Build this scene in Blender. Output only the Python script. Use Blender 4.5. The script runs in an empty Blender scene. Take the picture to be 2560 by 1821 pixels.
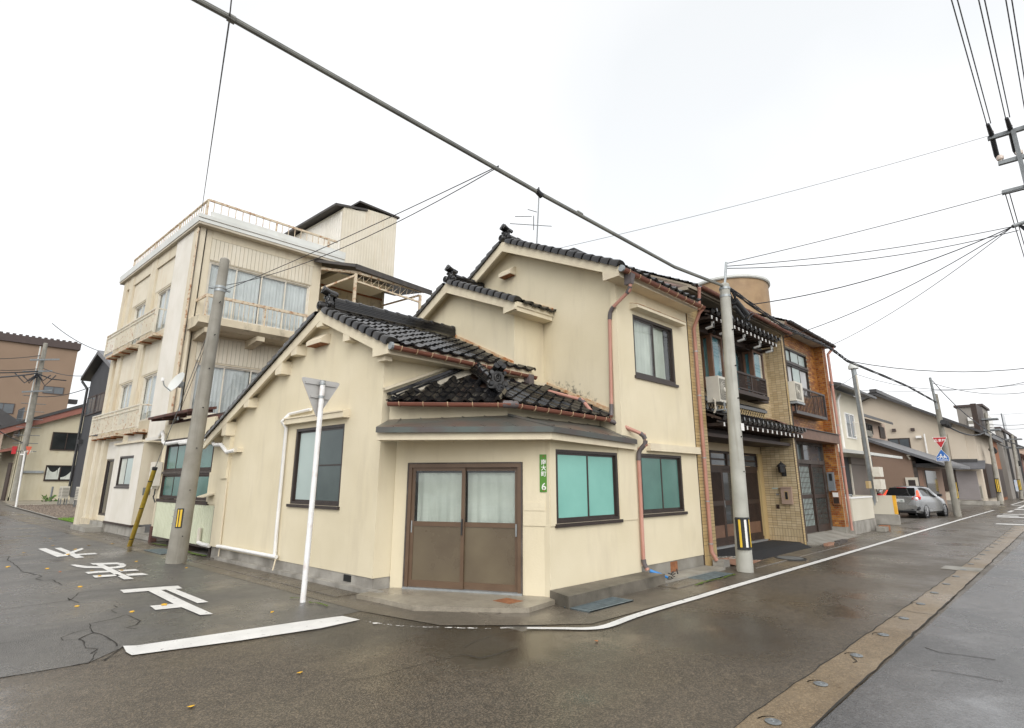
import bpy, bmesh, math, random
from math import sin, cos, pi, radians
from mathutils import Vector, Matrix
random.seed(11)
SC = bpy.context.scene
COL = SC.collection

# ---------------------------------------------------------------- camera
cam_d = bpy.data.cameras.new('camera')
cam_d.sensor_width = 36.0
cam_d.lens = 18.173
cam_d.clip_start = 0.05
cam_d.clip_end = 3000
cam = bpy.data.objects.new('camera', cam_d)
COL.objects.link(cam)
# eye height 1.7 m; x axis of the world runs along the right-hand street
cam.matrix_world = Matrix(((0.735773, -0.151360, -0.660097, 0.000000), (-0.677225, -0.161424, -0.717850, 0.000000), (0.002099, 0.975209, -0.221276, 1.700000), (0.0, 0.0, 0.0, 1.0)))
SC.camera = cam

# ---------------------------------------------------------------- sky, sun, exposure
world = bpy.data.worlds.new('World')
SC.world = world
world.use_nodes = True
wn = world.node_tree.nodes
wl = world.node_tree.links
wn.clear()
SUN_EL, SUN_AZ = radians(40), radians(-128)      # behind the camera
sky = wn.new('ShaderNodeTexSky')
sky.sky_type = 'NISHITA'
sky.sun_disc = False
sky.sun_elevation = SUN_EL
sky.sun_rotation = radians(90) - SUN_AZ
sky.dust_density = 4.0
hsv = wn.new('ShaderNodeHueSaturation')
hsv.inputs['Saturation'].default_value = 0.12
wl.new(sky.outputs['Color'], hsv.inputs['Color'])
bg_sky = wn.new('ShaderNodeBackground')
bg_sky.inputs['Strength'].default_value = 0.05
wl.new(hsv.outputs['Color'], bg_sky.inputs['Color'])
# the closed cloud deck: even and pale, with faint broad patches
tc = wn.new('ShaderNodeTexCoord')
nz = wn.new('ShaderNodeTexNoise')
nz.inputs['Scale'].default_value = 1.9
nz.inputs['Detail'].default_value = 3.0
nz.inputs['Roughness'].default_value = 0.45
wl.new(tc.outputs['Generated'], nz.inputs['Vector'])
cr = wn.new('ShaderNodeValToRGB')
cr.color_ramp.elements[0].position = 0.36
cr.color_ramp.elements[0].color = (0.84, 0.865, 0.885, 1)
cr.color_ramp.elements[1].position = 0.60
cr.color_ramp.elements[1].color = (0.985, 0.99, 1.0, 1)
wl.new(nz.outputs['Fac'], cr.inputs['Fac'])
bg_cl = wn.new('ShaderNodeBackground')
bg_cl.inputs['Strength'].default_value = 0.475
wl.new(cr.outputs['Color'], bg_cl.inputs['Color'])
addw = wn.new('ShaderNodeAddShader')
wl.new(bg_sky.outputs[0], addw.inputs[0])
wl.new(bg_cl.outputs[0], addw.inputs[1])
wo = wn.new('ShaderNodeOutputWorld')
wl.new(addw.outputs[0], wo.inputs['Surface'])

sun_d = bpy.data.lights.new('sun', 'SUN')
sun_d.energy = 0.65
sun_d.angle = radians(60)
sun_d.color = (1.0, 0.97, 0.93)
sun = bpy.data.objects.new('sun', sun_d)
COL.objects.link(sun)
sdir = Vector((cos(SUN_EL) * cos(SUN_AZ), cos(SUN_EL) * sin(SUN_AZ), sin(SUN_EL)))
sun.rotation_euler = sdir.to_track_quat('Z', 'Y').to_euler()
sun.location = (0, -10, 30)

vs = SC.view_settings
vs.view_transform = 'Standard'
vs.look = 'None'
vs.exposure = 0.88
vs.gamma = 1.0
vs.use_curve_mapping = False

# ---------------------------------------------------------------- helpers
SH = -0.13992            # the side street meets the main one at about 98 degrees


def F(p):
    """street coordinates (u along the main street, v along the side street, z) to world"""
    return Vector((p[0] + SH * p[1], p[1], p[2]))


def ID(p):
    return Vector(p)


def PV(V):
    """a wall facing the main street at depth V: (along, outward, height)"""
    return lambda p: F((p[0], V - p[1], p[2]))


def PU(U):
    """a wall facing the side street at U: (along, outward, height)"""
    return lambda p: F((U - p[1], p[0], p[2]))


def PL(p0, p1):
    """a wall along the plan line p0-p1 (street coordinates), outward to the right of it"""
    A, Bv = F((p0[0], p0[1], 0)), F((p1[0], p1[1], 0))
    d = (Bv - A).normalized()
    n = Vector((d.y, -d.x, 0))
    return lambda p: A + d * p[0] + n * p[1] + Vector((0, 0, p[2]))


def LOC(loc, rz=0.0, T=F):
    o = T(loc)
    c, s = cos(rz), sin(rz)
    return lambda p: Vector((o.x + c * p[0] - s * p[1], o.y + s * p[0] + c * p[1], o.z + p[2]))


WL = {}


class MB:
    def __init__(s, T=F):
        s.T = T
        s.V = []
        s.Q = []

    def add(s, pts, faces, world=False):
        n = len(s.V)
        s.V += [Vector(p) for p in pts] if world else [s.T(p) for p in pts]
        s.Q += [[n + i for i in f] for f in faces]
        return s

    def box(s, a0, a1, b0, b1, c0, c1):
        P = [(a, b, c) for a in (a0, a1) for b in (b0, b1) for c in (c0, c1)]
        return s.add(P, [(0, 1, 3, 2), (4, 6, 7, 5), (0, 4, 5, 1), (2, 3, 7, 6), (0, 2, 6, 4), (1, 5, 7, 3)])

    def prism(s, poly, d):
        n = len(poly)
        P = [tuple(p) for p in poly] + [tuple(p[i] + d[i] for i in range(3)) for p in poly]
        fs = [tuple(range(n)), tuple(range(2 * n - 1, n - 1, -1))]
        fs += [(i, (i + 1) % n, n + (i + 1) % n, n + i) for i in range(n)]
        return s.add(P, fs)

    def sheet(s, poly, z):
        return s.add([(p[0], p[1], z) for p in poly], [tuple(range(len(poly)))])

    def quad(s, a, b, c, d):
        return s.add([a, b, c, d], [(0, 1, 2, 3)])

    def beam(s, p, q, w, h, up=(0, 0, 1)):
        A, Bv = s.T(p), s.T(q)
        d = (Bv - A).normalized()
        u = Vector(up)
        sd = d.cross(u)
        if sd.length < 1e-4:
            sd = d.cross(Vector((1, 0, 0)))
        sd.normalize()
        u = sd.cross(d).normalized()
        P = []
        for c in (A, Bv):
            for i, j in ((-1, -1), (1, -1), (1, 1), (-1, 1)):
                P.append(c + sd * (w / 2 * i) + u * (h / 2 * j))
        return s.add(P, [(3, 2, 1, 0), (4, 5, 6, 7), (0, 1, 5, 4), (1, 2, 6, 5), (2, 3, 7, 6), (3, 0, 4, 7)], True)

    def tube(s, pts, r, n=8, cap=True, a0=0.0, a1=2 * pi):
        W = [s.T(p) for p in pts]
        rs = r if isinstance(r, (list, tuple)) else [r] * len(W)
        full = abs(a1 - a0 - 2 * pi) < 1e-6
        k = n if full else n + 1
        P = []
        ref = None
        for i, c in enumerate(W):
            if i == 0:
                d = W[1] - W[0]
            elif i == len(W) - 1:
                d = W[-1] - W[-2]
            else:
                d = (W[i + 1] - c).normalized() + (c - W[i - 1]).normalized()
            d = d.normalized() if d.length > 1e-9 else Vector((0, 0, 1))
            if ref is None:
                ref = Vector((0, 0, 1)) if abs(d.z) < 0.9 else Vector((1, 0, 0))
            x = d.cross(ref)
            if x.length < 1e-4:
                x = d.cross(Vector((0, 1, 0)))
            x.normalize()
            y = x.cross(d).normalized()
            if abs(d.z) >= 0.9:
                ref = y
            for j in range(k):
                t = a0 + (a1 - a0) * j / n
                P.append(c + x * (rs[i] * cos(t)) + y * (rs[i] * sin(t)))
        fs = []
        for i in range(len(W) - 1):
            for j in range(n):
                a = i * k + j
                b = i * k + (j + 1) % k
                fs.append((a, b, b + k, a + k))
        if cap and full:
            fs.append(tuple(range(k - 1, -1, -1)))
            fs.append(tuple(range((len(W) - 1) * k, len(W) * k)))
        return s.add(P, fs, True)

    def lathe(s, prof, n=16, c=(0, 0, 0)):
        P = []
        for (r, z) in prof:
            for j in range(n):
                P.append((c[0] + r * cos(2 * pi * j / n), c[1] + r * sin(2 * pi * j / n), c[2] + z))
        fs = []
        for i in range(len(prof) - 1):
            for j in range(n):
                a = i * n + j
                b = i * n + (j + 1) % n
                fs.append((a, b, b + n, a + n))
        fs.append(tuple(range(n - 1, -1, -1)))
        fs.append(tuple(range((len(prof) - 1) * n, len(prof) * n)))
        return s.add(P, fs)

    def ribbon(s, pts, w, z):
        W = [Vector((p[0], p[1])) for p in pts]
        L, R = [], []
        for i, c in enumerate(W):
            a = W[max(0, i - 1)]
            b = W[min(len(W) - 1, i + 1)]
            d = (b - a).normalized()
            ww = (w[i] if isinstance(w, (list, tuple)) else w) / 2
            nn = Vector((-d.y, d.x)) * ww
            L.append((c.x + nn.x, c.y + nn.y, z))
            R.append((c.x - nn.x, c.y - nn.y, z))
        n = len(W)
        return s.add(L + R, [(i, i + 1, n + i + 1, n + i) for i in range(n - 1)])

    def wall(s, a0, a1, z0, z1, holes=(), th=0.12):
        """a wall face with real openings and reveals"""
        A = sorted({a0, a1, *[h[0] for h in holes], *[h[1] for h in holes]})
        Z = sorted({z0, z1, *[h[2] for h in holes], *[h[3] for h in holes]})
        A = [a for a in A if a0 <= a <= a1]
        Z = [z for z in Z if z0 <= z <= z1]

        def solid(i, j):
            if i < 0 or j < 0 or i >= len(A) - 1 or j >= len(Z) - 1:
                return False
            ca, cz = (A[i] + A[i + 1]) / 2, (Z[j] + Z[j + 1]) / 2
            return not any(h[0] < ca < h[1] and h[2] < cz < h[3] for h in holes)
        for i in range(len(A) - 1):
            for j in range(len(Z) - 1):
                if not solid(i, j):
                    continue
                l, r, b, t = A[i], A[i + 1], Z[j], Z[j + 1]
                s.quad((l, 0, b), (r, 0, b), (r, 0, t), (l, 0, t))
                s.quad((l, -th, t), (r, -th, t), (r, -th, b), (l, -th, b))
                for (di, dj, e) in ((-1, 0, ((l, 0), (l, 1))), (1, 0, ((r, 1), (r, 0)))):
                    if not solid(i + di, j):
                        x = l if di < 0 else r
                        s.quad((x, 0, b), (x, 0, t), (x, -th, t), (x, -th, b))
                for dj in (-1, 1):
                    if not solid(i, j + dj):
                        y = b if dj < 0 else t
                        s.quad((l, 0, y), (r, 0, y), (r, -th, y), (l, -th, y))
        return s

    def build(s, name, mat, parent=None, smooth=False, ang=40, merge=False, at=None):
        me = bpy.data.meshes.new(name)
        if parent is not None:
            o0 = WL[parent.name]
        elif at is not None:
            o0 = at
        else:
            xs = [v.x for v in s.V]
            ys = [v.y for v in s.V]
            o0 = Vector(((min(xs) + max(xs)) / 2, (min(ys) + max(ys)) / 2, min(v.z for v in s.V)))
        me.from_pydata([v - o0 for v in s.V], [], s.Q)
        bm = bmesh.new()
        bm.from_mesh(me)
        if merge:
            bmesh.ops.remove_doubles(bm, verts=bm.verts, dist=1e-4)
        bmesh.ops.recalc_face_normals(bm, faces=bm.faces)
        bm.to_mesh(me)
        bm.free()
        if smooth:
            me.shade_smooth()
            me.set_sharp_from_angle(angle=radians(ang))
        ob = bpy.data.objects.new(name, me)
        COL.objects.link(ob)
        if mat is not None:
            me.materials.append(mat)
        if parent is not None:
            ob.parent = parent
        else:
            ob.location = o0
        WL[ob.name] = o0.copy()
        return ob


def tag(o, label, cat, group=None):
    o['label'] = label
    o['category'] = cat
    if group:
        o['group'] = group
    return o


def struct(o):
    o['kind'] = 'structure'
    return o


def stuff(o):
    o['kind'] = 'stuff'
    return o


def thing(name, label, cat, loc, group=None, T=F):
    o = bpy.data.objects.new(name, None)
    COL.objects.link(o)
    o.empty_display_size = 0.2
    w = T(loc)
    o.location = w
    WL[o.name] = w
    return tag(o, label, cat, group)


def piece(src, parent, w, name=None):
    """a copy of a piece that shares its mesh, standing at world point w"""
    o = src.copy()
    if name:
        o.name = name
    COL.objects.link(o)
    o.parent = parent
    o.location = Vector(w) - (WL[parent.name] if parent is not None else Vector((0, 0, 0)))
    WL[o.name] = Vector(w)
    return o


def proto(mb, name, mat, parent, w, smooth=False, ang=40):
    """first piece of a kind: mesh written about the origin, standing at world point w"""
    o = mb.build(name, mat, None, smooth, ang, at=Vector((0, 0, 0)))
    o.parent = parent
    o.location = Vector(w) - (WL[parent.name] if parent is not None else Vector((0, 0, 0)))
    WL[o.name] = Vector(w)
    return o


def scatter(mb, name, mat, parent, ws, smooth=False, ang=40):
    first = None
    for w in ws:
        if first is None:
            first = proto(mb, name, mat, parent, w, smooth, ang)
        else:
            piece(first, parent, w)
    return first


def mesh_text(body, size, name, mat, parent, M, off=0.0, bold=0.0):
    """flat lettering as a mesh; M maps text x,y,z to world"""
    cu = bpy.data.curves.new('lettering', 'FONT')
    cu.body = body
    cu.size = size
    cu.align_x = 'CENTER'
    cu.align_y = 'CENTER'
    cu.offset = bold
    cu.extrude = 0.001
    to = bpy.data.objects.new('lettering', cu)
    COL.objects.link(to)
    dg = bpy.context.evaluated_depsgraph_get()
    me = bpy.data.meshes.new_from_object(to.evaluated_get(dg))
    COL.objects.unlink(to)
    bpy.data.objects.remove(to)
    o0 = WL[parent.name]
    for v in me.vertices:
        v.co = M(v.co) - o0
    me.materials.clear()
    me.materials.append(mat)
    ob = bpy.data.objects.new(name, me)
    COL.objects.link(ob)
    ob.parent = parent
    WL[ob.name] = o0
    return ob


# ---------------------------------------------------------------- materials
def lerp3(a, b, t):
    return tuple(a[i] * (1 - t) + b[i] * t for i in range(3))


def pm(name, c, c2=None, scale=6.0, rough=0.7, bump=0.0, bscale=60.0, metal=0.0, streak=None, spec=0.5,
       detail=5.0, rvar=0.0, contrast=(0.35, 0.65), emit=None, coat=0.0, island=0.0):
    """plain painted or mineral surface: two tones mixed by noise, optional vertical run stains and fine relief"""
    m = bpy.data.materials.new(name)
    m.use_nodes = True
    N, L = m.node_tree.nodes, m.node_tree.links
    b = N['Principled BSDF']
    b.inputs['Roughness'].default_value = rough
    b.inputs['Metallic'].default_value = metal
    b.inputs['Specular IOR Level'].default_value = spec
    b.inputs['Coat Weight'].default_value = coat
    geo = N.new('ShaderNodeNewGeometry')
    if c2 is None:
        c2 = tuple(x * 0.88 for x in c)
    nz = N.new('ShaderNodeTexNoise')
    nz.inputs['Scale'].default_value = scale
    nz.inputs['Detail'].default_value = detail
    L.new(geo.outputs['Position'], nz.inputs['Vector'])
    rp = N.new('ShaderNodeValToRGB')
    rp.color_ramp.elements[0].position = contrast[0]
    rp.color_ramp.elements[1].position = contrast[1]
    rp.color_ramp.elements[0].color = (*c, 1)
    rp.color_ramp.elements[1].color = (*c2, 1)
    fac = nz.outputs['Fac']
    if island:
        oi = N.new('ShaderNodeObjectInfo')
        s1 = N.new('ShaderNodeMath')
        s1.operation = 'ADD'
        L.new(geo.outputs['Random Per Island'], s1.inputs[0])
        L.new(oi.outputs['Random'], s1.inputs[1])
        s2 = N.new('ShaderNodeMath')
        s2.operation = 'FRACT'
        L.new(s1.outputs[0], s2.inputs[0])
        s3 = N.new('ShaderNodeMixRGB')
        s3.inputs['Fac'].default_value = island
        L.new(fac, s3.inputs['Color1'])
        L.new(s2.outputs[0], s3.inputs['Color2'])
        fac = s3.outputs['Color']
    L.new(fac, rp.inputs['Fac'])
    col = rp.outputs['Color']
    if streak:
        sc, amt, cs, sx = streak
        mp = N.new('ShaderNodeMapping')
        mp.inputs['Scale'].default_value = (sx, sx, sc)
        L.new(geo.outputs['Position'], mp.inputs['Vector'])
        n2 = N.new('ShaderNodeTexNoise')
        n2.inputs['Scale'].default_value = 1.0
        n2.inputs['Detail'].default_value = 6.0
        n2.inputs['Roughness'].default_value = 0.6
        L.new(mp.outputs['Vector'], n2.inputs['Vector'])
        r2 = N.new('ShaderNodeValToRGB')
        r2.color_ramp.elements[0].position = 0.52
        r2.color_ramp.elements[1].position = 0.78
        r2.color_ramp.elements[0].color = (0, 0, 0, 1)
        r2.color_ramp.elements[1].color = (amt, amt, amt, 1)
        L.new(n2.outputs['Fac'], r2.inputs['Fac'])
        mx = N.new('ShaderNodeMixRGB')
        L.new(r2.outputs['Color'], mx.inputs['Fac'])
        L.new(col, mx.inputs['Color1'])
        mx.inputs['Color2'].default_value = (*cs, 1)
        col = mx.outputs['Color']
    L.new(col, b.inputs['Base Color'])
    if rvar:
        mr = N.new('ShaderNodeMapRange')
        mr.inputs['From Min'].default_value = 0.3
        mr.inputs['From Max'].default_value = 0.7
        mr.inputs['To Min'].default_value = max(0.02, rough - rvar)
        mr.inputs['To Max'].default_value = rough + rvar
        L.new(nz.outputs['Fac'], mr.inputs['Value'])
        L.new(mr.outputs['Result'], b.inputs['Roughness'])
    if bump:
        n3 = N.new('ShaderNodeTexNoise')
        n3.inputs['Scale'].default_value = bscale
        n3.inputs['Detail'].default_value = 4.0
        L.new(geo.outputs['Position'], n3.inputs['Vector'])
        bp = N.new('ShaderNodeBump')
        bp.inputs['Strength'].default_value = bump
        bp.inputs['Distance'].default_value = 0.02
        L.new(n3.outputs['Fac'], bp.inputs['Height'])
        L.new(bp.outputs['Normal'], b.inputs['Normal'])
    if emit:
        b.inputs['Emission Color'].default_value = (*emit[0], 1)
        b.inputs['Emission Strength'].default_value = emit[1]
    return m


def glass(name, tint=(0.96, 0.98, 0.975), refl=0.05, rough=0.02):
    """a window pane: mostly clear, mirrors more at a glance"""
    m = bpy.data.materials.new(name)
    m.use_nodes = True
    N, L = m.node_tree.nodes, m.node_tree.links
    N.remove(N['Principled BSDF'])
    tr = N.new('ShaderNodeBsdfTransparent')
    tr.inputs['Color'].default_value = (*tint, 1)
    gl = N.new('ShaderNodeBsdfGlossy')
    gl.inputs['Roughness'].default_value = rough
    fr = N.new('ShaderNodeLayerWeight')
    fr.inputs['Blend'].default_value = 0.5
    pw = N.new('ShaderNodeMath')
    pw.operation = 'POWER'
    pw.inputs[1].default_value = 4.0
    L.new(fr.outputs['Facing'], pw.inputs[0])
    ad = N.new('ShaderNodeMath')
    ad.operation = 'MULTIPLY_ADD'
    ad.use_clamp = True
    ad.inputs[1].default_value = 0.5
    ad.inputs[2].default_value = refl
    L.new(pw.outputs[0], ad.inputs[0])
    mx = N.new('ShaderNodeMixShader')
    L.new(ad.outputs[0], mx.inputs['Fac'])
    L.new(tr.outputs[0], mx.inputs[1])
    L.new(gl.outputs[0], mx.inputs[2])
    L.new(mx.outputs[0], N['Material Output'].inputs['Surface'])
    return m


def asphalt(name, c, c2, wet=0.5, scale=0.35, rlo=0.16, rhi=0.5, agg=(0.20, 0.17, 0.13), aggamt=0.35, wets=()):
    """wet asphalt: dark binder, paler stone grains, broad films of water that smooth the surface"""
    m = bpy.data.materials.new(name)
    m.use_nodes = True
    N, L = m.node_tree.nodes, m.node_tree.links
    b = N['Principled BSDF']
    geo = N.new('ShaderNodeNewGeometry')
    big = N.new('ShaderNodeTexNoise')
    big.inputs['Scale'].default_value = scale
    big.inputs['Detail'].default_value = 5.0
    big.inputs['Distortion'].default_value = 0.6
    L.new(geo.outputs['Position'], big.inputs['Vector'])
    rp = N.new('ShaderNodeValToRGB')
    rp.color_ramp.elements[0].position = 0.32
    rp.color_ramp.elements[1].position = 0.68
    rp.color_ramp.elements[0].color = (*c, 1)
    rp.color_ramp.elements[1].color = (*c2, 1)
    L.new(big.outputs['Fac'], rp.inputs['Fac'])
    vo = N.new('ShaderNodeTexVoronoi')
    vo.inputs['Scale'].default_value = 88.0
    L.new(geo.outputs['Position'], vo.inputs['Vector'])
    bw = N.new('ShaderNodeRGBToBW')
    L.new(vo.outputs['Color'], bw.inputs['Color'])
    r2 = N.new('ShaderNodeValToRGB')
    r2.color_ramp.elements[0].position = 0.42
    r2.color_ramp.elements[1].position = 0.82
    r2.color_ramp.elements[0].color = (0, 0, 0, 1)
    r2.color_ramp.elements[1].color = (aggamt, aggamt, aggamt, 1)
    L.new(bw.outputs['Val'], r2.inputs['Fac'])
    mx = N.new('ShaderNodeMixRGB')
    L.new(r2.outputs['Color'], mx.inputs['Fac'])
    L.new(rp.outputs['Color'], mx.inputs['Color1'])
    mx.inputs['Color2'].default_value = (*agg, 1)
    md = N.new('ShaderNodeTexNoise')
    md.inputs['Scale'].default_value = 7.0
    md.inputs['Detail'].default_value = 8.0
    md.inputs['Roughness'].default_value = 0.7
    L.new(geo.outputs['Position'], md.inputs['Vector'])
    mm_ = N.new('ShaderNodeMapRange')
    mm_.inputs['From Min'].default_value = 0.3
    mm_.inputs['From Max'].default_value = 0.7
    mm_.inputs['To Min'].default_value = 0.80
    mm_.inputs['To Max'].default_value = 1.20
    L.new(md.outputs['Fac'], mm_.inputs['Value'])
    mu = N.new('ShaderNodeMixRGB')
    mu.blend_type = 'MULTIPLY'
    mu.inputs['Fac'].default_value = 1.0
    L.new(mx.outputs['Color'], mu.inputs['Color1'])
    L.new(mm_.outputs['Result'], mu.inputs['Color2'])
    colr = mu.outputs['Color']
    L.new(colr, b.inputs['Base Color'])
    film = N.new('ShaderNodeTexNoise')
    film.inputs['Scale'].default_value = 0.55
    film.inputs['Detail'].default_value = 6.0
    film.inputs['Roughness'].default_value = 0.6
    mp = N.new('ShaderNodeMapping')
    mp.inputs['Location'].default_value = (3.1, 7.7, 0)
    L.new(geo.outputs['Position'], mp.inputs['Vector'])
    L.new(mp.outputs['Vector'], film.inputs['Vector'])
    mr = N.new('ShaderNodeMapRange')
    mr.inputs['From Min'].default_value = 0.35
    mr.inputs['From Max'].default_value = 0.62
    mr.inputs['To Min'].default_value = rlo
    mr.inputs['To Max'].default_value = rhi
    L.new(film.outputs['Fac'], mr.inputs['Value'])
    rgh = mr.outputs['Result']
    for (wx, wy, wr, dk) in wets:
        # a standing-water stain: smoother and darker, ragged by noise
        ds = N.new('ShaderNodeVectorMath')
        ds.operation = 'DISTANCE'
        L.new(geo.outputs['Position'], ds.inputs[0])
        ds.inputs[1].default_value = (wx, wy, 0)
        ma = N.new('ShaderNodeMath')
        ma.operation = 'MULTIPLY_ADD'
        L.new(md.outputs['Fac'], ma.inputs[0])
        ma.inputs[1].default_value = -1.1 * wr
        L.new(ds.outputs['Value'], ma.inputs[2])
        ms_ = N.new('ShaderNodeMapRange')
        ms_.inputs['From Min'].default_value = wr * .05
        ms_.inputs['From Max'].default_value = wr * .55
        ms_.inputs['To Min'].default_value = 1.0
        ms_.inputs['To Max'].default_value = 0.0
        L.new(ma.outputs[0], ms_.inputs['Value'])
        x1 = N.new('ShaderNodeMixRGB')
        L.new(ms_.outputs['Result'], x1.inputs['Fac'])
        L.new(rgh, x1.inputs['Color1'])
        x1.inputs['Color2'].default_value = (.09, .09, .09, 1)
        rgh = x1.outputs['Color']
        x2 = N.new('ShaderNodeMixRGB')
        L.new(ms_.outputs['Result'], x2.inputs['Fac'])
        L.new(colr, x2.inputs['Color1'])
        x2.inputs['Color2'].default_value = (*dk, 1)
        colr = x2.outputs['Color']
    L.new(rgh, b.inputs['Roughness'])
    L.new(colr, b.inputs['Base Color'])
    bp = N.new('ShaderNodeBump')
    bp.inputs['Distance'].default_value = 0.008
    L.new(vo.outputs['Distance'], bp.inputs['Height'])
    ms = N.new('ShaderNodeMapRange')
    ms.inputs['From Min'].default_value = 0.35
    ms.inputs['From Max'].default_value = 0.62
    ms.inputs['To Min'].default_value = 0.10
    ms.inputs['To Max'].default_value = 0.55
    L.new(film.outputs['Fac'], ms.inputs['Value'])
    L.new(ms.outputs['Result'], bp.inputs['Strength'])
    L.new(bp.outputs['Normal'], b.inputs['Normal'])
    b.inputs['Specular IOR Level'].default_value = wet
    return m


def worn_paint(name, c, lo=0.60, hi=0.66):
    """road paint worn through in chips"""
    m = pm(name, c, tuple(x * 0.86 for x in c), 3.0, 0.5, 0.25, 120)
    N, L = m.node_tree.nodes, m.node_tree.links
    geo = N.new('ShaderNodeNewGeometry')
    nz = N.new('ShaderNodeTexNoise')
    nz.inputs['Scale'].default_value = 9.0
    nz.inputs['Detail'].default_value = 9.0
    nz.inputs['Roughness'].default_value = 0.72
    L.new(geo.outputs['Position'], nz.inputs['Vector'])
    rp = N.new('ShaderNodeValToRGB')
    rp.color_ramp.elements[0].position = lo
    rp.color_ramp.elements[1].position = hi
    L.new(nz.outputs['Fac'], rp.inputs['Fac'])
    tr = N.new('ShaderNodeBsdfTransparent')
    mx = N.new('ShaderNodeMixShader')
    L.new(rp.outputs['Color'], mx.inputs['Fac'])
    L.new(N['Principled BSDF'].outputs[0], mx.inputs[1])
    L.new(tr.outputs[0], mx.inputs[2])
    L.new(mx.outputs[0], N['Material Output'].inputs['Surface'])
    return m


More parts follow.
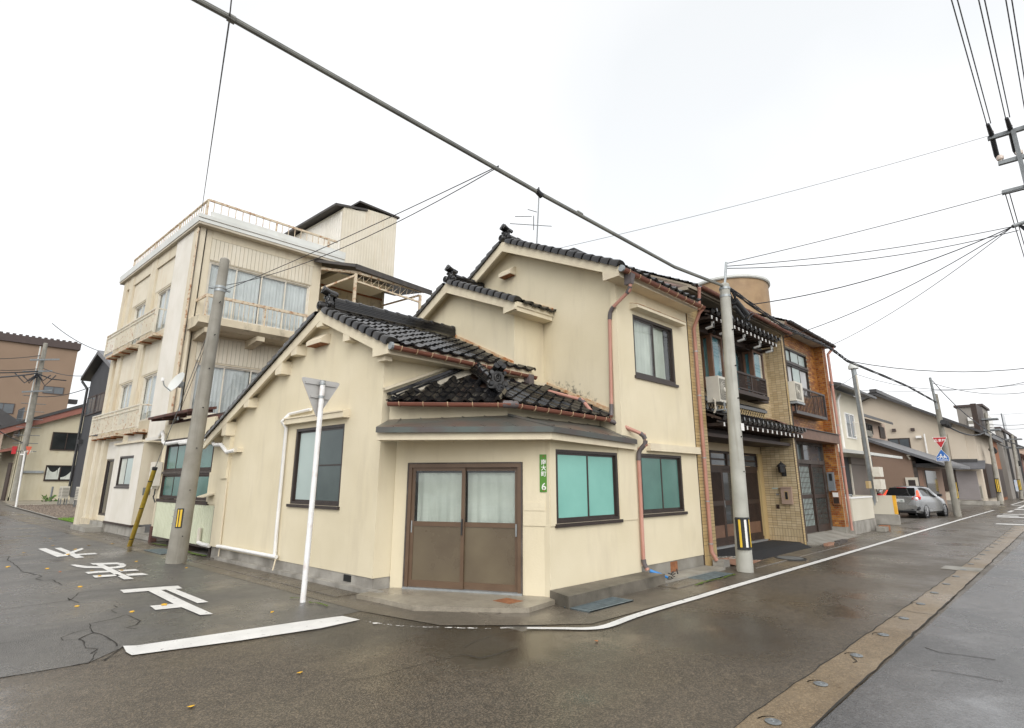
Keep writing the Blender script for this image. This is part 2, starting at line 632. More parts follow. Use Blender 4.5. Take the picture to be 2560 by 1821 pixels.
CREAM = (0.69, 0.615, 0.45)
M = dict(
    stucco=pm('cream_stucco', CREAM, (0.64, 0.565, 0.40), 1.1, 0.85, 0.12, 38, streak=(0.55, 0.5, (0.50, 0.43, 0.31), 3.0)),
    stucco_trim=pm('cream_trim', (0.70, 0.625, 0.46), (0.63, 0.55, 0.41), 3.0, 0.75, 0.2, 40, streak=(1.2, 0.28, (0.45, 0.37, 0.27), 5.0)),
    foundation=pm('foundation_concrete', (0.36, 0.34, 0.30), (0.22, 0.205, 0.18), 2.2, 0.8, 0.4, 40, streak=(1.0, 0.7, (0.12, 0.11, 0.085), 2.2)),
    kerbdark=pm('damp_kerb_concrete', (0.17, 0.15, 0.12), (0.07, 0.063, 0.048), 2.6, 0.55, 0.4, 45, streak=(1.5, 0.6, (0.035, 0.033, 0.024), 2.0)),
    concrete=pm('grey_concrete', (0.30, 0.285, 0.25), (0.20, 0.185, 0.155), 2.0, 0.62, 0.35, 50, rvar=0.2),
    wet_conc=asphalt('wet_concrete', (0.125, 0.105, 0.08), (0.075, 0.063, 0.048), 0.5, 0.9, 0.14, 0.42, (0.22, 0.19, 0.15), 0.30),
    porch_conc=asphalt('porch_concrete', (0.30, 0.27, 0.215), (0.19, 0.165, 0.125), 0.5, 0.8, 0.25, 0.6, (0.36, 0.31, 0.24), 0.35),
    moss=pm('moss', (0.075, 0.13, 0.012), (0.12, 0.17, 0.02), 30, 0.95, 0.9, 90),
    grass=pm('lawn_green', (0.13, 0.25, 0.035), (0.20, 0.33, 0.06), 12, 0.9, 0.5, 80),
    tile=pm('black_glazed_tile', (0.009, 0.009, 0.010), (0.024, 0.022, 0.020), 7, 0.13, 0.10, 24, rvar=0.07, spec=0.55, island=0.5),
    tile_rust=pm('rusty_flashing', (0.42, 0.15, 0.04), (0.60, 0.46, 0.29), 7, 0.8, 0.5, 60, contrast=(0.36, 0.56)),
    plaster=pm('old_roof_plaster', (0.46, 0.42, 0.34), (0.34, 0.31, 0.25), 9, 0.9, 0.4, 40),
    copper=pm('brown_gutter_pvc', (0.225, 0.088, 0.056), (0.185, 0.072, 0.048), 5, 0.42, spec=0.45),
    pinkpipe=pm('faded_downpipe', (0.46, 0.235, 0.18), (0.40, 0.19, 0.14), 3, 0.5),
    darkelbow=pm('dark_pipe_elbow', (0.085, 0.072, 0.070), (0.12, 0.10, 0.10), 8, 0.5),
    brass=pm('pale_gutter_clip', (0.60, 0.47, 0.30), (0.45, 0.30, 0.17), 20, 0.5),
    metalroof=pm('oxidised_metal_roof', (0.13, 0.092, 0.072), (0.085, 0.095, 0.085), 1.6, 0.36, 0.1, 25, streak=(1.0, 0.5, (0.055, 0.075, 0.065), 2.5), metal=0.1),
    metaledge=pm('oxidised_metal_edge', (0.075, 0.062, 0.056), (0.075, 0.095, 0.085), 2.0, 0.42, metal=0.15),
    bronze=pm('bronze_aluminium', (0.125, 0.078, 0.046), (0.105, 0.064, 0.038), 4, 0.38, spec=0.5),
    bronze_panel=pm('bronze_door_panel', (0.105, 0.080, 0.052), (0.15, 0.12, 0.075), 1.2, 0.30, rvar=0.06),
    darkframe=pm('dark_brown_frame', (0.026, 0.018, 0.015), (0.037, 0.026, 0.021), 6, 0.38),
    darkwood=pm('dark_wood', (0.026, 0.014, 0.009), (0.040, 0.021, 0.013), 5, 0.55, 0.2, 30, streak=(0.6, 0.5, (0.022, 0.013, 0.009), 9)),
    brownwood=pm('brown_wood', (0.16, 0.085, 0.050), (0.12, 0.060, 0.036), 5, 0.5, 0.15, 30),
    greywood=pm('weathered_wood', (0.10, 0.085, 0.075), (0.060, 0.047, 0.040), 4, 0.75, 0.35, 40, streak=(0.7, 0.5, (0.04, 0.03, 0.026), 9)),
    redwood=pm('rotten_red_wood', (0.11, 0.042, 0.030), (0.055, 0.028, 0.022), 5, 0.8, 0.5, 40),
    teal=pm('frosted_teal_pane', (0.23, 0.50, 0.43), (0.17, 0.40, 0.345), 0.9, 0.14, 0.06, 160, spec=0.5),
    teal_dk=pm('frosted_green_pane', (0.10, 0.21, 0.18), (0.07, 0.15, 0.13), 0.9, 0.12, 0.06, 160, spec=0.5),
    frost=pm('frosted_pale_pane', (0.42, 0.50, 0.47), (0.38, 0.455, 0.43), 1.5, 0.22),
    frost_dk=pm('frosted_dark_pane', (0.085, 0.11, 0.105), (0.065, 0.085, 0.085), 1.5, 0.2),
    blueglass=pm('blue_curtain_behind_glass', (0.12, 0.31, 0.36), (0.08, 0.22, 0.27), 2.5, 0.75),
    glass=glass('clear_glass'),
    darkglass=pm('dark_window_glass', (0.018, 0.020, 0.020), (0.03, 0.033, 0.034), 1.0, 0.05, spec=0.6),
    greyglass=pm('grey_window_glass', (0.10, 0.115, 0.125), (0.07, 0.08, 0.09), 1.0, 0.08, spec=0.6),
    curtain=pm('white_curtain', (0.56, 0.58, 0.52), (0.45, 0.47, 0.42), 2.0, 0.9),
    curtain2=pm('grey_white_curtain', (0.56, 0.565, 0.57), (0.47, 0.475, 0.48), 2.0, 0.9),
    inside=pm('painted_room_shade', (0.035, 0.036, 0.036), (0.025, 0.025, 0.025), 2, 0.9),  # near-black colour stands in for the darkness of unlit rooms
    white=pm('white_paint', (0.80, 0.79, 0.76), (0.72, 0.71, 0.68), 5, 0.45),
    white_rust=pm('white_paint_chipped', (0.82, 0.82, 0.81), (0.76, 0.75, 0.73), 6, 0.35, streak=(3.5, 0.75, (0.33, 0.13, 0.05), 9)),
    offwhite=pm('off_white_plastic', (0.66, 0.62, 0.53), (0.60, 0.55, 0.46), 6, 0.5),
    road_white=worn_paint('road_paint_white', (0.74, 0.73, 0.70), 0.615, 0.67),
    road_worn=worn_paint('road_paint_worn', (0.74, 0.72, 0.68), 0.43, 0.49),
    cladwhite=pm('white_metal_cladding', (0.66, 0.63, 0.57), (0.60, 0.57, 0.50), 1.3, 0.55, streak=(0.8, 0.25, (0.50, 0.42, 0.31), 5)),
    cladcream=pm('cream_metal_cladding', (0.64, 0.59, 0.485), (0.58, 0.53, 0.42), 1.1, 0.6, streak=(0.6, 0.40, (0.50, 0.36, 0.20), 4)),
    cladpale=pm('pale_green_cladding', (0.60, 0.62, 0.47), (0.52, 0.54, 0.40), 1.2, 0.55, streak=(0.7, 0.35, (0.35, 0.35, 0.22), 5)),
    cladgap=pm('cladding_joint', (0.20, 0.165, 0.115), (0.15, 0.12, 0.085), 5, 0.9),
    bldcream=pm('block_cream_paint', (0.645, 0.58, 0.45), (0.575, 0.51, 0.38), 1.2, 0.8, 0.25, 40, streak=(0.5, 0.55, (0.38, 0.27, 0.16), 3.2)),
    fascia=pm('pale_grey_fascia', (0.62, 0.63, 0.60), (0.55, 0.56, 0.53), 1.2, 0.5, streak=(1.5, 0.3, (0.42, 0.37, 0.29), 3)),
    slab=pm('stained_balcony_slab', (0.60, 0.53, 0.39), (0.50, 0.43, 0.31), 1.6, 0.8, 0.3, 30, streak=(2.0, 0.75, (0.16, 0.14, 0.10), 4)),
    railrust=pm('rusty_cream_rail', (0.58, 0.49, 0.36), (0.33, 0.16, 0.075), 9, 0.75, 0.4, 60, contrast=(0.50, 0.68)),
    railpale=pm('pale_rusty_rail', (0.62, 0.58, 0.48), (0.38, 0.20, 0.10), 9, 0.7, 0.2, 60, contrast=(0.55, 0.72)),
    rust=pm('bare_rust', (0.30, 0.125, 0.05), (0.20, 0.075, 0.03), 14, 0.85, 0.4, 80),
    corrugated=pm('dark_corrugated_sheet', (0.030, 0.027, 0.025), (0.055, 0.045, 0.038), 4, 0.5),
    tilebuff=pm('buff_wall_tile', (0.50, 0.375, 0.185), (0.40, 0.285, 0.13), 5.5, 0.38, spec=0.5, contrast=(0.1, 0.9), island=0.7),
    tilebuff2=pm('pale_buff_wall_tile', (0.55, 0.45, 0.29), (0.42, 0.325, 0.19), 5.5, 0.42, contrast=(0.1, 0.9), island=0.7),
    grout=pm('dark_grout', (0.075, 0.055, 0.04), (0.055, 0.04, 0.03), 8, 0.9),
    brick=pm('orange_brick', (0.46, 0.205, 0.045), (0.22, 0.065, 0.018), 5.2, 0.45, 0.2, 60, contrast=(0.15, 0.9), island=0.8),
    brick2=pm('rust_brick', (0.25, 0.070, 0.020), (0.36, 0.13, 0.03), 5.2, 0.45, 0.2, 60, contrast=(0.15, 0.9), island=0.8),
    mortar=pm('pale_mortar', (0.42, 0.32, 0.22), (0.33, 0.24, 0.15), 8, 0.9),
    soffit=pm('grey_brown_soffit', (0.33, 0.28, 0.21), (0.26, 0.215, 0.16), 3, 0.8),
    soffitw=pm('pale_soffit', (0.50, 0.45, 0.36), (0.43, 0.38, 0.30), 3, 0.8),
    acwhite=pm('ac_casing', (0.62, 0.59, 0.51), (0.56, 0.53, 0.45), 4, 0.45),
    acgrille=pm('ac_grille', (0.24, 0.225, 0.19), (0.19, 0.18, 0.15), 20, 0.6),
    galv=pm('galvanised_steel', (0.36, 0.385, 0.39), (0.29, 0.31, 0.315), 8, 0.42, metal=0.5),
    steel=pm('grey_steel', (0.22, 0.235, 0.24), (0.17, 0.18, 0.185), 8, 0.45, metal=0.4),
    signback=pm('aluminium_sign_back', (0.46, 0.45, 0.43), (0.40, 0.39, 0.37), 2, 0.42, metal=0.35),
    polec=pm('pole_concrete', (0.29, 0.275, 0.235), (0.22, 0.205, 0.17), 2.5, 0.75, 0.35, 40, streak=(0.45, 0.6, (0.10, 0.09, 0.07), 7)),
    polepale=pm('pale_pole_concrete', (0.43, 0.425, 0.38), (0.34, 0.335, 0.295), 2.5, 0.75, 0.3, 40, streak=(0.4, 0.5, (0.16, 0.14, 0.10), 8)),
    yellow=pm('yellow_paint', (0.70, 0.47, 0.03), (0.62, 0.40, 0.03), 5, 0.5),
    yellow_old=pm('old_yellow_guard', (0.35, 0.245, 0.02), (0.26, 0.17, 0.02), 4, 0.6, streak=(0.8, 0.6, (0.09, 0.065, 0.015), 9)),
    orange=pm('orange_corner_paint', (0.80, 0.42, 0.03), None, 5, 0.5),
    black=pm('black_rubber', (0.014, 0.014, 0.015), (0.022, 0.022, 0.023), 20, 0.55),
    cable=pm('black_cable', (0.030, 0.031, 0.036), (0.022, 0.023, 0.028), 4, 0.5),
    cablegrey=pm('grey_green_cable', (0.19, 0.19, 0.165), (0.12, 0.12, 0.11), 3, 0.5),
    porcelain=pm('white_porcelain', (0.70, 0.66, 0.60), (0.55, 0.36, 0.27), 14, 0.25),
    green=pm('green_plate', (0.075, 0.23, 0.020), (0.065, 0.205, 0.018), 5, 0.35),
    red=pm('red_sign', (0.48, 0.018, 0.025), (0.43, 0.016, 0.022), 4, 0.35),
    redfade=pm('faded_red_sign', (0.60, 0.115, 0.055), (0.55, 0.10, 0.05), 4, 0.5),
    blue=pm('blue_sign', (0.022, 0.14, 0.45), (0.02, 0.12, 0.40), 4, 0.35),
    mat_black=pm('black_entrance_mat', (0.012, 0.012, 0.013), (0.018, 0.018, 0.019), 60, 0.85, 0.5, 250),
    mat_pat=pm('patterned_mat_edge', (0.36, 0.34, 0.29), (0.035, 0.033, 0.030), 22, 0.9, contrast=(0.47, 0.53)),
    terracotta=pm('terracotta_paving', (0.36, 0.20, 0.13), (0.28, 0.15, 0.10), 4, 0.5),
    grating=pm('galvanised_grating', (0.20, 0.245, 0.255), (0.14, 0.17, 0.18), 10, 0.45, metal=0.3),
    drain=pm('drain_hole', (0.010, 0.010, 0.009), None, 5, 0.8),
    leaf=pm('yellow_leaf', (0.70, 0.42, 0.03), (0.62, 0.33, 0.02), 30, 0.6),
    leafr=pm('rust_leaf', (0.45, 0.13, 0.02), None, 30, 0.6),
    blueplastic=pm('blue_plastic', (0.02, 0.19, 0.50), None, 5, 0.4),
    darkgrey=pm('charcoal_siding', (0.042, 0.043, 0.048), (0.033, 0.034, 0.038), 1.5, 0.65),
    brownbld=pm('brown_tower_wall', (0.25, 0.175, 0.12), (0.225, 0.155, 0.105), 0.35, 0.8),
    browntrim=pm('dark_brown_trim', (0.060, 0.040, 0.035), None, 2, 0.6),
    yelclad=pm('yellow_cream_cladding', (0.57, 0.52, 0.385), (0.51, 0.46, 0.33), 0.6, 0.65, streak=(0.5, 0.45, (0.40, 0.33, 0.18), 1.5)),
    redtrim=pm('red_brown_trim', (0.27, 0.105, 0.075), None, 2, 0.6),
    farcream=pm('far_cream_wall', (0.56, 0.49, 0.395), (0.51, 0.44, 0.35), 0.5, 0.85),
    farcream2=pm('far_pale_wall', (0.60, 0.56, 0.46), (0.55, 0.51, 0.41), 0.6, 0.8),
    farbrown=pm('far_mauve_brown_wall', (0.30, 0.205, 0.155), (0.27, 0.185, 0.135), 0.6, 0.85),
    farpink=pm('far_pinkish_wall', (0.46, 0.35, 0.275), (0.42, 0.32, 0.25), 0.6, 0.85),
    fargrey=pm('far_grey_wall', (0.255, 0.235, 0.21), (0.225, 0.205, 0.18), 0.6, 0.8),
    farroof=pm('far_dark_roof', (0.055, 0.052, 0.052), (0.04, 0.038, 0.038), 2, 0.4),
    farmetal=pm('far_grey_roof', (0.13, 0.13, 0.14), (0.10, 0.10, 0.105), 2, 0.4),
    shutter=pm('grey_roller_shutter', (0.27, 0.245, 0.24), (0.245, 0.22, 0.215), 1, 0.5),
    shutterbr=pm('brown_roller_shutter', (0.20, 0.165, 0.14), (0.175, 0.145, 0.12), 1, 0.5),
    redclad=pm('red_brown_cladding', (0.18, 0.045, 0.03), (0.14, 0.04, 0.03), 0.6, 0.7),
    rustbrick=pm('far_orange_brick', (0.30, 0.115, 0.045), (0.25, 0.09, 0.035), 3, 0.7),
    doorwood=pm('orange_wood_door', (0.34, 0.155, 0.07), (0.28, 0.12, 0.055), 3, 0.5),
    silver=pm('silver_car_paint', (0.43, 0.44, 0.45), (0.41, 0.42, 0.43), 1, 0.24, metal=0.75, coat=0.6),
    carglass=pm('car_glass', (0.012, 0.013, 0.014), None, 1, 0.04, spec=0.7),
    carblack=pm('car_black_trim', (0.012, 0.012, 0.013), None, 1, 0.5),
    taillight=pm('tail_light', (0.55, 0.02, 0.02), (0.42, 0.012, 0.015), 9, 0.15),
    lamplit=pm('lit_tail_light', (0.80, 0.10, 0.05), None, 5, 0.2, emit=((1.0, 0.10, 0.04), 0.5)),
    chrome=pm('polished_metal', (0.60, 0.60, 0.59), None, 4, 0.12, metal=0.9),
    tyre=pm('tyre_rubber', (0.014, 0.014, 0.014), None, 8, 0.75),
    rim=pm('wheel_rim', (0.42, 0.42, 0.43), None, 8, 0.3, metal=0.6),
    plate=pm('number_plate', (0.72, 0.74, 0.71), None, 8, 0.5),
    platedk=pm('plate_ink', (0.03, 0.09, 0.05), None, 8, 0.5),
    pink=pm('pink_petals', (0.62, 0.14, 0.25), (0.70, 0.25, 0.32), 30, 0.7),
    leafg=pm('plant_leaves', (0.07, 0.14, 0.03), (0.12, 0.20, 0.05), 30, 0.7),
    gravel=pm('gravel_stone', (0.21, 0.165, 0.125), (0.12, 0.095, 0.075), 12, 0.7, contrast=(0.4, 0.6)),
    tank=pm('tan_tank_panel', (0.34, 0.225, 0.12), (0.275, 0.175, 0.09), 2.2, 0.6, streak=(1.5, 0.4, (0.22, 0.15, 0.09), 1.5)),
    mauve=pm('mauve_fascia', (0.33, 0.225, 0.20), (0.29, 0.195, 0.175), 2, 0.7),
    greytoken=pm('meter_grey', (0.20, 0.22, 0.235), None, 5, 0.5),
    postbox=pm('postbox_beige', (0.38, 0.275, 0.215), (0.34, 0.245, 0.19), 5, 0.5),
    cream_pipe=pm('painted_conduit', (0.66, 0.58, 0.43), (0.60, 0.52, 0.385), 6, 0.6),
    poster=pm('poster_white', (0.70, 0.70, 0.70), (0.45, 0.55, 0.68), 3, 0.6),
    stainblack=pm('mildew_black', (0.045, 0.045, 0.04), None, 5, 0.9),
)
M['asph_main'] = asphalt('main_road_asphalt', (0.044, 0.036, 0.026), (0.078, 0.064, 0.047), 0.5, 0.30, 0.18, 0.54, (0.23, 0.18, 0.125), 0.52,
                          [(4.35, 5.2, 1.0, (.035, .024, .012)), (4.0, 4.55, .8, (.036, .026, .014)), (3.2, 6.0, .9, (.05, .042, .032)), (6.2, 3.3, 1.2, (.05, .043, .035))])
M['asph_side'] = asphalt('side_road_asphalt', (0.062, 0.060, 0.057), (0.092, 0.088, 0.083), 0.5, 0.25, 0.17, 0.44, (0.20, 0.187, 0.17), 0.42)
M['asph_far'] = asphalt('far_lane_asphalt', (0.066, 0.066, 0.067), (0.092, 0.092, 0.093), 0.5, 0.3, 0.12, 0.36, (0.21, 0.205, 0.20), 0.36)
M['strip'] = asphalt('snow_melting_strip', (0.135, 0.096, 0.056), (0.185, 0.138, 0.086), 0.5, 0.9, 0.24, 0.5, (0.33, 0.25, 0.155), 0.6)
M['ground'] = asphalt('yard_ground', (0.10, 0.09, 0.075), (0.14, 0.125, 0.105), 0.4, 0.2, 0.3, 0.6, (0.22, 0.20, 0.17), 0.3)
M['crack'] = pm('crack_dark', (0.018, 0.016, 0.013), (0.03, 0.026, 0.02), 6, 0.8)
M['patch'] = asphalt('road_patch', (0.11, 0.088, 0.068), (0.16, 0.13, 0.10), 0.5, 0.9, 0.25, 0.5, (0.33, 0.27, 0.20), 0.6)


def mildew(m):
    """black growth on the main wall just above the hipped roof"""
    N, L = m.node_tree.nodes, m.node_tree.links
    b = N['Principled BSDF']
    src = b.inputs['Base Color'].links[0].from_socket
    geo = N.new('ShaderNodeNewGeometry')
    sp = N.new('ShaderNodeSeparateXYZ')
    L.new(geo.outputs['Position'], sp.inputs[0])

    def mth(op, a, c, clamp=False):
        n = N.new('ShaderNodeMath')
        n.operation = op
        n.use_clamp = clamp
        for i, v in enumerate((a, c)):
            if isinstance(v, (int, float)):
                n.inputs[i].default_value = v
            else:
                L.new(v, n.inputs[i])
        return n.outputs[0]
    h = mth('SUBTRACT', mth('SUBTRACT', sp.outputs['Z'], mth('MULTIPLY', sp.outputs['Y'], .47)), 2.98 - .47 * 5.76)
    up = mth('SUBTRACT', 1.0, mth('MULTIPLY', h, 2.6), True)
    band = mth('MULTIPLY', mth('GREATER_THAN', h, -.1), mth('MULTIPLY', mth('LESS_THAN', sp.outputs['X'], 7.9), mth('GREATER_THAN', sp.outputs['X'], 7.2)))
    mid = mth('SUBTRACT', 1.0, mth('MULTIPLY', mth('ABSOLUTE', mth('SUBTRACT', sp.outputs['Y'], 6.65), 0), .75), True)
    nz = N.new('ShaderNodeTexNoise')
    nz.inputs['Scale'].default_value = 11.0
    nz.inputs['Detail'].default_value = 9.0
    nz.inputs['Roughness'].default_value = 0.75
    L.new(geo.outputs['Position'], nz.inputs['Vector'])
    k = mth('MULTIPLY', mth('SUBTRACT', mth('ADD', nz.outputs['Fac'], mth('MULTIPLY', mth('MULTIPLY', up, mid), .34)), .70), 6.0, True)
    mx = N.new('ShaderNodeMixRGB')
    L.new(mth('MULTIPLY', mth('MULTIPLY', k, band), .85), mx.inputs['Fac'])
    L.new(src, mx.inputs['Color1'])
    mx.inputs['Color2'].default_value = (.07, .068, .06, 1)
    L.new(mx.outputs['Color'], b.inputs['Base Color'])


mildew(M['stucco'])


def curtain(mb, a0, a1, n, z0, z1, folds=0.11, amp=0.018, seed=0):
    """a hanging curtain with uneven folds"""
    rnd = random.Random(seed)
    k = max(6, int((a1 - a0) / folds * 4))
    ph = [rnd.uniform(0, 6.28) for _ in range(3)]
    P = []
    for i in range(k + 1):
        a = a0 + (a1 - a0) * i / k
        for j in range(4):
            t = j / 3
            d = amp * (0.35 + 0.65 * t) * (sin(2 * pi * (a - a0) / folds + ph[0] + 0.9 * sin((a - a0) * 7 + ph[1])) + 0.6 * sin(2 * pi * (a - a0) / (folds * 2.3) + ph[2]))
            P.append((a, n + d, z1 + (z0 - z1) * t))
    fs = [(i * 4 + j, i * 4 + j + 1, (i + 1) * 4 + j + 1, (i + 1) * 4 + j) for i in range(k) for j in range(3)]
    mb.add(P, fs)
    return mb


def window(T, parent, a0, a1, z0, z1, frame, panes, n=-0.02, fw=0.045, dep=0.07, sill=None, mull=True, name='window',
           cur=None, bars=(), back=0.35, splits=2):
    """a sliding window set into its opening: frame > sashes, panes, sill, curtain"""
    m = MB(T)
    n0, n1 = n - dep, n
    m.box(a0, a0 + fw, n0, n1, z0, z1).box(a1 - fw, a1, n0, n1, z0, z1)
    m.box(a0 + fw, a1 - fw, n0, n1, z1 - fw, z1).box(a0 + fw, a1 - fw, n0, n1, z0, z0 + fw)
    w = m.build(name, frame, parent)
    W = (a1 - a0 - 2 * fw) / splits
    for i in range(splits):
        l, r = a0 + fw + W * i, a0 + fw + W * (i + 1)
        off = -0.018 if i % 2 == 0 else -0.042
        if splits > 1:
            l -= 0.018 if i else 0
            r += 0.018 if i < splits - 1 else 0
        s = 0.034
        q = MB(T)
        q.box(l, l + s, n + off - 0.02, n + off, z0 + fw, z1 - fw).box(r - s, r, n + off - 0.02, n + off, z0 + fw, z1 - fw)
        q.box(l + s, r - s, n + off - 0.02, n + off, z1 - fw - s, z1 - fw).box(l + s, r - s, n + off - 0.02, n + off, z0 + fw, z0 + fw + s)
        for (bi, bz) in bars:
            if bi == i:
                q.box(l + s, r - s, n + off - 0.018, n + off - 0.002, bz - 0.012, bz + 0.012)
        q.build('sash', frame, w)
        q = MB(T)
        q.box(l + s, r - s, n + off - 0.014, n + off - 0.008, z0 + fw + s, z1 - fw - s)
        q.build('pane', panes[i % len(panes)], w)
    if cur is not None:
        mat, spans = cur
        for k, (c0, c1) in enumerate(spans):
            curtain(MB(T), c0, c1, n - 0.105, z0 + 0.02, z1 - 0.03, seed=int(a0 * 10 + k)).build('curtain', mat, w, True, 180)
        bk = MB(T)
        b0, b1, c0, c1, e0, e1 = a0 - .02, a1 + .02, z0 - .02, z1 + .02, n - back, n - dep
        bk.add([(b0, e0, c0), (b1, e0, c0), (b1, e0, c1), (b0, e0, c1), (b0, e1, c0), (b1, e1, c0), (b1, e1, c1), (b0, e1, c1)],
               [(0, 1, 2, 3), (0, 4, 5, 1), (1, 5, 6, 2), (2, 6, 7, 3), (3, 7, 4, 0)])
        bk.build('room_shade_box', M['inside'], w)  # backing box whose dark colour paints the room's shade
    if sill:
        MB(T).box(a0 - 0.03, a1 + 0.04, n - 0.02, n + sill, z0 - 0.055, z0 - 0.003).build('sill', frame, w)
    return w


# ---------------------------------------------------------------- ground, roads, markings
struct(MB(ID).sheet([(-900, -900), (900, -900), (900, 900), (-900, 900)], -0.012).build('ground', M['ground']))
struct(MB().sheet([(-60, -1.7), (420, -1.7), (420, 4.75), (5.2, 4.75), (5.2, 7.2), (2.6, 6.6), (2.023,7.130), (1.660,6.759), (1.055,6.789), (-60, 9.0)], -0.006).build('main_road', M['asph_main']))
struct(MB().sheet([(1.055,6.789), (1.660,6.759), (2.023,7.130), (2.7, 6.62), (4.6, 6.9), (4.6, 200), (-1.8, 200), (-1.8, 9.0)], -0.002).build('side_road', M['asph_side']))
struct(MB().sheet([(-60, -1.7), (420, -1.7), (420, 1.60), (-60, 1.60)], -0.002).build('far_lane', M['asph_far']))

# snow-melting strip with its nozzle caps
ms = MB()
edgeL, edgeR = [], []
rnd = random.Random(3)
us = [-6 + 0.22 * i for i in range(164)]
for u in us:
    edgeL.append((u, 1.995 + 0.004 * (u - 7) + rnd.uniform(-.013, .013) if u < 14 else 2.03 + 0.016 * (u - 14) + rnd.uniform(-.013, .013)))
    edgeR.append((u, 1.61 + 0.010 * (u - 5) + rnd.uniform(-.011, .011)))
n_ = len(us)
ms.add([(a[0], a[1], 0.002) for a in edgeL] + [(a[0], a[1], 0.002) for a in edgeR], [(i, i + 1, n_ + i + 1, n_ + i) for i in range(n_ - 1)])
strip = struct(ms.build('snow_melting_strip', M['strip']))
MB().ribbon(edgeL, [rnd.uniform(.004, .015) for _ in us], 0.005).build('edge_crack', M['crack'], strip)
MB().ribbon(edgeR, [rnd.uniform(.004, .022) for _ in us], 0.005).build('edge_crack', M['crack'], strip)
caps = [(4.507, 1.824), (5.559, 1.836), (6.654, 1.85), (7.713, 1.857), (8.782, 1.872), (9.942, 1.898), (11.05, 1.916), (12.103, 1.917)] + [(12.103 + 1.08 * i, 1.917 + 0.017 * i) for i in range(1, 16)]
mc = MB(ID)
mc.lathe([(0.052, 0), (0.056, 0.004), (0.056, 0.008), (0.046, 0.012), (0.030, 0.012), (0.028, 0.009), (0.012, 0.009), (0.010, 0.013)], 18)
scatter(mc, 'nozzle_cap', M['steel'], strip, [F((c[0], c[1], 0.003)) for c in caps], True)
for c in caps[:6]:
    for s0 in (0.3, 0.9):
        mk = MB()
        pts = [(c[0] + 0.10 * cos(t) * 1.1, c[1] + 0.10 * sin(t)) for t in [s0 + 0.25 * i for i in range(rnd.choice((4, 6)))]]
        mk.ribbon(pts, 0.010, 0.0055)
        mk.build('cap_crack', M['crack'], strip)
struct(MB().box(14.15, 14.72, 1.70, 2.30, 0.0, 0.008).build('strip_slab', M['concrete']))
for line in ([(9.321,1.983),(9.270,1.845),(9.285,1.645)], [(6.585,1.873),(6.460,1.799),(6.385,1.810)]):
    MB().ribbon(line, 0.012, 0.006).build('strip_crack', M['crack'], strip)

# painted lines
def smooth_pts(P, k):
    out = []
    for i in range(len(P) - 1):
        a, b, c, d = P[max(0, i - 1)], P[i], P[i + 1], P[min(len(P) - 1, i + 2)]
        for j in range(k):
            t = j / k
            out.append(tuple(.5 * (2 * b[n] + (c[n] - a[n]) * t + (2 * a[n] - 5 * b[n] + 4 * c[n] - d[n]) * t * t + (3 * b[n] - a[n] - 3 * c[n] + d[n]) * t ** 3) for n in range(2)))
    return out + [tuple(P[-1][:2])]


PAINT = 0.006
ml = MB()
ml.sheet([(2.026,7.143),(2.127,7.063),(2.733,6.988),(3.734,6.867),(4.226,6.783),(4.263,6.457),(3.737,6.410),(2.870,6.529),(1.990,6.721),(1.985,6.877)], PAINT)
struct(ml.build('stop_line', M['road_white']))
edge_pts = smooth_pts([(5.318,4.785),(5.567,4.506),(5.779,4.276),(6.034,4.201),(6.597,4.247),(7.337,4.266),(8.388,4.259)], 5)
ml = MB()
ml.ribbon(edge_pts, [min(.12, .07 + .004 * i) for i in range(len(edge_pts))], PAINT)
struct(ml.build('edge_line', M['road_white']))
e0 = edge_pts[-1]
ml = MB().ribbon([e0, (9, 4.27), (14, 4.27), (22, 4.29), (32, 4.30), (45.5, 4.28)], 0.125, PAINT)
struct(ml.build('edge_line', M['road_white']))
ml = MB()
ml.ribbon([(4.236,6.339),(4.296,6.143),(4.438,5.802),(4.678,5.490),(4.987,5.107),(5.172,4.947),(5.318,4.774)], [.08, .06, .045, .04, .05, .035, .05], PAINT)
struct(ml.build('worn_edge_line', M['road_worn']))
struct(MB().ribbon([(57, 4.3), (200, 4.3)], 0.13, PAINT).build('edge_line', M['road_white']))
for (a, b, c, d) in ((30.5, 31.0, -1.0, 2.9), (36.6, 37.2, 2.4, 3.4), (37.9, 38.6, 2.7, 3.5), (40.0, 40.5, 2.3, 3.45), (47.4, 48.4, 1.9, 3.5), (56.0, 56.7, 3.2, 4.2), (43, 45.5, 3.35, 3.5), (50, 56, 3.4, 3.55)):
    struct(MB().box(a, b, c, d, 0.001, PAINT).build('crossing_mark', M['road_white']))

